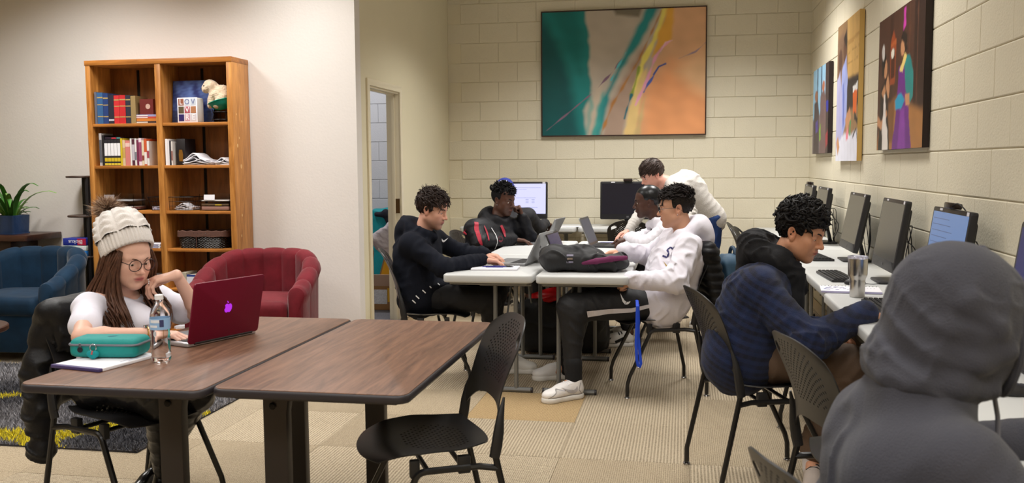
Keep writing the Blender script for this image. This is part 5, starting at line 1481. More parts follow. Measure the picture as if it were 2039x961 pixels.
def strands(mb, H, sc, n, accept, flow, length, lift, r, seed, segs=6, wob=0.004, sides=5, E=((0, -.016, .040), (.077, .099, .087)), curl=0.0, curlr=.006, m=0, base=0.003):
    """hair locks walking over the skull: accept(dir) picks roots, flow(p) the combing direction, lift the rise"""
    R, c = H
    rnd = random.Random(seed); ec, er = np.array(E[0]), np.array(E[1])
    made = 0; tries = 0
    while made < n and tries < n * 60:
        tries += 1
        v = np.array([rnd.gauss(0, 1) for _ in range(3)]); v /= np.linalg.norm(v)
        p = ec + v * er
        if not accept(p): continue
        made += 1
        Ls = rnd.uniform(*length); li = rnd.uniform(*lift); P = []; ds = Ls / segs
        ph = rnd.uniform(0, 6.28); jit = np.array([rnd.gauss(0, .25) for _ in range(3)])
        q = p.copy(); h = base
        for j in range(segs + 1):
            nrm = (q - ec) / (er * er); nrm /= np.linalg.norm(nrm)
            off = nrm * h
            cw = np.zeros(3)
            if curl:
                a = ph + curl * j / segs * 6.28
                tt = np.cross(nrm, np.array((.3, .2, .9))); tt /= np.linalg.norm(tt)
                cw = (tt * cos(a) + np.cross(nrm, tt) * sin(a)) * curlr * min(1, j / 2)
            P.append(c + R @ ((q + off + cw + np.array([rnd.gauss(0, wob) for _ in range(3)]) * (j / segs)) * sc))
            fl = np.array(flow(q), float) + jit; fl = fl - nrm * (fl @ nrm); fl /= (np.linalg.norm(fl) + 1e-6)
            q = q + fl * ds
            kk = sqrt((((q - ec) / er) ** 2).sum()); q = ec + (q - ec) / kk
            h += li / segs
        rr = r * rnd.uniform(.75, 1.25) * sc
        mb.tube(P, [rr * (1.0 if j < segs * .6 else 1.0 - .75 * (j - segs * .6) / (segs * .4)) for j in range(segs + 1)], sides, m, cap=True)
def add_eyes(parent, H, sc, org, iris=(70, 45, 30), look=(0, 1, -.1)):
    R, c = H
    for x in (-1, 1):
        e = c + R @ (np.array((x * .031, .0695, .002)) * sc) - org
        mb = MB(); r = .0146 * sc
        lk = R @ unit(look)
        Mx = frameM(e, np.cross((0, 0, 1.0), lk) if abs(lk[2]) < .95 else (1, 0, 0), np.cross(lk, np.cross((0, 0, 1.0), lk)))
        def ring(a0, a1, m):
            prof = []
            for i in range(7):
                a = a0 + (a1 - a0) * i / 6; prof.append((max(r * sin(a), 1e-5), r * cos(a)))
            mb.lathe(prof[::-1], 14, m=m, M=Mx)
        ring(.0, .17, 2); ring(.17, .42, 1); ring(.42, 3.1, 0)
        mb.build('eyeball', [mat('eye_white', (225, 215, 208), .3), mat('iris_%d_%d' % iris[:2], iris, .25), mat('pupil', (12, 10, 10), .2)], parent)
def add_brows(parent, H, sc, org, m, th=.0035, drop=0.0):
    R, c = H
    for x in (-1, 1):
        mb = MB()
        pts = [(x * .012, .0940, .0190 - drop), (x * .022, .0915, .0240 - drop), (x * .034, .0840, .0265 - drop), (x * .046, .0735, .0230 - drop), (x * .053, .0640, .0185 - drop)]
        mb.tube([c + R @ (np.array(p) * sc) - org for p in pts], [th * .8 * sc, th * 1.1 * sc, th * 1.1 * sc, th * .8 * sc, th * .3 * sc], 6)
        mb.build('eyebrow', m, parent)
def add_glasses(parent, H, sc, org, m, rx=.023, rz=.019, r=.0016, y=.098, z=.000, lens=True, xoff=.0315):
    R, c = H
    g = new_obj('eyeglasses', None, parent)
    T = lambda p: c + R @ (np.array(p, float) * sc) - org
    mb = MB()
    for x in (-1, 1):
        loop = [T((x * xoff + rx * cos(a) * (1 if abs(cos(a)) < .7 else .97), y - .25 * (abs(x * xoff + rx * cos(a)) - .01) ** 1 * .35, z + rz * sin(a))) for a in [2 * pi * i / 20 for i in range(20)]]
        mb.tube(loop, r * sc, 6, closed=True)
        mb.tube([T((x * (xoff + rx), y - .006, z + .006)), T((x * .074, .045, z + .008)), T((x * .078, -.005, z + .004)), T((x * .078, -.028, z - .012))], r * sc, 6)
    mb.tube([T((-xoff + rx * .95, y, z + .004)), T((0, y + .003, z + .007)), T((xoff - rx * .95, y, z + .004))], r * sc, 6)
    fr = mb.mesh('eyeglasses', m)
    bpy.data.objects.remove(g)
    g = new_obj('eyeglasses', fr, parent)
    if lens:
        for x in (-1, 1):
            mb = MB()
            mb.prism([(0, 0)] * 0 or [(cos(2 * pi * i / 20) * rx * .97, sin(2 * pi * i / 20) * rz * .97) for i in range(20)], -.0008 * sc, .0008 * sc)
            V = [T((x * xoff + px, y - .0875 * (abs(x * xoff + px) - .01) + pz, z + py)) for px, py, pz in mb.v]
            ml = MB(); ml.add(V, mb.f)
            ml.build('lens', mat('spectacle_lens', (255, 255, 255), .02, trans=1.0, ior=1.02, spec=.6), g, sharp=60)
    return g
def shoe_prims(a, toe, up=(0, 0, 1), L=.29, W=.052):
    """a: heel bottom centre, toe: toe bottom centre -> (upper, sole)"""
    a = np.array(a, float); toe = np.array(toe, float); d = unit(toe - a); L = np.linalg.norm(toe - a)
    n = np.array(up, float); n = unit(n - d * (n @ d)); x = np.cross(d, n)
    R = np.stack([x, d, n], 1); T = lambda p: a + R @ np.array(p, float)
    u = SDF()
    u.ell(T((0, L * .80, .042)), (W * .90, L * .21, .036), R=R, k=.02)
    u.ell(T((0, L * .52, .052)), (W * .84, L * .26, .050), R=R, k=.03)
    u.ell(T((0, L * .18, .055)), (W * .80, L * .19, .052), R=R, k=.03)
    u.cap(T((0, L * .20, .060)), T((0, L * .19, .098)), W * .82, W * .80, k=.02)
    u.cap(T((0, L * .33, .085)), T((0, L * .60, .070)), .030, .026, k=.02)
    so = SDF()
    for (yy, ww, ll) in ((.80, W * .98, .215), (.5, W * .86, .28), (.20, W * .88, .215)):
        so.ell(T((0, L * yy, .015)), (ww, L * ll, .060), R=R, k=.02)
    so.box(T((0, L * .5, -.085)), (.2, L, .085), .002, R=R, k=.004, op=-1)
    so.box(T((0, L * .5, .032 + .1)), (.2, L, .1), .002, R=R, k=.006, op=-1)
    return u, so, T
def body_prims(J, g=1.0, arm=1.0, leg=1.0):
    S = SDF(); A = {k: np.array(v, float) for k, v in J.items()}
    ax = unit(A['sR'] - A['sL'])
    hw = .085
    hc, ch = A['pelvis'], A['chest']
    for s in (-1, 1):
        S.cap(hc + ax * s * hw * .75, ch + ax * s * .065, .100 * g, .095 * g, k=.05)
    for sd in ('L', 'R'):
        sh, el, wr = A['s' + sd], A['e' + sd], A['w' + sd]
        S.cap(A['neck'] * .75 + sh * .25 - np.array((0, 0, .02)), sh, .042, .046, k=.04)
        S.cap(sh, el, .044 * arm, .036 * arm, k=.02)
        m_ = el * .7 + wr * .3
        S.cap(el, m_, .035 * arm, .036 * arm, k=.015); S.cap(m_, wr, .036 * arm, .0235 * arm, k=.015)
        if 'k' + sd in A:
            hp = hc + ax * (hw if sd == 'R' else -hw)
            kn, an, to = A['k' + sd], A['a' + sd], A['t' + sd]
            S.cap(hp, kn, .072 * leg, .050 * leg, k=.03)
            m_ = kn * .65 + an * .35
            S.cap(kn, m_, .048 * leg, .050 * leg, k=.02); S.cap(m_, an, .048 * leg, .032 * leg, k=.02)
            S.cap(an - np.array((0, 0, .02)), to, .032, .022, k=.02)
    return S, A
def person(name, label, J, head, skin, look=None, hands=None, sc=1.0, res=.012, fres=.0035, hres=None, group=None, headopt=None, g=1.0, arm=1.0, leg=1.0, neck_r=.052, neckbase_up=0.0):
    """skin body as one surface; returns root, head frame (R,c), origin, joints"""
    S, A = body_prims(J, g, arm, leg)
    org = np.array((A['pelvis'][0], A['pelvis'][1], 0.0))
    root = thing(name, label, 'person', tuple(org), 0, group)
    R = basis(head['fwd'], roll=head.get('roll', 0.0)); c = A['head']
    hp = head_prims(**(headopt or {})).xf(R, c, sc)
    nb = c + R @ (np.array((0, -.022, -.050)) * sc)
    S.cap(A['neck'] + np.array((0, 0, -.03)), nb, neck_r * 1.12, neck_r, k=.03)
    S.ell(A['neck'] + np.array((0, 0, -.05)), (.10, .075, .045), R=basis((R[0, 1], R[1, 1], 0)), k=.04)
    pre = [q for q in S.p]
    neg = [q for q in hp.p]
    S.p = pre[:-0 or None] + neg
    fine = [(c - .155 * sc, c + .155 * sc, hres or fres)]
    HS = {}
    for sd in ('L', 'R'):
        if hands and sd in hands:
            h = dict(hands[sd]); hs = SDF()
            T = hand_prims(hs, A['w' + sd], h.pop('d'), h.pop('n'), (1 if sd == 'L' else -1), **h)
            S.p += hs.p; HS[sd] = T
            lo = np.min([hs.aabb(q)[0] for q in hs.p], 0) - .012; hi = np.max([hs.aabb(q)[1] for q in hs.p], 0) + .012
            fine.append((lo, hi, fres))
    col = skin_color(skin['base'], skin['lip'], (R, c), sc, skin.get('stubble', 0), skin.get('stub_col', (60, 45, 40)), skin.get('warm', .3))
    sm = mat('skin', (200, 150, 120), .48, attr=True, bump=(220, .06), spec=.4, sss=.06)
    body = sdf_obj('body', S, res, sm, root, org, fine=fine, col=col)
    add_eyes(root, (R, c), sc, org, skin.get('iris', (70, 45, 30)), head.get('look', (0, 1, -.25)))
    return root, (R, c), org, A, HS
def sleeve_top(A, r=1.0, tor=1.0, hem=.0, drop=.0, k=.03, sl=(.066, .056, .054, .042), cuff=True, hip=.13, chest=.115):
    S = SDF(); ax = unit(A['sR'] - A['sL']); hc, ch = A['pelvis'], A['chest']
    for s in (-1, 1):
        S.cap(hc + ax * s * .075 * tor + np.array((0, 0, drop)), ch + ax * s * .072 * tor, hip * tor, chest * tor, k=.06)
    for sd in ('L', 'R'):
        sh, el, wr = A['s' + sd], A['e' + sd], A['w' + sd]
        S.cap(A['neck'] * .8 + sh * .2 - np.array((0, 0, .03)), sh, .058 * r, sl[0] * r, k=.05)
        S.cap(sh, el, sl[0] * r, sl[1] * r, k=k); S.cap(el, wr, sl[2] * r, sl[3] * r, k=k)
        if cuff:
            d = unit(wr - el); S.cap(wr - d * .05, wr - d * .012, sl[3] * r * .92, sl[3] * r * .86, k=.006)
    return S
def pants(A, r=1.0, th=(.090, .074), sh=(.068, .050), hip=.125, k=.03, legs=('L', 'R'), stop=.04):
    S = SDF(); ax = unit(A['sR'] - A['sL']); hc = A['pelvis']
    for s in (-1, 1): S.ell(hc + ax * s * .075, (hip, hip, hip * .95), k=.06)
    for sd in legs:
        hp = hc + ax * (.085 if sd == 'R' else -.085)
        kn, an = A['k' + sd], A['a' + sd]
        d = unit(an - kn)
        S.cap(hp, kn, th[0] * r, th[1] * r, k=k); S.cap(kn, an - d * stop, sh[0] * r, sh[1] * r, k=k)
    return S
from mathutils.bvhtree import BVHTree
# ---------------------------------------------------------------- helpers for clothing and hair
def bvh_of(o):
    me = o.data; V = np.empty(len(me.vertices) * 3, dtype=np.float32); me.vertices.foreach_get('co', V)
    F = np.empty(len(me.loops), dtype=np.int32); me.loops.foreach_get('vertex_index', F)
    return BVHTree.FromPolygons(V.reshape(-1, 3).tolist(), F.reshape(-1, 4).tolist())
def decal(name, quads, M, bvh, parent, m, off=.0015, kind=None):
    """quads: list of 2-D polygons in the frame M; every corner is dropped along -z of M onto the cloth"""
    mb = MB(); dz = -Vector((M[0][2], M[1][2], M[2][2]))
    for q in quads:
        V = []
        for p in q:
            o = M @ Vector((p[0], p[1], 0)); h = bvh.ray_cast(o - dz * .12, dz, .4)
            V.append(tuple((h[0] - dz * off) if h[0] is not None else o))
        mb.add(V, [tuple(range(len(V)))])
    return mb.build(name, m, parent, smooth=True, sharp=None, kind=kind)
def strip(pts, w_, n=10):
    """quads along a 2-D polyline of half widths w_"""
    P = [Vector((a, b)) for a, b in pts]; out = []; L = []
    W = w_ if isinstance(w_, list) else [w_] * len(P)
    for i in range(len(P) - 1):
        for k in range(n if i < len(P) - 2 else n + 1):
            t = k / n; L.append((P[i].lerp(P[i + 1], t), W[i] + (W[i + 1] - W[i]) * t, (P[i + 1] - P[i]).normalized()))
    for (a, wa, da), (b, wb_, db) in zip(L[:-1], L[1:]):
        na, nb = Vector((-da.y, da.x)), Vector((-db.y, db.x))
        out.append([tuple(a - na * wa), tuple(b - nb * wb_), tuple(b + nb * wb_), tuple(a + na * wa)])
    return out
SWOOSH = strip([(-.5, .22), (-.44, .02), (-.30, -.10), (-.05, -.06), (.55, .24)], [.015, .085, .115, .085, .004], 4)
def swoosh(s_, flip=False): return [[((-x if flip else x) * s_, y * s_) for x, y in q] for q in SWOOSH]
def scalp(p, front=.078, temple=.022, side=.0, nape=-.062):
    y, z = p[1], p[2]
    if y > .06: return z > front
    if y > .02: return z > temple + (front - temple) * (y - .02) / .04
    if y > -.03: return z > side + (temple - side) * max(0, (y + .03) / .05)
    return z > nape
def hair_cap(H, sc, t=.008, front=.074, side=.002, nape=-.062, res=.005, noise=None):
    S = SDF(); S.ell((0, -.017, .041), (.0755 + t, .0965 + t, .0845 + t), k=.005)
    S.box((0, .115, front - .2), (.2, .080, .2), .004, k=.014, op=-1)
    S.box((0, .05, side - .2), (.2, .082, .2), .004, k=.010, op=-1)
    S.box((0, -.1, nape - .2), (.3, .2, .2), .004, k=.010, op=-1)
    S.xf(H[0], H[1], sc)
    return S.verts(res, noise=noise)
def hair_obj(parent, org, H, sc, m, capkw, locks):
    mb = MB()
    V, F = hair_cap(H, sc, **capkw)
    mb.add(V, F)
    for kw in locks: strands(mb, H, sc, **kw)
    mb.v = [(p[0] - org[0], p[1] - org[1], p[2] - org[2]) for p in mb.v]
    return mb.build('hair', m, parent, sharp=None)
def hairmat(n, c, r=.5): return mat(n, c, r, var=(60, .35), spec=.3)
def shoes(A, root, org, sd, heel, toe, mu, ms, lace=None, swo=None, W=.050):
    u, so, T = shoe_prims(heel, toe, W=W)
    sh = sdf_obj('shoe', u, .006, mu, root, org)
    sdf_obj('sole', so, .006, ms, sh, org)
    if lace:
        L = np.linalg.norm(np.array(toe, float) - np.array(heel, float))
        for i in range(5):
            t = .36 + .075 * i
            z_ = .117 - (t - .36) * .085; P = [T((-.030, L * t, z_ - .018)), T((-.014, L * (t + .015), z_ - .003)), T((.014, L * (t + .015), z_ - .003)), T((.030, L * t, z_ - .018))]
            MB().tube([p - org for p in P], .0042, 6, flat=(1.3, .7)).build('lace', lace, sh)
    return sh, T
def ring_tube(c, d, r, rt): 
    d = unit(d); x = np.cross(d, (0.3, .2, .9)); x = unit(x); y = np.cross(d, x)
    return MB().tube([np.array(c) + (x * cos(2 * pi * i / 16) + y * sin(2 * pi * i / 16)) * r for i in range(16)], rt, 6, closed=True)
WHT_SOLE = mat('white_rubber', (222, 218, 212), .5)
WHT_LEATHER = mat('white_leather', (226, 222, 216), .42, bump=(60, .1))
def hood_down(S, A, R, r=.045, drop=.0, back=.08):
    """folded hood lying round the neck"""
    n = A['neck']; f = R[:, 1].copy(); f[2] = 0; f = unit(f); x = np.cross(f, (0, 0, 1.0)); z = np.array((0, 0, 1.0))
    P = []
    for k in range(13):
        a = rad(-60 + 300 * k / 12) - pi / 2 - rad(90) + rad(0)
        ang = rad(60 + 240 * k / 12 + 90 - 180) 
        t = k / 12
        aa = rad(55) + t * rad(250) + rad(-0)
        v = f * cos(aa) * .074 + x * sin(aa) * .084
        bk = max(0, -cos(aa))
        P.append((n + v * (1 + .25 * bk) + z * (-.002 + .052 * bk - drop), r * (.75 + .45 * bk)))
    S.chain([p for p, _ in P], [q for _, q in P], k=.02)
    S.chain([n + f * .040 + x * .078 + z * .0, n + f * .080 - z * .03, n + f * .040 - x * .078 + z * .0], [.030, .026, .030], k=.02)
    S.ell(n - f * (.100 + back * .3) + z * (-.025 - drop), (.090, .055, .080), R=basis(f), k=.04)
    S.cap(n + x * .05 - f * .11 + z * .02, n - x * .05 - f * .11 + z * .02, .04, .04, k=.03)
    return S
# ================================================================= girl in the knit hat
J = dict(pelvis=(-2.26, 3.33, .545), chest=(-2.25, 3.35, .79), neck=(-2.235, 3.35, .895), head=(-2.172, 3.318, 1.038),
         sR=(-2.262, 3.18, .868), eR=(-2.125, 2.94, .795), wR=(-1.945, 3.10, .782), sL=(-2.185, 3.53, .855), eL=(-1.975, 3.50, .782), wL=(-2.000, 3.375, .968),
         kR=(-1.95, 3.12, .525), aR=(-2.10, 3.40, .13), tR=(-2.06, 3.26, .03), kL=(-1.90, 3.33, .495), aL=(-2.235, 3.58, .13), tL=(-2.24, 3.45, .03))
root, H, org, A, HS = person('person', 'girl in a white pompom hat and white shirt with one hand at her chin', J, dict(fwd=(.88, -.42, -.24), look=(.1, 1, -.35)),
    dict(base=(224, 178, 158), lip=(190, 104, 104), warm=.35, iris=(80, 60, 40)), sc=.94, res=.017, fres=.0036, hres=.0028, headopt=dict(lids=.42, nose=.92, jaw=.92), g=.85, arm=.86, leg=.86, neck_r=.044,
    hands=dict(R=dict(d=(.92, .34, -.10), n=(.05, 0, 1), curl=(.28, .3, .32, .36), sc=.92, thumb_in=.3, spread=.08), L=dict(d=(-.86, -.44, -.20), n=(-.1, -.25, 1), curl=(.12, .55, .62, .66), sc=.92, thumb_in=.35, thumb=.6, spread=.10)))
BROWN = hairmat('brown_hair', (82, 53, 38))
add_brows(root, H, .94, org, BROWN, .0026)
add_glasses(root, H, .94, org, mat('tortoise_frame', (50, 32, 34), .25), rx=.0275, rz=.0245, r=.0017, y=.106, z=.002, xoff=.0325)
KN = mat('white_jersey', (226, 224, 236), .8, bump=(420, .15))
T_ = sleeve_top(A, r=.92, tor=.84, hip=.125, chest=.112, cuff=False, sl=(.068, .060, .05, .04))
tee = SDF(); tee.p = [q for q in T_.p[:2]]; ax = unit(A['sR'] - A['sL'])
tee.ell(A['chest'] + np.array((.075, -.03, .0)), (.07, .13, .075), R=basis((.94, -.34, 0)), k=.05)
for sd in 'LR':
    tee.cap(A['neck'] * .72 + A['s' + sd] * .28 - np.array((0, 0, .035)), A['s' + sd] - np.array((0, 0, .008)), .050, .055, k=.04)
    d = A['e' + sd] - A['s' + sd]; s0 = A['s' + sd] - np.array((0, 0, .010)); tee.cap(s0, s0 + d * .56, .0545, .056, k=.03)
    tee.cap(s0 + d * .50, s0 + d * .58, .0555, .0565, k=.008)
tee.chain([A['neck'] + np.array(v) for v in ((.05, -.055, -.022), (.075, -.02, -.045), (.06, .045, -.022), (-.02, .07, .0), (-.06, .03, .015), (-.055, -.04, .012), (.0, -.075, -.002), (.05, -.055, -.022))], .012, k=.012)
sdf_obj('shirt', tee, .007, KN, root, org, noise=cloth_noise(A, 21, .005, k=.55))
LEA = mat('black_faux_leather', (24, 23, 25), .32, bump=(30, .25), spec=.55)
pn = pants(A, .92, th=(.088, .066), sh=(.060, .046), hip=.120)
sdf_obj('trousers', pn, .009, LEA, root, org, noise=cloth_noise(A, 22, .007, True, 1.0))
BOOT = mat('black_boot_leather', (18, 17, 18), .25, spec=.6)
for heel, toe, an in (((-2.12, 3.43, 0), (-2.04, 3.20, 0), 'aR'), ((-2.235, 3.63, 0), (-2.25, 3.39, 0), 'aL')):
    u, so, T = shoe_prims(heel, toe, W=.042); u.cap(T((0, .05, .09)), A[an] + np.array((0, 0, .0)), .040, .043, k=.02)
    b_ = sdf_obj('boot', u, .007, BOOT, root, org); sdf_obj('sole', so, .007, mat('black_sole', (22, 20, 20), .6), b_, org)
# hat
R, c = H; sc_ = .94
at_ = rad(40); Rh = R @ np.array(((1, 0, 0), (0, cos(at_), -sin(at_)), (0, sin(at_), cos(at_))))
hc = c + R @ np.array((0, -.022, .046)) * sc_
HT = lambda p: hc + Rh @ np.array(p, float) - org
KNIT = mat('white_chunky_knit', (232, 226, 222), .9, bump=(260, .4), sheen=.3)
G = []
for i in range(161):
    th = 2 * pi * i / 160; row = []
    for (rr, z) in ((.93, -.020), (1.0, -.026), (1.045, -.016), (1.06, .010), (1.05, .032), (1.02, .043), (.97, .044)):
        rib = .0034 * cos(40 * th) * (1 if rr > .95 else 0)
        row.append(HT(((.090 * rr + rib) * cos(th), (.107 * rr + rib) * sin(th), z)))
    G.append(row)
MB().grid(G).build('hat_brim', KNIT, root, sharp=None)
G = []
for i in range(161):
    th = 2 * pi * i / 160; row = []
    for k in range(27):
        t = k / 26; a = t * pi / 2 * .985
        r_ = cos(a) ** .62; z = .036 + .122 * sin(a) ** 1.15
        ph = th * 8 / (2 * pi)
        cab = abs(sin(pi * ph)) ** .5 * .0085 + .0042 * cos(2 * pi * (t * 5.5 + .9 * abs((ph % 1) - .5))) * sin(pi * ph) ** 2 + .0008 * cos(80 * th)
        sl = -.030 * t ** 1.6
        row.append(HT(((.0945 * r_ + cab * min(1, r_ * 1.5)) * cos(th), (.111 * r_ + cab * min(1, r_ * 1.5)) * sin(th) + sl, z + cab * .5)))
    G.append(row)
crown = MB().grid(G).build('hat_crown', KNIT, root, sharp=None)
rs = np.random.RandomState(6); NP = 4200
dv = rs.normal(size=(NP, 3)); dv /= np.linalg.norm(dv, axis=1)[:, None]
pc_ = HT((.0, -.050, .188)); side = np.cross(dv, rs.normal(size=(NP, 3))); side /= np.linalg.norm(side, axis=1)[:, None]
tipd = dv + .35 * rs.normal(size=(NP, 3)) * .6
L0 = pc_ + dv * .018; L2 = pc_ + tipd * (rs.uniform(.045, .066, NP)[:, None]) * np.array((1, 1, .85))
Vp = np.stack([L0 - side * .0016, L0 + side * .0016, L2], 1).reshape(-1, 3)
cl = np.where(rs.rand(NP) < .45, 0, 1)[:, None]; cp = np.array(lin((112, 82, 66))) * (1 - cl) + np.array(lin((190, 164, 140))) * cl
Cp = np.stack([cp * .75, cp * .75, cp * 1.3], 1).reshape(-1, 3)
new_obj('pompom', np_mesh('pompom', Vp, np.arange(NP * 3).reshape(-1, 3), mat('fur_pompom', (255, 255, 255), .8, attr=True), False, Cp), root, 'stuff')
# long hair: locks follow guides over both shoulders
mb = MB(); rg = random.Random(31)
S = SDF(); S.ell((0, -.018, .012), (.084, .100, .085), k=.01); S.box((0, .115, -.10), (.2, .085, .2), .004, k=.014, op=-1)
S.xf(R, c, sc_)
V, F = S.verts(.007); mb.add(V, F)
Lc = lambda p: c + R @ (np.array(p, float) * sc_)
fz = np.array((0, 0, 1.0)); fw = unit((.94, -.34, 0)); rx_ = unit((-.34, -.94, 0))
guides = []
for sx in (1, -1):
    for q in range(4):
        y0 = .045 - .030 * q
        end = A['chest'] + fw * (.155 - .02 * q) + rx_ * sx * (.075 + .012 * q) + fz * (-.02 + .025 * (q % 2))
        mid = A['neck'] + fw * (.085 - .045 * q) + rx_ * sx * (.085 + .008 * q) + fz * (-.01)
        guides.append([Lc((sx * .066, y0, .045)), Lc((sx * (.082), y0 + .004, -.01)), Lc((sx * .084, y0 - .005, -.07)), mid, (mid + end) / 2 + rx_ * sx * .014 + fw * .02, end])
for q in range(3):
    x0 = -.05 + .05 * q
    guides.append([Lc((x0, -.105, .03)), Lc((x0, -.112, -.04)), A['neck'] - fw * .085 + rx_ * x0 + fz * .02, A['chest'] - fw * .10 + rx_ * x0 * 1.4 + fz * .08, A['chest'] - fw * .12 + rx_ * x0 * 1.6 - fz * .04, A['chest'] - fw * .12 + rx_ * x0 * 1.6 - fz * .08])
for g_ in guides:
    for k in range(30):
        off = np.array([rg.gauss(0, .013) for _ in range(3)]); ph = rg.uniform(0, 6.28); am = rg.uniform(.004, .010); P = []
        for i in range(15):
            t = i / 14 * (len(g_) - 1); j = min(int(t), len(g_) - 2); u = t - j
            a, b, c2, d2 = g_[max(j - 1, 0)], g_[j], g_[j + 1], g_[min(j + 2, len(g_) - 1)]
            p = .5 * (2 * b + (c2 - a) * u + (2 * a - 5 * b + 4 * c2 - d2) * u * u + (3 * b - a - 3 * c2 + d2) * u ** 3)
            f_ = i / 14
            P.append(p + off * (.25 + 1.1 * f_) + rx_ * am * f_ * sin(ph + f_ * 9) + fw * am * f_ * cos(ph + f_ * 8))
        r0 = rg.uniform(.0032, .0055)
        mb.tube(P, [r0 * (.8 + .5 * sin(pi * min(1, i / 12)) if i < 12 else .5 - .12 * (i - 12)) for i in range(15)], 5)
mb.v = [(p[0] - org[0], p[1] - org[1], p[2] - org[2]) for p in mb.v]
mb.build('hair', BROWN, root, sharp=None)
SILVER = mat('silver_ring', (206, 204, 206), .2, 1.0)
tl = HS['L']
for p in ((.014, .118, -.002), (-.006, .118, -.014)):
    w_ = tl(p) - org; ring_tube(w_, unit(tl((.014, .13, -.002)) - tl((.014, .10, .0))), .0098, .0016).build('ring', SILVER, root)
d_ = unit(A['wR'] - A['eR'])
bc = ring_tube(A['wR'] - d_ * .018 - org, d_, .0285, .0032).build('bracelet', mat('gold_bracelet', (206, 170, 110), .25, 1.0), root)
MB().lathe([(0, 0), (.012, .0), (.012, .006), (0, .007)], 16, M=frameM(tuple(A['wR'] - d_ * .018 + np.array((0, 0, .026)) - org), (1, 0, 0), (0, 1, 0))).build('watch_face', SILVER, bc)
# ================================================================= man in the navy hoodie
J = dict(pelvis=(-1.66, 5.77, .55), chest=(-1.70, 5.78, .82), neck=(-1.672, 5.78, .965), head=(-1.598, 5.78, 1.112),
         sR=(-1.690, 5.585, .905), eR=(-1.462, 5.52, .765), wR=(-1.268, 5.78, .790), sL=(-1.64, 5.98, .905), eL=(-1.47, 6.06, .80), wL=(-1.305, 5.99, .805),
         kR=(-1.215, 5.70, .545), aR=(-1.20, 6.02, .12), tR=(-1.08, 6.03, .03), kL=(-1.23, 5.98, .545), aL=(-1.30, 6.20, .12), tL=(-1.18, 6.20, .03))
root, H, org, A, HS = person('person', 'man in a navy hoodie typing on the grey laptop at the left white table', J, dict(fwd=(.95, -.14, -.27), look=(0, 1, -.3)),
    dict(base=(212, 160, 138), lip=(186, 106, 98), stubble=.38, stub_col=(70, 52, 46), warm=.35), res=.017, fres=.0042, hres=.0038, headopt=dict(lids=.45),
    hands=dict(R=dict(d=(.92, .38, -.12), n=(0, .05, 1), curl=(.3, .34, .38, .42), thumb_in=.4), L=dict(d=(.98, -.05, -.12), n=(0, 0, 1), curl=(.34, .36, .4, .44), thumb_in=.4)))
NAVY = mat('navy_fleece', (17, 20, 30), .9, bump=(300, .2), spec=.2)
T_ = sleeve_top(A, 1.06, 1.05, hip=.135, chest=.125); hood_down(T_, A, H[0], .040)
T_.ell(A['pelvis'] + np.array((.02, 0, .07)), (.175, .19, .06), k=.03)
top = sdf_obj('hoodie', T_, .0085, NAVY, root, org, noise=cloth_noise(A, 41, .011, k=1.15))
bv = bvh_of(top)
WPR = mat('white_print', (226, 226, 228), .6)
decal('chest_logo', swoosh(.058), frameM((-1.552 - org[0], 5.935 - org[1], .900), (.68, .73, 0), (0, 0, 1)), bv, root, WPR, .004)
for (x, y, z) in ((-1.66, 5.536, .546), (-1.64, 5.546, .574), (-1.602, 5.565, .607), (-1.566, 5.589, .633), (-1.524, 5.641, .645)):
    k_ = 1.0 if x < -1.58 else .55
    decal('waist_dash', strip([(-.010 * k_, .010 * k_), (.010 * k_, -.010 * k_)], .0034, 3), frameM((x - org[0], y - org[1], z), (.88, .47, 0), (0, 0, 1)), bv, root, WPR, .006)
BLKF = mat('black_jogger', (20, 20, 23), .8, bump=(200, .15))
pn = pants(A, 1.04); pt = sdf_obj('trousers', pn, .010, BLKF, root, org, noise=cloth_noise(A, 42, .009, True))
shoes(A, root, org, 'R', (-1.21, 6.01, 0), (-.96, 6.05, 0), WHT_LEATHER, WHT_SOLE, lace=WHT_LEATHER)
shoes(A, root, org, 'L', (-1.34, 6.20, 0), (-1.07, 6.20, 0), WHT_LEATHER, WHT_SOLE)
HB_ = hairmat('dark_brown_hair', (44, 31, 26))
add_brows(root, H, 1, org, HB_, .0032)
hair_obj(root, org, H, 1.0, HB_, dict(t=.010, front=.068, side=-.004, nape=-.058, noise=fold_noise(7, .004, (.02, .05))),
    [dict(n=330, accept=lambda p: p[2] > .055 and p[1] < .048, flow=lambda p: (p[0] * 4, .9, -.25), length=(.04, .075), lift=(.012, .028), r=.0040, seed=3, wob=.006),
     dict(n=190, accept=lambda p: scalp(p, .07, .02, .0, -.05), flow=lambda p: (0, -.15, -1), length=(.03, .055), lift=(.004, .012), r=.0036, seed=4, wob=.004),
     dict(n=40, accept=lambda p: p[2] > .09, flow=lambda p: (random.Random(int(p[0] * 9999)).uniform(-1, 1), -.3, .3), length=(.03, .05), lift=(.022, .040), r=.0016, seed=5, wob=.010)])
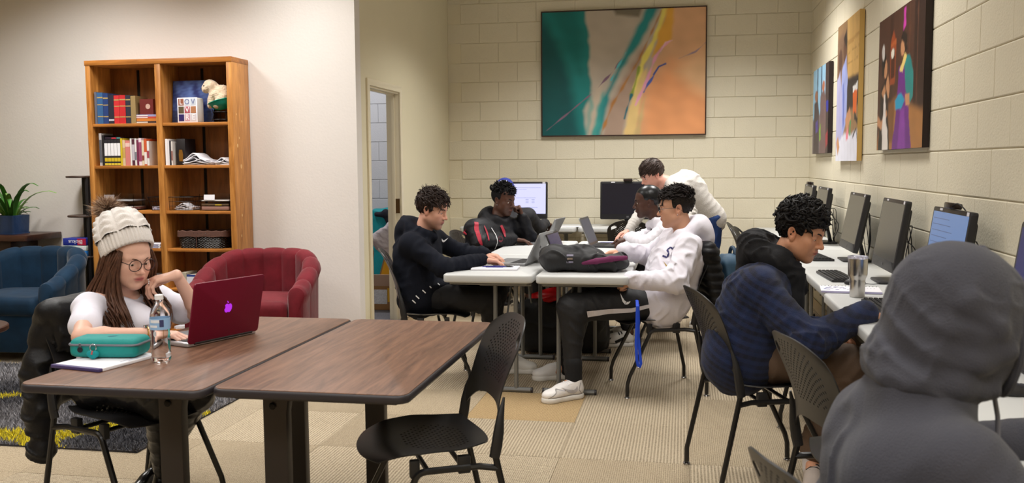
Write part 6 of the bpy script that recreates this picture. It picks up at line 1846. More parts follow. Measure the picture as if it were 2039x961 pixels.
# ================================================================= man in black and red
J = dict(pelvis=(-1.55, 7.29, .55), chest=(-1.55, 7.35, .82), neck=(-1.505, 7.41, .955), head=(-1.452, 7.43, 1.108),
         sR=(-1.655, 7.23, .885), eR=(-1.575, 7.10, .785), wR=(-1.368, 7.40, .792), sL=(-1.355, 7.58, .885), eL=(-1.268, 7.60, .785), wL=(-1.305, 7.50, .965),
         kR=(-1.12, 7.20, .545), aR=(-1.14, 7.22, .12), tR=(-1.0, 7.2, .03), kL=(-1.10, 7.44, .545), aL=(-1.12, 7.46, .12), tL=(-.98, 7.44, .03))
root, H, org, A, HS = person('person', 'man with short twists in a black and red jacket, cheek on his fist', J, dict(fwd=(.84, -.42, -.20), look=(0, 1, -.2)),
    dict(base=(84, 54, 42), lip=(110, 66, 58), stubble=.3, stub_col=(26, 18, 16), warm=.12, iris=(40, 26, 20)), res=.017, fres=.0050, hres=.0044, headopt=dict(lids=.4, nose=1.15, lipf=1.3),
    hands=dict(R=dict(d=(.95, .28, -.12), n=(0, 0, 1), curl=(.22, .24, .28, .32), thumb_in=.3), L=dict(d=(-.25, -.12, .95), n=(.85, .2, .3), curl=(1.35, 1.35, 1.35, 1.3), thumb_in=.8, thumb=.6)))
JK = mat('black_track_jacket', (17, 17, 22), .6, bump=(90, .15), spec=.3)
T_ = sleeve_top(A, 1.10, 1.05, hip=.14, chest=.128); hood_down(T_, A, H[0], .040)
top = sdf_obj('jacket', T_, .010, JK, root, org, noise=cloth_noise(A, 51, .010, k=1.1))
bv = bvh_of(top)
REDP = mat('red_panel', (158, 16, 44), .6)
Mf = frameM((-1.53 - org[0], 7.10 - org[1], .86), (.92, .38, 0), (0, 0, 1))
decal('red_stripe', strip([(-.058, .085), (-.066, .03), (-.058, -.05), (-.04, -.10)], [.016, .018, .014, .005], 8), Mf, bv, root, REDP, .010)
decal('red_stripe', strip([(.005, .055), (.022, .0), (.020, -.055)], [.003, .008, .005], 8), Mf, bv, root, REDP, .010)
decal('red_stripe', strip([(-.17, .0), (-.15, .03)], [.016, .014], 4), Mf, bv, root, REDP, .010)
decal('red_stripe', strip([(.155, .05), (.175, .0), (.18, -.04)], [.010, .012, .006], 6), Mf, bv, root, REDP, .010)
decal('white_drawcord', strip([(.065, .035), (.098, -.02), (.104, -.08), (.085, -.135)], .0028, 8), Mf, bv, root, WPR, .004)
lg = [[(.022 * cos(2 * pi * i / 12) + .135, .026 * sin(2 * pi * i / 12) - .055) for i in range(12)]]
decal('chest_crest', lg, Mf, bv, root, mat('dark_red_crest', (92, 18, 36), .7), .003)
sdf_obj('trousers', pants(A, 1.0), .014, BLKF, root, org)
for (h_, t_) in (((-1.17, 7.22, 0), (-.90, 7.18, 0)), ((-1.15, 7.46, 0), (-.88, 7.42, 0))): shoes(A, root, org, 'R', h_, t_, BOOT, mat('black_sole', (22, 20, 20), .6))
BLH = hairmat('black_hair', (15, 13, 14), .85)
add_brows(root, H, 1, org, BLH, .003)
hair_obj(root, org, H, 1.0, BLH, dict(t=.005, front=.066, side=.004, nape=-.05), [dict(n=210, accept=lambda p: p[2] > .062 and p[1] < .085, flow=lambda p: (0, .3, .2), length=(.006, .014), lift=(.022, .040), r=.0062, seed=6, wob=.003, segs=5, curl=.8, curlr=.003)])
e = H[1] + H[0] @ np.array((.076, .002, -.036)) - org
MB().lathe([(.0045 * sin(pi * i / 8) + 1e-4, -.0045 * cos(pi * i / 8)) for i in range(9)], 10, tuple(e)).build('earring', SILVER, root)
# ================================================================= person half hidden behind him
J = dict(pelvis=(-1.62, 8.47, .55), chest=(-1.61, 8.53, .83), neck=(-1.61, 8.58, .975), head=(-1.665, 8.62, 1.125),
         sR=(-1.43, 8.53, .92), eR=(-1.35, 8.64, .80), wR=(-1.335, 8.93, .815), sL=(-1.80, 8.53, .92), eL=(-1.86, 8.72, .80), wL=(-1.80, 9.0, .81),
         kR=(-1.50, 8.90, .545), aR=(-1.5, 8.95, .12), tR=(-1.5, 9.07, .03), kL=(-1.74, 8.90, .545), aL=(-1.74, 8.95, .12), tL=(-1.74, 9.07, .03))
root, H, org, A, HS = person('person', 'person in a dark jacket and blue cap facing the lit computer, mostly hidden', J, dict(fwd=(.1, 1, -.1)),
    dict(base=(80, 52, 42), lip=(100, 60, 54), warm=.1), res=.018, fres=.0065, headopt=dict(lids=.4),
    hands=dict(R=dict(d=(.35, .9, -.05), n=(0, -.1, 1), curl=(.9, .95, 1.0, 1.0), thumb_in=.7), L=dict(d=(.2, .95, -.1), n=(0, 0, 1), curl=(.4, .4, .4, .4))))
T_ = sleeve_top(A, 1.12, 1.05, hip=.14, chest=.13)
sdf_obj('jacket', T_, .012, mat('charcoal_jacket', (34, 34, 38), .8, bump=(100, .2)), root, org, noise=cloth_noise(A, 55, .010))
sdf_obj('trousers', pants(A, 1.0), .016, BLKF, root, org)
for x in (-1.5, -1.74): shoes(A, root, org, 'R', (x, 8.92, 0), (x, 9.19, 0), BOOT, mat('black_sole', (22, 20, 20), .6))
hair_obj(root, org, H, 1.0, BLH, dict(t=.006, front=.066), [])
S = SDF(); S.ell((0, -.017, .05), (.090, .112, .100), k=.01); S.box((0, 0, -.155), (.3, .3, .2), .004, k=.006, op=-1); S.xf(H[0], H[1])
cp_ = sdf_obj('cap', S, .008, mat('blue_cap', (40, 52, 134), .8), root, org)
S = SDF().ell((0, .135, .050), (.068, .065, .007), k=.01); S.xf(H[0], H[1]); sdf_obj('cap_brim', S, .006, mat('blue_cap', (40, 52, 134), .8), cp_, org)
bv = bvh_of(cp_)
decal('white_band', strip([(-.065, -.028), (-.02, .004), (.02, .004), (.05, -.022)], .009, 6), frameM((H[1][0] - org[0], H[1][1] - .14 - org[1], H[1][2] + .115), (1, 0, 0), (0, 0, 1)), bv, cp_, WPR, .003)
# ================================================================= man in the black headwrap
J = dict(pelvis=(-.10, 7.23, .55), chest=(-.11, 7.24, .82), neck=(-.175, 7.25, .95), head=(-.275, 7.25, 1.100),
         sL=(-.115, 7.06, .885), eL=(-.262, 6.99, .79), wL=(-.405, 7.20, .815), sR=(-.16, 7.43, .885), eR=(-.30, 7.52, .80), wR=(-.43, 7.42, .80),
         kL=(-.54, 7.13, .545), aL=(-.40, 7.06, .12), tL=(-.52, 7.02, .03), kR=(-.54, 7.35, .545), aR=(-.40, 7.32, .12), tR=(-.52, 7.30, .03))
root, H, org, A, HS = person('person', 'man in a black headwrap and white sweatshirt typing on the dark laptop', J, dict(fwd=(-.97, -.10, -.10), look=(0, 1, -.2)),
    dict(base=(76, 48, 38), lip=(104, 62, 56), stubble=.25, stub_col=(24, 17, 15), warm=.12, iris=(36, 24, 18)), res=.017, fres=.0050, hres=.0044, headopt=dict(lids=.35, nose=1.12, lipf=1.3),
    hands=dict(L=dict(d=(-.95, .22, -.25), n=(-.2, 0, 1), curl=(.42, .48, .52, .6), thumb_in=.3, spread=.1), R=dict(d=(-.97, -.05, -.15), n=(0, 0, 1), curl=(.4, .42, .46, .5))))
WSW = mat('white_sweatshirt', (220, 216, 224), .85, bump=(260, .2))
T_ = sleeve_top(A, 1.06, 1.04, hip=.135, chest=.125); hood_down(T_, A, H[0], .034)
sdf_obj('sweatshirt', T_, .010, WSW, root, org, noise=cloth_noise(A, 61, .010, k=1.1))
sdf_obj('trousers', pants(A, 1.0), .013, BLKF, root, org, noise=cloth_noise(A, 62, .008, True))
BLKL = mat('black_leather_panel', (24, 24, 27), .45)
for sd, (h_, t_) in (('L', ((-.37, 7.07, 0), (-.62, 7.00, 0))), ('R', ((-.36, 7.33, 0), (-.62, 7.30, 0)))):
    sh, T = shoes(A, root, org, sd, h_, t_, WHT_LEATHER, WHT_SOLE, lace=BLKL)
    bs = bvh_of(sh)
    for side in (-1, 1):
        o = T((side * .12, .13, .05)) - org; x_ = T((0, 1, 0)) - T((0, 0, 0)); z_ = T((0, 0, 1)) - T((0, 0, 0))
        M_ = frameM(tuple(o), tuple(x_ * side), tuple(z_))
        for q in (strip([(-.10, .015), (-.06, .03)], .016, 3), strip([(-.02, -.01), (.05, .02)], .011, 4), strip([(.09, -.025), (.04, -.028), (-.11, -.026)], .008, 6)): decal('black_panel', [[(a * 1, b) for a, b in p] for p in q], M_, bs, sh, BLKL, .003)
S = SDF(); S.ell((0, -.018, .044), (.0815, .1030, .0905), k=.005); S.box((0, .125, .048 - .2), (.2, .085, .2), .004, k=.012, op=-1); S.box((0, .03, .012 - .2), (.2, .075, .2), .004, k=.012, op=-1); S.box((0, -.1, -.050 - .2), (.3, .2, .2), .004, k=.010, op=-1)
S.cap((0, -.115, -.01), (0.01, -.125, -.075), .022, .010, k=.015)
S.xf(H[0], H[1])
sdf_obj('headwrap', S, .005, mat('black_satin', (16, 18, 22), .32, bump=(25, .15), spec=.5), root, org, noise=fold_noise(63, .0016, (.03, .08)))
add_brows(root, H, 1, org, BLH, .003)
# ================================================================= man bending over in the cream sweater
J = dict(pelvis=(.215, 8.03, .93), chest=(.00, 7.96, 1.175), neck=(-.125, 7.93, 1.262), head=(-.262, 7.90, 1.305),
         sR=(-.10, 8.13, 1.175), eR=(-.335, 8.13, 1.01), wR=(-.455, 7.93, .835), sL=(-.03, 7.745, 1.185), eL=(.06, 7.70, .99), wL=(.0, 7.52, .89),
         kR=(.24, 8.12, .50), aR=(.32, 8.14, .12), tR=(.20, 8.14, .03), kL=(.22, 7.92, .50), aL=(.30, 7.92, .12), tL=(.18, 7.90, .03))
root, H, org, A, HS = person('person', 'man in a cream sweater and jeans bending over the table', J, dict(fwd=(-.80, -.42, -.42), look=(0, 1, -.25)),
    dict(base=(218, 164, 146), lip=(186, 106, 100), stubble=.12, warm=.4), res=.017, fres=.0052, hres=.0046, headopt=dict(lids=.5), neck_r=.054,
    hands=dict(R=dict(d=(-.75, -.35, -.35), n=(-.3, 0, 1), curl=(.3, .3, .35, .4)), L=dict(d=(-.4, -.6, -.3), n=(0, 0, 1), curl=(.5, .5, .5, .5))))
SWT = mat('cream_knit', (190, 185, 179), .95, bump=(160, .5), sheen=.25)
T_ = sleeve_top(A, 1.05, 1.04, hip=.125, chest=.125, cuff=True)
ax = unit(A['sR'] - A['sL'])
T_.cap((.08, 7.96, 1.20), (.03, 7.99, 1.22), .10, .12, k=.08)
T_.chain([A['neck'] + H[0] @ np.array((.062 * cos(a), -.02 + .062 * sin(a), -.02)) for a in [2 * pi * i / 12 for i in range(13)]], .022, k=.02)
sdf_obj('sweater', T_, .009, SWT, root, org, noise=cloth_noise(A, 71, .012, k=1.4))
DEN = mat('blue_denim', (36, 62, 116), .85, bump=(300, .25), var=(12, .25))
sdf_obj('jeans', pants(A, 1.02, th=(.098, .075), sh=(.068, .058), hip=.122), .012, DEN, root, org, noise=cloth_noise(A, 72, .008, True))
for (h_, t_) in (((.36, 8.15, 0), (.08, 8.13, 0)), ((.34, 7.93, 0), (.06, 7.90, 0))): shoes(A, root, org, 'R', h_, t_, WHT_LEATHER, WHT_SOLE)
HE = hairmat('brown_straight_hair', (58, 44, 38))
add_brows(root, H, 1, org, HE, .0032)
hair_obj(root, org, H, 1.0, HE, dict(t=.010, front=.052, side=.0, nape=-.060, noise=fold_noise(8, .003, (.02, .05))),
    [dict(n=330, accept=lambda p: p[2] > .04, flow=lambda p: (p[0] * 3, 1, -.35), length=(.06, .10), lift=(.006, .014), r=.0038, seed=13, wob=.003),
     dict(n=200, accept=lambda p: scalp(p, .07, .02, -.005, -.055), flow=lambda p: (0, .1, -1), length=(.03, .05), lift=(.003, .008), r=.0036, seed=14)])
# ================================================================= man in the white hoodie and glasses
J = dict(pelvis=(-.135, 5.73, .555), chest=(-.02, 5.76, .82), neck=(.008, 5.76, .972), head=(-.046, 5.75, 1.126),
         sL=(.030, 5.555, .905), eL=(-.035, 5.42, .715), wL=(-.295, 5.45, .715), sR=(-.065, 5.945, .915), eR=(-.200, 6.08, .795), wR=(-.372, 5.90, .845),
         kL=(-.655, 5.465, .545), aL=(-.640, 5.425, .13), tL=(-.76, 5.31, .03), kR=(-.62, 5.80, .55), aR=(-.735, 5.90, .12), tR=(-.85, 5.86, .03))
root, H, org, A, HS = person('person', 'man in a white hoodie, glasses and black track pants', J, dict(fwd=(-.985, -.12, -.08), look=(0, 1, -.1)),
    dict(base=(206, 156, 128), lip=(180, 104, 92), stubble=.12, warm=.3, iris=(50, 34, 24)), res=.017, fres=.0042, hres=.0038, headopt=dict(lids=.35),
    hands=dict(L=dict(d=(-.85, .35, -.35), n=(.1, -.85, .35), curl=(.7, .75, .8, .8), thumb_in=.5), R=dict(d=(-.985, -.05, -.12), n=(-.1, 0, 1), curl=(.26, .30, .36, .42), spread=.10)))
WHD = mat('white_hoodie_fleece', (224, 220, 230), .85, bump=(280, .2))
T_ = sleeve_top(A, 1.10, 1.10, hip=.142, chest=.130, sl=(.070, .062, .060, .044)); hood_down(T_, A, H[0], .046, back=.10)
T_.cap(A['pelvis'] + np.array((.06, -.13, .03)), A['pelvis'] + np.array((.06, .13, .03)), .105, .105, k=.05)
top = sdf_obj('hoodie', T_, .0078, WHD, root, org, noise=cloth_noise(A, 81, .012, k=1.25))
bv = bvh_of(top)
NVP = mat('navy_print', (36, 34, 92), .6)
Mt_ = frameM((-.125 - org[0], 5.56 - org[1], .885), (.45, -.88, -.1), (.55, .1, .83))
decal('chest_letter', strip([(.030, .040), (-.006, .042), (-.016, .020), (.016, .006), (.010, -.022), (-.022, -.024)], .0055, 3), Mt_, bv, root, NVP, .0025)
decal('chest_letter', strip([(.040, .046), (.086, .046)], .0052, 3) + strip([(.062, .046), (.056, -.022)], .0055, 3), Mt_, bv, root, NVP, .0025)
decal('chest_logo', swoosh(.045, True), frameM((-.150 - org[0], 5.52 - org[1], .835), (.45, -.88, -.1), (.55, .1, .83)), bv, root, mat('gold_print', (170, 140, 70), .6), .0025)
TRK = mat('black_track_pants', (22, 22, 25), .7, bump=(150, .15))
pn = pants(A, 1.05, th=(.098, .080), sh=(.074, .050), hip=.130)
pt = sdf_obj('track_pants', pn, .0085, TRK, root, org, noise=cloth_noise(A, 82, .008, True))
bv = bvh_of(pt)
Mp = frameM((-.40 - org[0], 5.33 - org[1], .545), (1, .0, 0), (0, 0, 1))
decal('white_stripe', strip([(-.155, -.035), (-.03, -.020), (.10, -.016), (.22, .010)], [.019, .015, .013, .010], 10), Mp, bv, root, mat('pale_stripe', (206, 200, 204), .7), .006)
decal('thigh_logo', swoosh(.075, True), frameM((-.345 - org[0], 5.33 - org[1], .592), (.80, 0, -.60), (.60, 0, .80)), bv, root, WPR, .003)
SO = mat('black_sock', (20, 20, 22), .9)
for sd in 'LR': sdf_obj('sock', SDF().cap(A['a' + sd] + np.array((0, 0, .08)), A['a' + sd] - np.array((0, 0, .05)), .053, .051), .008, SO, root, org)
WL = mat('white_sneaker_leather', (228, 224, 222), .4, bump=(45, .2))
sh, T = shoes(A, root, org, 'L', (-.590, 5.455, 0), (-.800, 5.265, 0), WL, WHT_SOLE, lace=mat('white_lace', (232, 230, 232), .8), W=.054)
bs = bvh_of(sh)
x_ = T((0, 1, 0)) - T((0, 0, 0)); z_ = T((0, 0, 1)) - T((0, 0, 0)); x0_ = T((1, 0, 0)) - T((0, 0, 0))
for q in (strip([(.15, -.030), (.10, .0), (.085, .035)], .0022, 6), strip([(-.085, -.03), (-.06, .0), (-.075, .04)], .0022, 6), strip([(.14, -.028), (-.11, -.028)], .0018, 12)):
    decal('seam', [[(-a, b) for a, b in p] for p in q], frameM(tuple(T((0, .12, .062)) - org - x0_ * .12), tuple(-x_), tuple(z_)), bs, sh, mat('seam_grey', (150, 146, 146), .6), .002)
decal('side_logo', swoosh(.10, True), frameM(tuple(T((0, .12, .062)) - org - x0_ * .12), tuple(-x_), tuple(z_)), bs, sh, mat('grey_swoosh', (176, 172, 174), .45), .003)
shoes(A, root, org, 'R', (-.700, 5.945, 0), (-.955, 5.83, 0), WL, WHT_SOLE, lace=WHT_LEATHER, W=.052)
HF = hairmat('black_brown_hair', (30, 23, 21))
add_brows(root, H, 1, org, HF, .0030)
hair_obj(root, org, H, 1.0, HF, dict(t=.007, front=.062, side=-.002, nape=-.052), [dict(n=420, accept=lambda p: p[2] > .062 and p[1] < .09, flow=lambda p: (p[0] * 2, .8, .1), length=(.025, .05), lift=(.014, .030), r=.0036, seed=23, wob=.004),
    dict(n=160, accept=lambda p: scalp(p, .07, .03, .006, -.045), flow=lambda p: (0, -.3, -1), length=(.015, .03), lift=(.002, .005), r=.003, seed=24)])
add_glasses(root, H, 1, org, mat('dark_wire_frame', (40, 36, 38), .3), rx=.0245, rz=.0205, r=.0014, y=.104, z=-.002)
e = H[1] + H[0] @ np.array((-.078, .000, -.038)) - org
MB().tube(arc(tuple(e), .007, 0, 340, 10, (0, 1, 0), (0, 0, 1)), .0013, 5, closed=True).build('earring', SILVER, root)
# ================================================================= man in the blue plaid jacket
J = dict(pelvis=(.265, 4.12, .555), chest=(.335, 4.145, .80), neck=(.402, 4.17, .950), head=(.502, 4.15, 1.098),
         sR=(.312, 3.985, .872), eR=(.500, 3.85, .672), wR=(.748, 4.00, .772), sL=(.435, 4.35, .865), eL=(.46, 4.37, .635), wL=(.615, 4.20, .66),
         kR=(.690, 4.03, .545), aR=(.560, 4.07, .14), tR=(.54, 3.95, .04), kL=(.705, 4.28, .545), aL=(.70, 4.36, .12), tL=(.82, 4.38, .03))
root, H, org, A, HS = person('person', 'curly-haired man in a blue plaid jacket looking down at the desk', J, dict(fwd=(.80, -.42, -.31), look=(0, 1, -.5)),
    dict(base=(204, 148, 116), lip=(178, 98, 88), stubble=.10, warm=.3), res=.017, fres=.0042, hres=.0033, headopt=dict(lids=.80, nose=1.05),
    hands=dict(R=dict(d=(.93, .30, -.18), n=(0, .05, 1), curl=(.4, .42, .46, .5), thumb_in=.4), L=dict(d=(.85, -.35, -.15), n=(0, 0, 1), curl=(.4, .42, .46, .5))))
def plaid():
    m = bpy.data.materials.new('blue_plaid_fleece'); m.use_nodes = True
    nt = m.node_tree; b = nt.nodes['Principled BSDF']; L = nt.links
    t = nn(nt, 'ShaderNodeTexCoord')
    def wave(rot, scale, sharp):
        mp = nn(nt, 'ShaderNodeMapping'); mp.inputs['Rotation'].default_value = rot
        L.new(t.outputs['Object'], mp.inputs['Vector'])
        wv = nn(nt, 'ShaderNodeTexWave', Scale=scale, Distortion=.6, Detail=1.0); wv.bands_direction = 'X'
        L.new(mp.outputs['Vector'], wv.inputs['Vector'])
        mr = nn(nt, 'ShaderNodeMapRange'); mr.inputs['From Min'].default_value = .5 - sharp; mr.inputs['From Max'].default_value = .5 + sharp
        L.new(wv.outputs['Fac'], mr.inputs['Value'])
        return mr.outputs['Result']
    a1 = wave((0, 1.2, .35), 3.4, .22); a2 = wave((0, -.35, .35), 3.4, .22); a3 = wave((0, 1.2, .35), 10.5, .2); a4 = wave((0, -.35, .35), 10.5, .2)
    def mix(f, A_, B_, k):
        mx = nn(nt, 'ShaderNodeMix', data_type='RGBA'); q = nn(nt, 'ShaderNodeMath', operation='MULTIPLY'); q.inputs[1].default_value = k
        L.new(f, q.inputs[0]); L.new(q.outputs[0], mx.inputs[0])
        if isinstance(A_, tuple): mx.inputs[6].default_value = (*lin(A_), 1)
        else: L.new(A_, mx.inputs[6])
        mx.inputs[7].default_value = (*lin(B_), 1)
        return mx.outputs[2]
    c_ = mix(a1, (15, 27, 58), (9, 12, 28), .75); c_ = mix(a2, c_, (16, 15, 32), .6); c_ = mix(a3, c_, (28, 48, 92), .36); c_ = mix(a4, c_, (30, 34, 66), .28)
    L.new(c_, b.inputs['Base Color'])
    b.inputs['Roughness'].default_value = .95; b.inputs['Sheen Weight'].default_value = .06
    n = nn(nt, 'ShaderNodeTexNoise', Scale=220.0, Detail=4.0); L.new(t.outputs['Object'], n.inputs['Vector'])
    bp = nn(nt, 'ShaderNodeBump', Strength=.5, Distance=.004); L.new(n.outputs['Fac'], bp.inputs['Height']); L.new(bp.outputs['Normal'], b.inputs['Normal'])
    return m
PLD = plaid()
T_ = sleeve_top(A, 1.18, 1.10, hip=.142, chest=.135, cuff=True, sl=(.074, .068, .064, .046))
T_.cap(A['pelvis'] + np.array((-.06, -.12, .04)), A['pelvis'] + np.array((-.06, .12, .04)), .10, .10, k=.05)
jk = sdf_obj('plaid_jacket', T_, .0075, PLD, root, org, noise=cloth_noise(A, 91, .012, k=1.25))
d_ = unit(A['wR'] - A['eR'])
for p in (.060,): MB().lathe([(0, 0), (.008, .0), (.008, .003), (0, .0035)], 14, M=frameM(tuple(A['wR'] - d_ * .03 + np.array((-.01, -.045, -.006)) - org), (1, 0, 0), (0, 0, 1))).build('cuff_button', mat('navy_button', (40, 50, 90), .3), root)
S = SDF(); hood_down(S, A, H[0], .050, drop=-.03, back=.06)
f2 = unit((.90, -.30, 0))
S.chain([A['neck'] + np.array(v) for v in ((-.02, .09, .07), (-.09, .03, .09), (-.085, -.05, .085), (.0, -.095, .05), (.07, -.07, -.02), (.09, -.02, -.09))], [.030, .036, .038, .034, .030, .026], k=.02)
S.cap(A['neck'] + np.array((-.10, .04, .07)), A['neck'] + np.array((-.115, -.02, .115)), .035, .012, k=.03)
S.cap(A['neck'] + np.array((.06, -.06, -.04)), A['chest'] + np.array((.12, -.02, -.02)), .05, .06, k=.04)
sdf_obj('black_hood', S, .0065, mat('black_hood_fleece', (22, 22, 26), .85, bump=(260, .2)), root, org, noise=fold_noise(93, .016, (.035, .08), .5))
CHI = mat('brown_chinos', (92, 72, 56), .8, bump=(260, .2))
sdf_obj('trousers', pants(A, 1.05, th=(.098, .080), sh=(.078, .066), hip=.128), .009, CHI, root, org, noise=cloth_noise(A, 94, .009, True))
WS = mat('grey_white_sock', (206, 198, 196), .9, bump=(200, .3))
for sd in 'LR': sdf_obj('sock', SDF().cap(A['a' + sd] + np.array((0, 0, .05)), A['a' + sd] - np.array((0, 0, .06)), .045, .043), .008, WS, root, org)
BE = mat('beige_sneaker', (186, 172, 162), .6)
sh, T = shoes(A, root, org, 'R', (.575, 4.125, 0), (.530, 3.845, 0), BE, WHT_SOLE, lace=mat('dark_lace', (50, 44, 44), .8))
MB().tube([T((s_, y_, .026)) - org for s_, y_ in ((-.050, .02), (-.054, .14), (-.052, .22), (-.03, .275), (.0, .285), (.03, .275), (.052, .22))], .0035, 6).build('red_piping', mat('red_line', (170, 36, 44), .5), sh)
shoes(A, root, org, 'L', (.66, 4.36, 0), (.94, 4.40, 0), BE, WHT_SOLE)
HG = hairmat('black_curly_hair', (18, 15, 15), .55)
add_brows(root, H, 1, org, HG, .0030)
hair_obj(root, org, H, 1.0, HG, dict(t=.011, front=.068, side=-.004, nape=-.060, noise=fold_noise(10, .006, (.02, .045))),
    [dict(n=430, accept=lambda p: p[2] > .040 and p[1] < .040, flow=lambda p: (p[0] * 5, .6, .35), length=(.045, .075), lift=(.014, .034), r=.0078, seed=33, wob=.005, segs=9, curl=1.2, curlr=.0085),
     dict(n=200, accept=lambda p: scalp(p, .06, .02, -.004, -.055), flow=lambda p: (0, -.2, -1), length=(.02, .04), lift=(.004, .012), r=.0045, seed=34, curl=1.0, curlr=.004, segs=7)])
# ================================================================= person in the grey hood
J = dict(pelvis=(.45, 1.95, .555), chest=(.425, 1.885, .78), neck=(.435, 1.885, .945), head=(.530, 1.885, 1.098),
         sR=(.485, 1.70, .865), eR=(.63, 1.60, .70), wR=(.885, 1.83, .785), sL=(.435, 2.03, .83), eL=(.57, 2.22, .72), wL=(.86, 2.22, .785),
         kR=(.85, 1.86, .55), aR=(.86, 1.87, .12), tR=(.99, 1.9, .03), kL=(.83, 2.10, .55), aL=(.85, 2.12, .12), tL=(.98, 2.15, .03))
root, H, org, A, HS = person('person', 'person in a charcoal hoodie with the hood up, nearest the camera at right', J, dict(fwd=(.97, -.02, -.23)),
    dict(base=(206, 150, 126), lip=(180, 104, 92), stubble=.75, stub_col=(120, 84, 58), warm=.3), res=.018, fres=.0065, headopt=dict(lids=.4),
    hands=dict(R=dict(d=(.9, .3, -.1), n=(0, 0, 1)), L=dict(d=(.95, .1, -.1), n=(0, 0, 1))))
GRH = mat('charcoal_hoodie', (62, 62, 70), .92, bump=(330, .35), var=(5, .10), sheen=.12)
T_ = sleeve_top(A, 1.06, 1.04, hip=.140, chest=.132, sl=(.074, .064, .062, .048))
T_.cap((.42, 1.78, .83), (.415, 1.96, .82), .070, .070, k=.08); T_.cap(A['neck'] + np.array((.01, .03, -.03)), A['neck'] + np.array((.02, -.03, .02)), .088, .088, k=.06); T_.cap(A['neck'] + np.array((0, .04, -.06)), (.40, 2.00, .86), .07, .07, k=.06)
sdf_obj('hoodie_body', T_, .007, GRH, root, org, noise=cloth_noise(A, 95, .010, k=.8))
Rr, c = H
S = SDF()
S.ell((0, -.024, .030), (.106, .120, .112), k=.02); S.ell((0, .014, -.035), (.102, .100, .100), k=.05); S.ell((0, -.055, -.065), (.096, .080, .080), k=.06)
S.ell((0, .150, -.020), (.066, .110, .098), k=.018, op=-1)
for (x0, y0, z0, x1, y1, z1, r_) in ((-.09, -.02, -.115, .02, -.135, -.095, .026), (-.10, .03, -.10, -.055, -.10, -.130, .022), (.09, -.02, -.115, -.02, -.135, -.09, .026), (-.092, .045, -.070, -.098, -.06, -.050, .018)):
    S.cap((x0, y0, z0), (x1, y1, z1), r_, r_ * .8, k=.022)
S.ell((0, -.055, -.128), (.108, .098, .042), k=.03)
S.chain([(.055, -.105, -.050), (.088, -.060, -.072), (.101, .015, -.060), (.094, .070, -.030)], [.012, .019, .018, .008], k=.022)
S.chain([(.050, -.115, -.105), (.086, -.070, -.122), (.092, .000, -.112), (.070, .062, -.105)], [.016, .024, .022, .012], k=.020)
S.chain([(.070, -.080, .075), (.098, -.030, .040), (.106, .040, .005)], [.006, .013, .009], k=.022)
S.chain([(.060, -.095, .020), (.092, -.055, -.012), (.103, .010, -.015)], [.008, .014, .008], k=.022)
S.xf(Rr, c)
hd = sdf_obj('hood', S, .0052, GRH, root, org, noise=nsum(fold_noise(96, .014, (.07, .16), .35), fold_noise(97, .004, (.04, .09)), wrinkles([(c + Rr @ np.array((-.05, -.04, -.10)), Rr @ np.array((.1, .3, 1)), .12, .05, .012), (c + Rr @ np.array((-.08, .05, .05)), Rr @ np.array((0, 1, .6)), .10, .055, .007), (c + Rr @ np.array((.05, -.09, -.08)), Rr @ np.array((.1, .3, 1)), .12, .05, .012)], 5)))
edge = [c + Rr @ np.array((.070 * cos(a), .090 - .012 * sin(a), -.020 + .100 * sin(a))) - org for a in [2 * pi * i / 24 for i in range(24)]]
MB().tube(edge, .010, 8, closed=True).build('hood_hem', GRH, root)
dp = c + Rr @ np.array((-.03, .095, -.115)) - org
MB().tube([dp, dp + np.array((.01, -.005, -.06)), dp + np.array((.012, -.012, -.14)), dp + np.array((.008, -.015, -.215))], .0048, 8).build('drawstring', mat('grey_cord', (120, 120, 130), .8), root)
sdf_obj('trousers', pants(A, 1.02), .014, mat('dark_trousers', (34, 34, 40), .8), root, org)
for (h_, t_) in (((.83, 1.87, 0), (1.10, 1.9, 0)), ((.82, 2.12, 0), (1.09, 2.15, 0))): shoes(A, root, org, 'R', h_, t_, BOOT, WHT_SOLE)
mb = MB(); strands(mb, H, 1.0, 130, lambda p: p[2] < -.055 and p[1] > .02, lambda p: (0, .2, -1), (.02, .035), (.004, .012), .0018, 44, E=((0, .02, -.055), (.052, .062, .058)))
mb.v = [(p[0] - org[0], p[1] - org[1], p[2] - org[2]) for p in mb.v]
mb.build('beard', hairmat('sandy_beard', (150, 104, 66)), root, sharp=None, kind='stuff')
# ---------------------------------------------------------------- things on the brown tables
TBZ = .7412
pad = thing('paper_pad', 'white lined paper pad with a dark spine under the teal pencil case', 'notepad', (-1.925, 2.792, TBZ), -.62 + pi / 2 + .42)
MB().box(-.12, .13, -.105, .105, 0, .010).build('sheets', WHITE, pad, bevel=.001)
MB().box(-.137, -.12, -.105, .105, 0, .011).build('binding', mat('purple_binding', (74, 62, 112), .5), pad, bevel=.002)
for i, (x0, x1, y) in enumerate(((-.02, .06, -.080), (.03, .07, -.070), (.09, .115, -.04), (.0, .1, -.095))): MB().box(x0, x1, y - .0015, y + .0015, .010, .0104).build('printed_line', mat('faint_print', (150, 150, 176), .7), pad, smooth=False)
CAS = mat('teal_nylon', (12, 140, 136), .6, bump=(520, .25))
pk = thing('pencil_case', 'teal zipped pencil case lying on the white paper pad', 'pencil case', (-1.945, 2.845, TBZ + .0115), .10)
S = SDF(); S.box((0, 0, .034), (.122, .058, .033), .022, k=.01)
V, F = S.verts(.005, noise=fold_noise(3, .0015, (.05, .12))); new_obj('case', np_mesh('case', V, F, CAS), pk)
lp = [(p[0], p[1], .046) for p in rrect(.2455, .1175, .023, 6)]
MB().tube(lp, .0042, 6, closed=True).build('zip', mat('grey_zip', (110, 112, 122), .5, .2), pk)
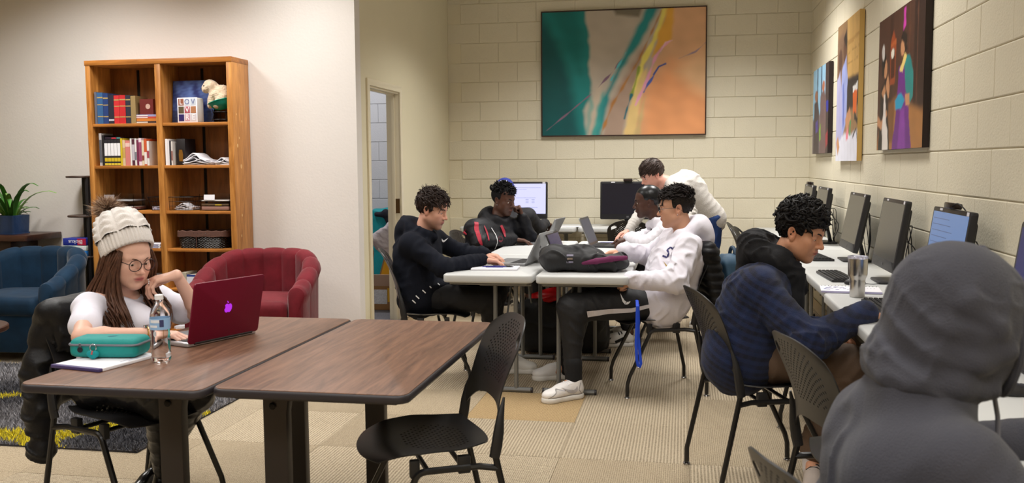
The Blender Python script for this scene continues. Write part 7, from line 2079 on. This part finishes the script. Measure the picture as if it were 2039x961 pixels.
MB().lathe([(0, 0), (.009, 0), (.010, .002), (.009, .004), (0, .004)], 14, M=frameM((-.075, -.0605, .030), (1, 0, 0), (0, 0, 1))).build('zip_pull', mat('dark_pull', (40, 42, 50), .4, .4), pk)
MB().box(-.079, -.071, -.063, -.060, .034, .052).build('zip_slider', mat('grey_slider', (120, 124, 136), .35, .7), pk, bevel=.001)
MB().lathe([(0, 0), (.022, .0), (.0225, .0008), (0, .0009)], 24, (.02, -.01, .0668), sy=.7).build('embroidered_badge', mat('deep_teal', (0, 108, 116), .7, bump=(300, .6)), pk)
kr = thing('keyring', 'metal keyring with a teal heart hanging on the pencil case', 'keyring', (-1.965, 2.779, TBZ + .020), .1)
MB().tube([(.011 * cos(a), -.002, .030 + .013 * sin(a)) for a in [2 * pi * i / 18 for i in range(18)]], .0013, 6, closed=True).build('ring', CHROME, kr)
S = SDF(); S.ell((-.009, -.005, .009), (.013, .008, .012), k=.004); S.ell((.009, -.005, .009), (.013, .008, .012), k=.004); S.ell((0, -.005, .001), (.010, .008, .010), k=.006)
V, F = S.verts(.0025); new_obj('heart', np_mesh('heart', V, F, mat('teal_plush', (0, 140, 146), .85, bump=(300, .5))), kr)
MB().tube([(0, -.005, .019), (0, -.012, .008)], .004, 6).build('red_tab', mat('red_tab', (170, 60, 60), .6), kr)
# water bottle
bt = thing('water_bottle', 'clear plastic water bottle with a pale blue label beside the teal pencil case', 'bottle', (-1.745, 2.830, TBZ))
BO = [(.0, .004), (.022, .0), (.0305, .004), (.0325, .012)]
for i in range(7):
    z_ = .018 + .0125 * i; BO += [(.0325, z_), (.0305, z_ + .0062)]
BO += [(.0325, .108), (.0320, .112), (.0320, .150), (.0325, .153), (.0318, .162), (.027, .180), (.019, .196), (.0135, .204), (.0128, .210), (.0128, .2125)]
MB().lathe(BO, 32).build('bottle_shell', mat('clear_plastic', (255, 255, 255), .03, trans=1.0, ior=1.22, spec=.7), bt, sharp=None)
MB().lathe([(0, .006)] + [(max(.002, r_ - .0022), z_ + .002) for r_, z_ in BO[2:17]] + [(.0295, .118), (0, .1185)], 28).build('water', mat('water', (252, 254, 255), .0, trans=1.0, ior=1.10), bt, sharp=None)
def shell(r0, z0, z1, n=32, a0=0, a1=360): return [[(r0 * cos(rad(a0 + (a1 - a0) * i / n)), r0 * sin(rad(a0 + (a1 - a0) * i / n)), z) for z in (z0, z1)] for i in range(n + 1)]
MB().grid(shell(.0333, .112, .150)).build('label', mat('pale_blue_label', (150, 190, 232), .4), bt, solid=.0003)
MB().grid(shell(.0337, .136, .146, 12, -120, -50)).build('label_band', mat('white_band', (232, 236, 244), .4), bt)
MB().grid(shell(.0337, .120, .128, 12, -125, -75)).build('label_band', mat('white_band', (232, 236, 244), .4), bt)
MB().grid(shell(.0338, .122, .146, 6, -62, -38)).build('label_emblem', mat('navy_emblem', (60, 66, 110), .4), bt)
cap_ = MB().lathe([(0, .2285), (.0125, .2285), (.0142, .2265), (.0145, .213), (.0145, .2125), (.0, .2125)][::-1], 40)
cap_.build('cap', mat('white_cap', (236, 236, 240), .4), bt)
# ---------------------------------------------------------------- things on the white tables
nb = thing('planner', 'white planner with navy graphics and a black spiral, under the navy hoodie sleeve', 'notebook', (-1.165, 5.69, .7412), .06)
MB().box(-.145, .145, -.085, .085, 0, .012).build('cover', WHITE, nb, bevel=.001)
for i in range(16): MB().tube(arc((-.13 + .0173 * i, .082, .007), .0075, 0, 330, 8, (0, 1, 0), (0, 0, 1)), .0014, 5).build('spiral', MBK, nb)
for i, (x0, x1, y0, y1) in enumerate(((-.09, .0, .0, .06), (.01, .06, .03, .07), (-.06, .05, -.03, -.012), (.07, .11, .0, .05))): MB().box(x0, x1, y0, y1, .0121, .0125).build('graphic', mat('navy_graphic', (58, 60, 140), .6), nb, smooth=False)
def pen(loc, rz, label, c):
    t = thing('pen', label, 'pen', loc, rz, None)
    MB().tube([(-.065, 0, 0), (.05, 0, 0), (.068, 0, 0)], [.0048, .0048, .0012], 8).build('barrel', mat('pen_%d_%d' % c[:2], c, .3), t)
    MB().box(-.062, -.025, -.0012, .0012, .0045, .0065).build('clip', CHROME, t)
    return t
pen((-1.16, 5.675, .7585), .12, 'dark blue pen lying on the planner by the navy hoodie', (34, 34, 120))
pen((-1.115, 5.69, .7585), -.1, 'black pen lying on the planner by the navy hoodie', (24, 24, 28))
pp = thing('paper_sheets', 'loose printed sheets beside the dark laptop on the far right table', 'paper', (-.63, 7.70, .7412), .1)
MB().box(-.16, .16, -.09, .09, 0, .004).build('sheet', WHITE, pp, smooth=False)
MB().box(-.05, .06, -.03, .05, .004, .0044).build('printed_block', mat('violet_print', (112, 112, 176), .6), pp, smooth=False)
for i in range(10): MB().tube(arc((-.15 + .03 * i, -.09, .004), .006, 0, 330, 8, (0, 1, 0), (0, 0, 1)), .0016, 5).build('spiral', MBK, pp)
bp_ = thing('paper_sheets', 'single white sheet on the back wall desk between the two computers', 'paper', (-1.10, 9.33, .7655), 0)
MB().box(-.13, .13, -.06, .09, 0, .003).build('sheet', WHITE, bp_, smooth=False)
# black backpack
NYL = mat('black_nylon', (24, 24, 27), .6, bump=(420, .25))
bg = thing('backpack', 'black backpack with a maroon strap lying on the near right white table', 'backpack', (-.60, 5.68, .7412), .04)
S = SDF(); S.box((-.10, .0, .065), (.145, .13, .062), .05, k=.02); S.ell((-.17, -.01, .085), (.10, .125, .075), k=.05); S.box((.10, .01, .052), (.14, .12, .040), .035, k=.05); S.ell((-.02, .03, .105), (.14, .09, .045), k=.05); S.ell((.23, .0, .045), (.05, .09, .035), k=.03)
S.cap((-.02, -.02, .13), (.08, .04, .115), .022, .014, k=.03); S.cap((-.10, -.06, .135), (-.02, -.02, .13), .018, .022, k=.03)
bpk = new_obj('body', np_mesh('body', *S.verts(.006, noise=nsum(fold_noise(14, .014, (.05, .12)), fold_noise(15, .002, (.02, .05)))), NYL), bg)
S2 = SDF(); S2.chain([(.0, -.125, .060), (.08, -.132, .072), (.17, -.118, .085), (.255, -.08, .088)], [.013, .017, .018, .014], k=.01)
V, F = S2.verts(.004); new_obj('strap', np_mesh('strap', V * np.array((1, 1, 1.0)), F, mat('maroon_webbing', (104, 26, 74), .7, bump=(300, .5))), bg)
bvb = bvh_of(bpk)
Mk = frameM((-.10, -.2, .075), (1, 0, 0), (0, 0, 1))
for z_, w_, c in ((.030, .020, (120, 116, 134)), (.010, .016, (120, 104, 90)), (-.010, .020, (120, 116, 134))): decal('patch_text', strip([(.02 - w_, z_), (.02 + w_, z_)], .0055, 3), Mk, bvb, bg, mat('patch_%d' % c[2], c, .6), .003)
MB().tube([(.06 + .026 * cos(a), -.035 + .018 * sin(a), .1145) for a in [2 * pi * i / 16 for i in range(16)]], .0035, 6, closed=True).build('round_badge', mat('badge_grey', (170, 166, 160), .5), bg)
MB().tube([(-.03, -.105, .105), (.03, -.13, .06), (.04, -.135, .03)], .004, 6).build('zip', mat('black_zip', (40, 40, 44), .4, .3), bg)
# lanyard
ln_ = thing('lanyard', 'bright blue lanyard hanging from the pocket of the black track pants', 'lanyard', (-.262, 5.325, .40))
BLU = mat('blue_webbing', (20, 70, 206), .55, bump=(400, .2))
P1 = [(.00, .06, .205), (.004, .01, .205), (.006, -.012, .18), (.004, -.014, .08), (.0, -.014, -.04), (.004, -.014, -.13), (.012, -.014, -.168), (.022, -.012, -.175), (.028, -.010, -.155), (.022, -.008, -.10), (.012, -.006, .0), (.012, -.004, .10), (.010, .0, .19)]
MB().tube(P1, .0085, 6, flat=(1, .2)).build('ribbon', BLU, ln_)
MB().lathe([(.006, 0), (.007, .004), (.006, .012), (.003, .016)], 10, (.014, -.012, -.190)).build('clip', CHROME, ln_)
# bags under the white tables
d1 = thing('duffel_bag', 'black duffel bag with a glossy red flap on the floor under the white tables', 'bag', (-1.02, 6.75, 0), .15)
S = SDF(); S.box((0, 0, .20), (.20, .14, .19), .09, k=.03); S.ell((.03, -.03, .36), (.15, .11, .06), k=.05)
V, F = S.verts(.010, noise=fold_noise(16, .014, (.08, .2))); new_obj('bag_body', np_mesh('bag_body', V, F, NYL), d1)
S = SDF(); S.box((0.02, -.055, .425), (.115, .085, .016), .012, R=basis((0, 1, .45), roll=.35), k=.01); S.ell((.04, -.03, .43), (.08, .06, .04), k=.03)
V, F = S.verts(.007, noise=fold_noise(17, .005, (.06, .15))); new_obj('red_flap', np_mesh('red_flap', V, F, mat('red_vinyl', (196, 16, 24), .3)), d1)
d2 = thing('backpack', 'black backpack standing on the floor under the far right white table', 'backpack', (-.70, 6.80, 0), -.1)
S = SDF(); S.box((0, 0, .24), (.16, .12, .235), .07, k=.03); S.ell((0, -.10, .17), (.12, .05, .12), k=.04)
V, F = S.verts(.011, noise=fold_noise(18, .013, (.08, .2))); new_obj('body', np_mesh('body', V, F, NYL), d2)
MB().tube([(-.10, -.13, .40), (-.12, -.16, .30), (-.11, -.15, .18)], .006, 6, flat=(1.6, .6)).build('strap', mat('lime_strap', (150, 170, 40), .6), d2)
MB().tube(arc((0, 0, .47), .045, 0, 180, 8), .007, 6).build('handle', NYL, d2)
# coats on chair backs
def drape(name, label, cat, loc, f, S, res, m, noise, extra=None):
    t = thing(name, label, cat, loc, face(*f))
    V, F = S.verts(res, noise=noise)
    new_obj('shell', np_mesh('shell', V, F, m), t)
    return t
PUF = mat('black_puffer_nylon', (17, 17, 20), .5, bump=(120, .12), spec=.35)
S = SDF(); S.box((0, -.320, .66), (.215, .036, .205), .034, k=.03, R=basis((0, 1, -.22))); S.cap((-.19, -.275, .850), (.19, -.275, .850), .026, .026, k=.05); S.box((.0, -.228, .78), (.19, .014, .09), .013, k=.03)
S.chain([(.16, -.34, .79), (.205, -.335, .62), (.205, -.345, .42), (.195, -.35, .27)], [.044, .048, .046, .042], k=.04); S.chain([(-.16, -.34, .79), (-.205, -.34, .62), (-.20, -.36, .44)], [.05, .055, .05], k=.04)
jk1 = drape('puffer_coat', 'black puffer coat hung over the back of the girl\'s chair', 'coat', (-2.12, 3.27, 0), (.94, -.34), S, .008, PUF, nsum(fold_noise(19, .016, (.06, .14)), lambda P: -.008 * np.abs(np.sin(P[:, 2] * 34 + 1.5 * np.sin(P[:, 0] * 9)))))
MB().tube([(-.05, -.270, .874), (.05, -.270, .874)], .006, 6).build('collar_label', WHITE, jk1)
S = SDF(); S.box((0, -.355, .67), (.205, .060, .235), .05, k=.03, R=basis((0, 1, -.25))); S.cap((-.18, -.30, .87), (.18, -.30, .87), .05, .05, k=.05)
drape('puffer_jacket', 'black quilted puffer jacket hung on the white hoodie man\'s chair back', 'jacket', (-.19, 5.74, 0), (-.96, -.28), S, .007, PUF, lambda P: -.009 * np.abs(np.sin(P[:, 2] * pi / .050 + .5 * np.sin(P[:, 0] * 20))) + .003)
S = SDF(); S.box((0, 0, .16), (.10, .065, .165), .05, k=.02); S.ell((0, -.07, .12), (.085, .045, .10), k=.03)
sb = thing('backpack', 'slate blue backpack hanging behind the black quilted jacket', 'backpack', (.285, 5.88, .50), face(-.96, -.28) + pi)
V, F = S.verts(.008, noise=fold_noise(20, .012, (.06, .15))); new_obj('body', np_mesh('body', V, F, mat('slate_blue_nylon', (54, 84, 108), .6, bump=(400, .2))), sb)
MB().tube(arc((0, .02, .325), .05, 0, 180, 10), .012, 8).build('handle', mat('slate_strap', (40, 64, 86), .6), sb)
MB().tube([(-.06, .04, .31), (-.07, .09, .38), (-.05, .10, .44)], .014, 8, flat=(1.3, .5)).build('strap', mat('slate_strap', (40, 64, 86), .6), sb)
MB().tube([(-.07, -.10, .22), (0, -.118, .235), (.07, -.10, .22)], .004, 6).build('zip', MBK, sb)
MB().box(.02, .04, -.128, -.112, .17, .185).build('red_tag', mat('red_tag', (170, 30, 40), .6), sb)
# ---------------------------------------------------------------- things on the right wall desks
tm = thing('tumbler', 'brushed steel tumbler with a clear lid on the right wall desk', 'tumbler', (.842, 4.72, .7412))
BRS = mat('brushed_steel', (190, 186, 182), .27, 1.0, bump=(3, .0))
MB().lathe([(0, 0), (.034, 0), (.0355, .003), (.0365, .082), (.0375, .090), (.0440, .104), (.0455, .112), (.0470, .186), (.0465, .188), (.0445, .186), (.0430, .12), (0, .12)], 40).build('steel_body', BRS, tm, sharp=50)
MB().lathe([(0, .184), (.040, .184), (.0465, .188), (.0485, .190), (.0485, .199), (.046, .201), (.043, .196), (0, .196)], 36).build('lid', mat('clear_lid', (240, 240, 255), .08, trans=.85, ior=1.3), tm, sharp=40)
MB().box(-.016, .016, -.009, .009, .196, .202).build('slider', mat('white_slider', (226, 224, 240), .3), tm, bevel=.002)
n2 = thing('planner', 'white spiral planner with navy patterns beside the steel tumbler', 'notebook', (.845, 4.93, .7415), -.10)
MB().box(-.145, .145, -.10, .10, 0, .011).build('cover', WHITE, n2, bevel=.001)
MB().box(-.145, .145, -.1005, -.098, .001, .010).build('page_edge', mat('lilac_edge', (176, 170, 206), .7), n2, smooth=False)
r = random.Random(8)
for i in range(22):
    x, y = r.uniform(-.13, .02), r.uniform(-.085, .07); s_ = r.uniform(.008, .020)
    MB().prism([(x, y), (x + s_, y + .004), (x + s_ * .9, y + s_), (x - .003, y + s_ * .8)], .011, .0114).build('graphic', mat(('navy_graphic', 'pink_graphic')[r.random() < .12], (58, 60, 140) if True else 0, .6), n2, smooth=False)
for i in range(5): MB().prism([(.05 + .016 * i, .02), (.056 + .016 * i, .024), (.052 + .016 * i, .034)], .011, .0114).build('graphic', mat('grey_graphic', (120, 120, 140), .6), n2, smooth=False)
for i in range(17): MB().tube(arc((-.135 + .0168 * i, .098, .006), .0072, 0, 330, 8, (0, 1, 0), (0, 0, 1)), .0014, 5).build('spiral', MBK, n2)
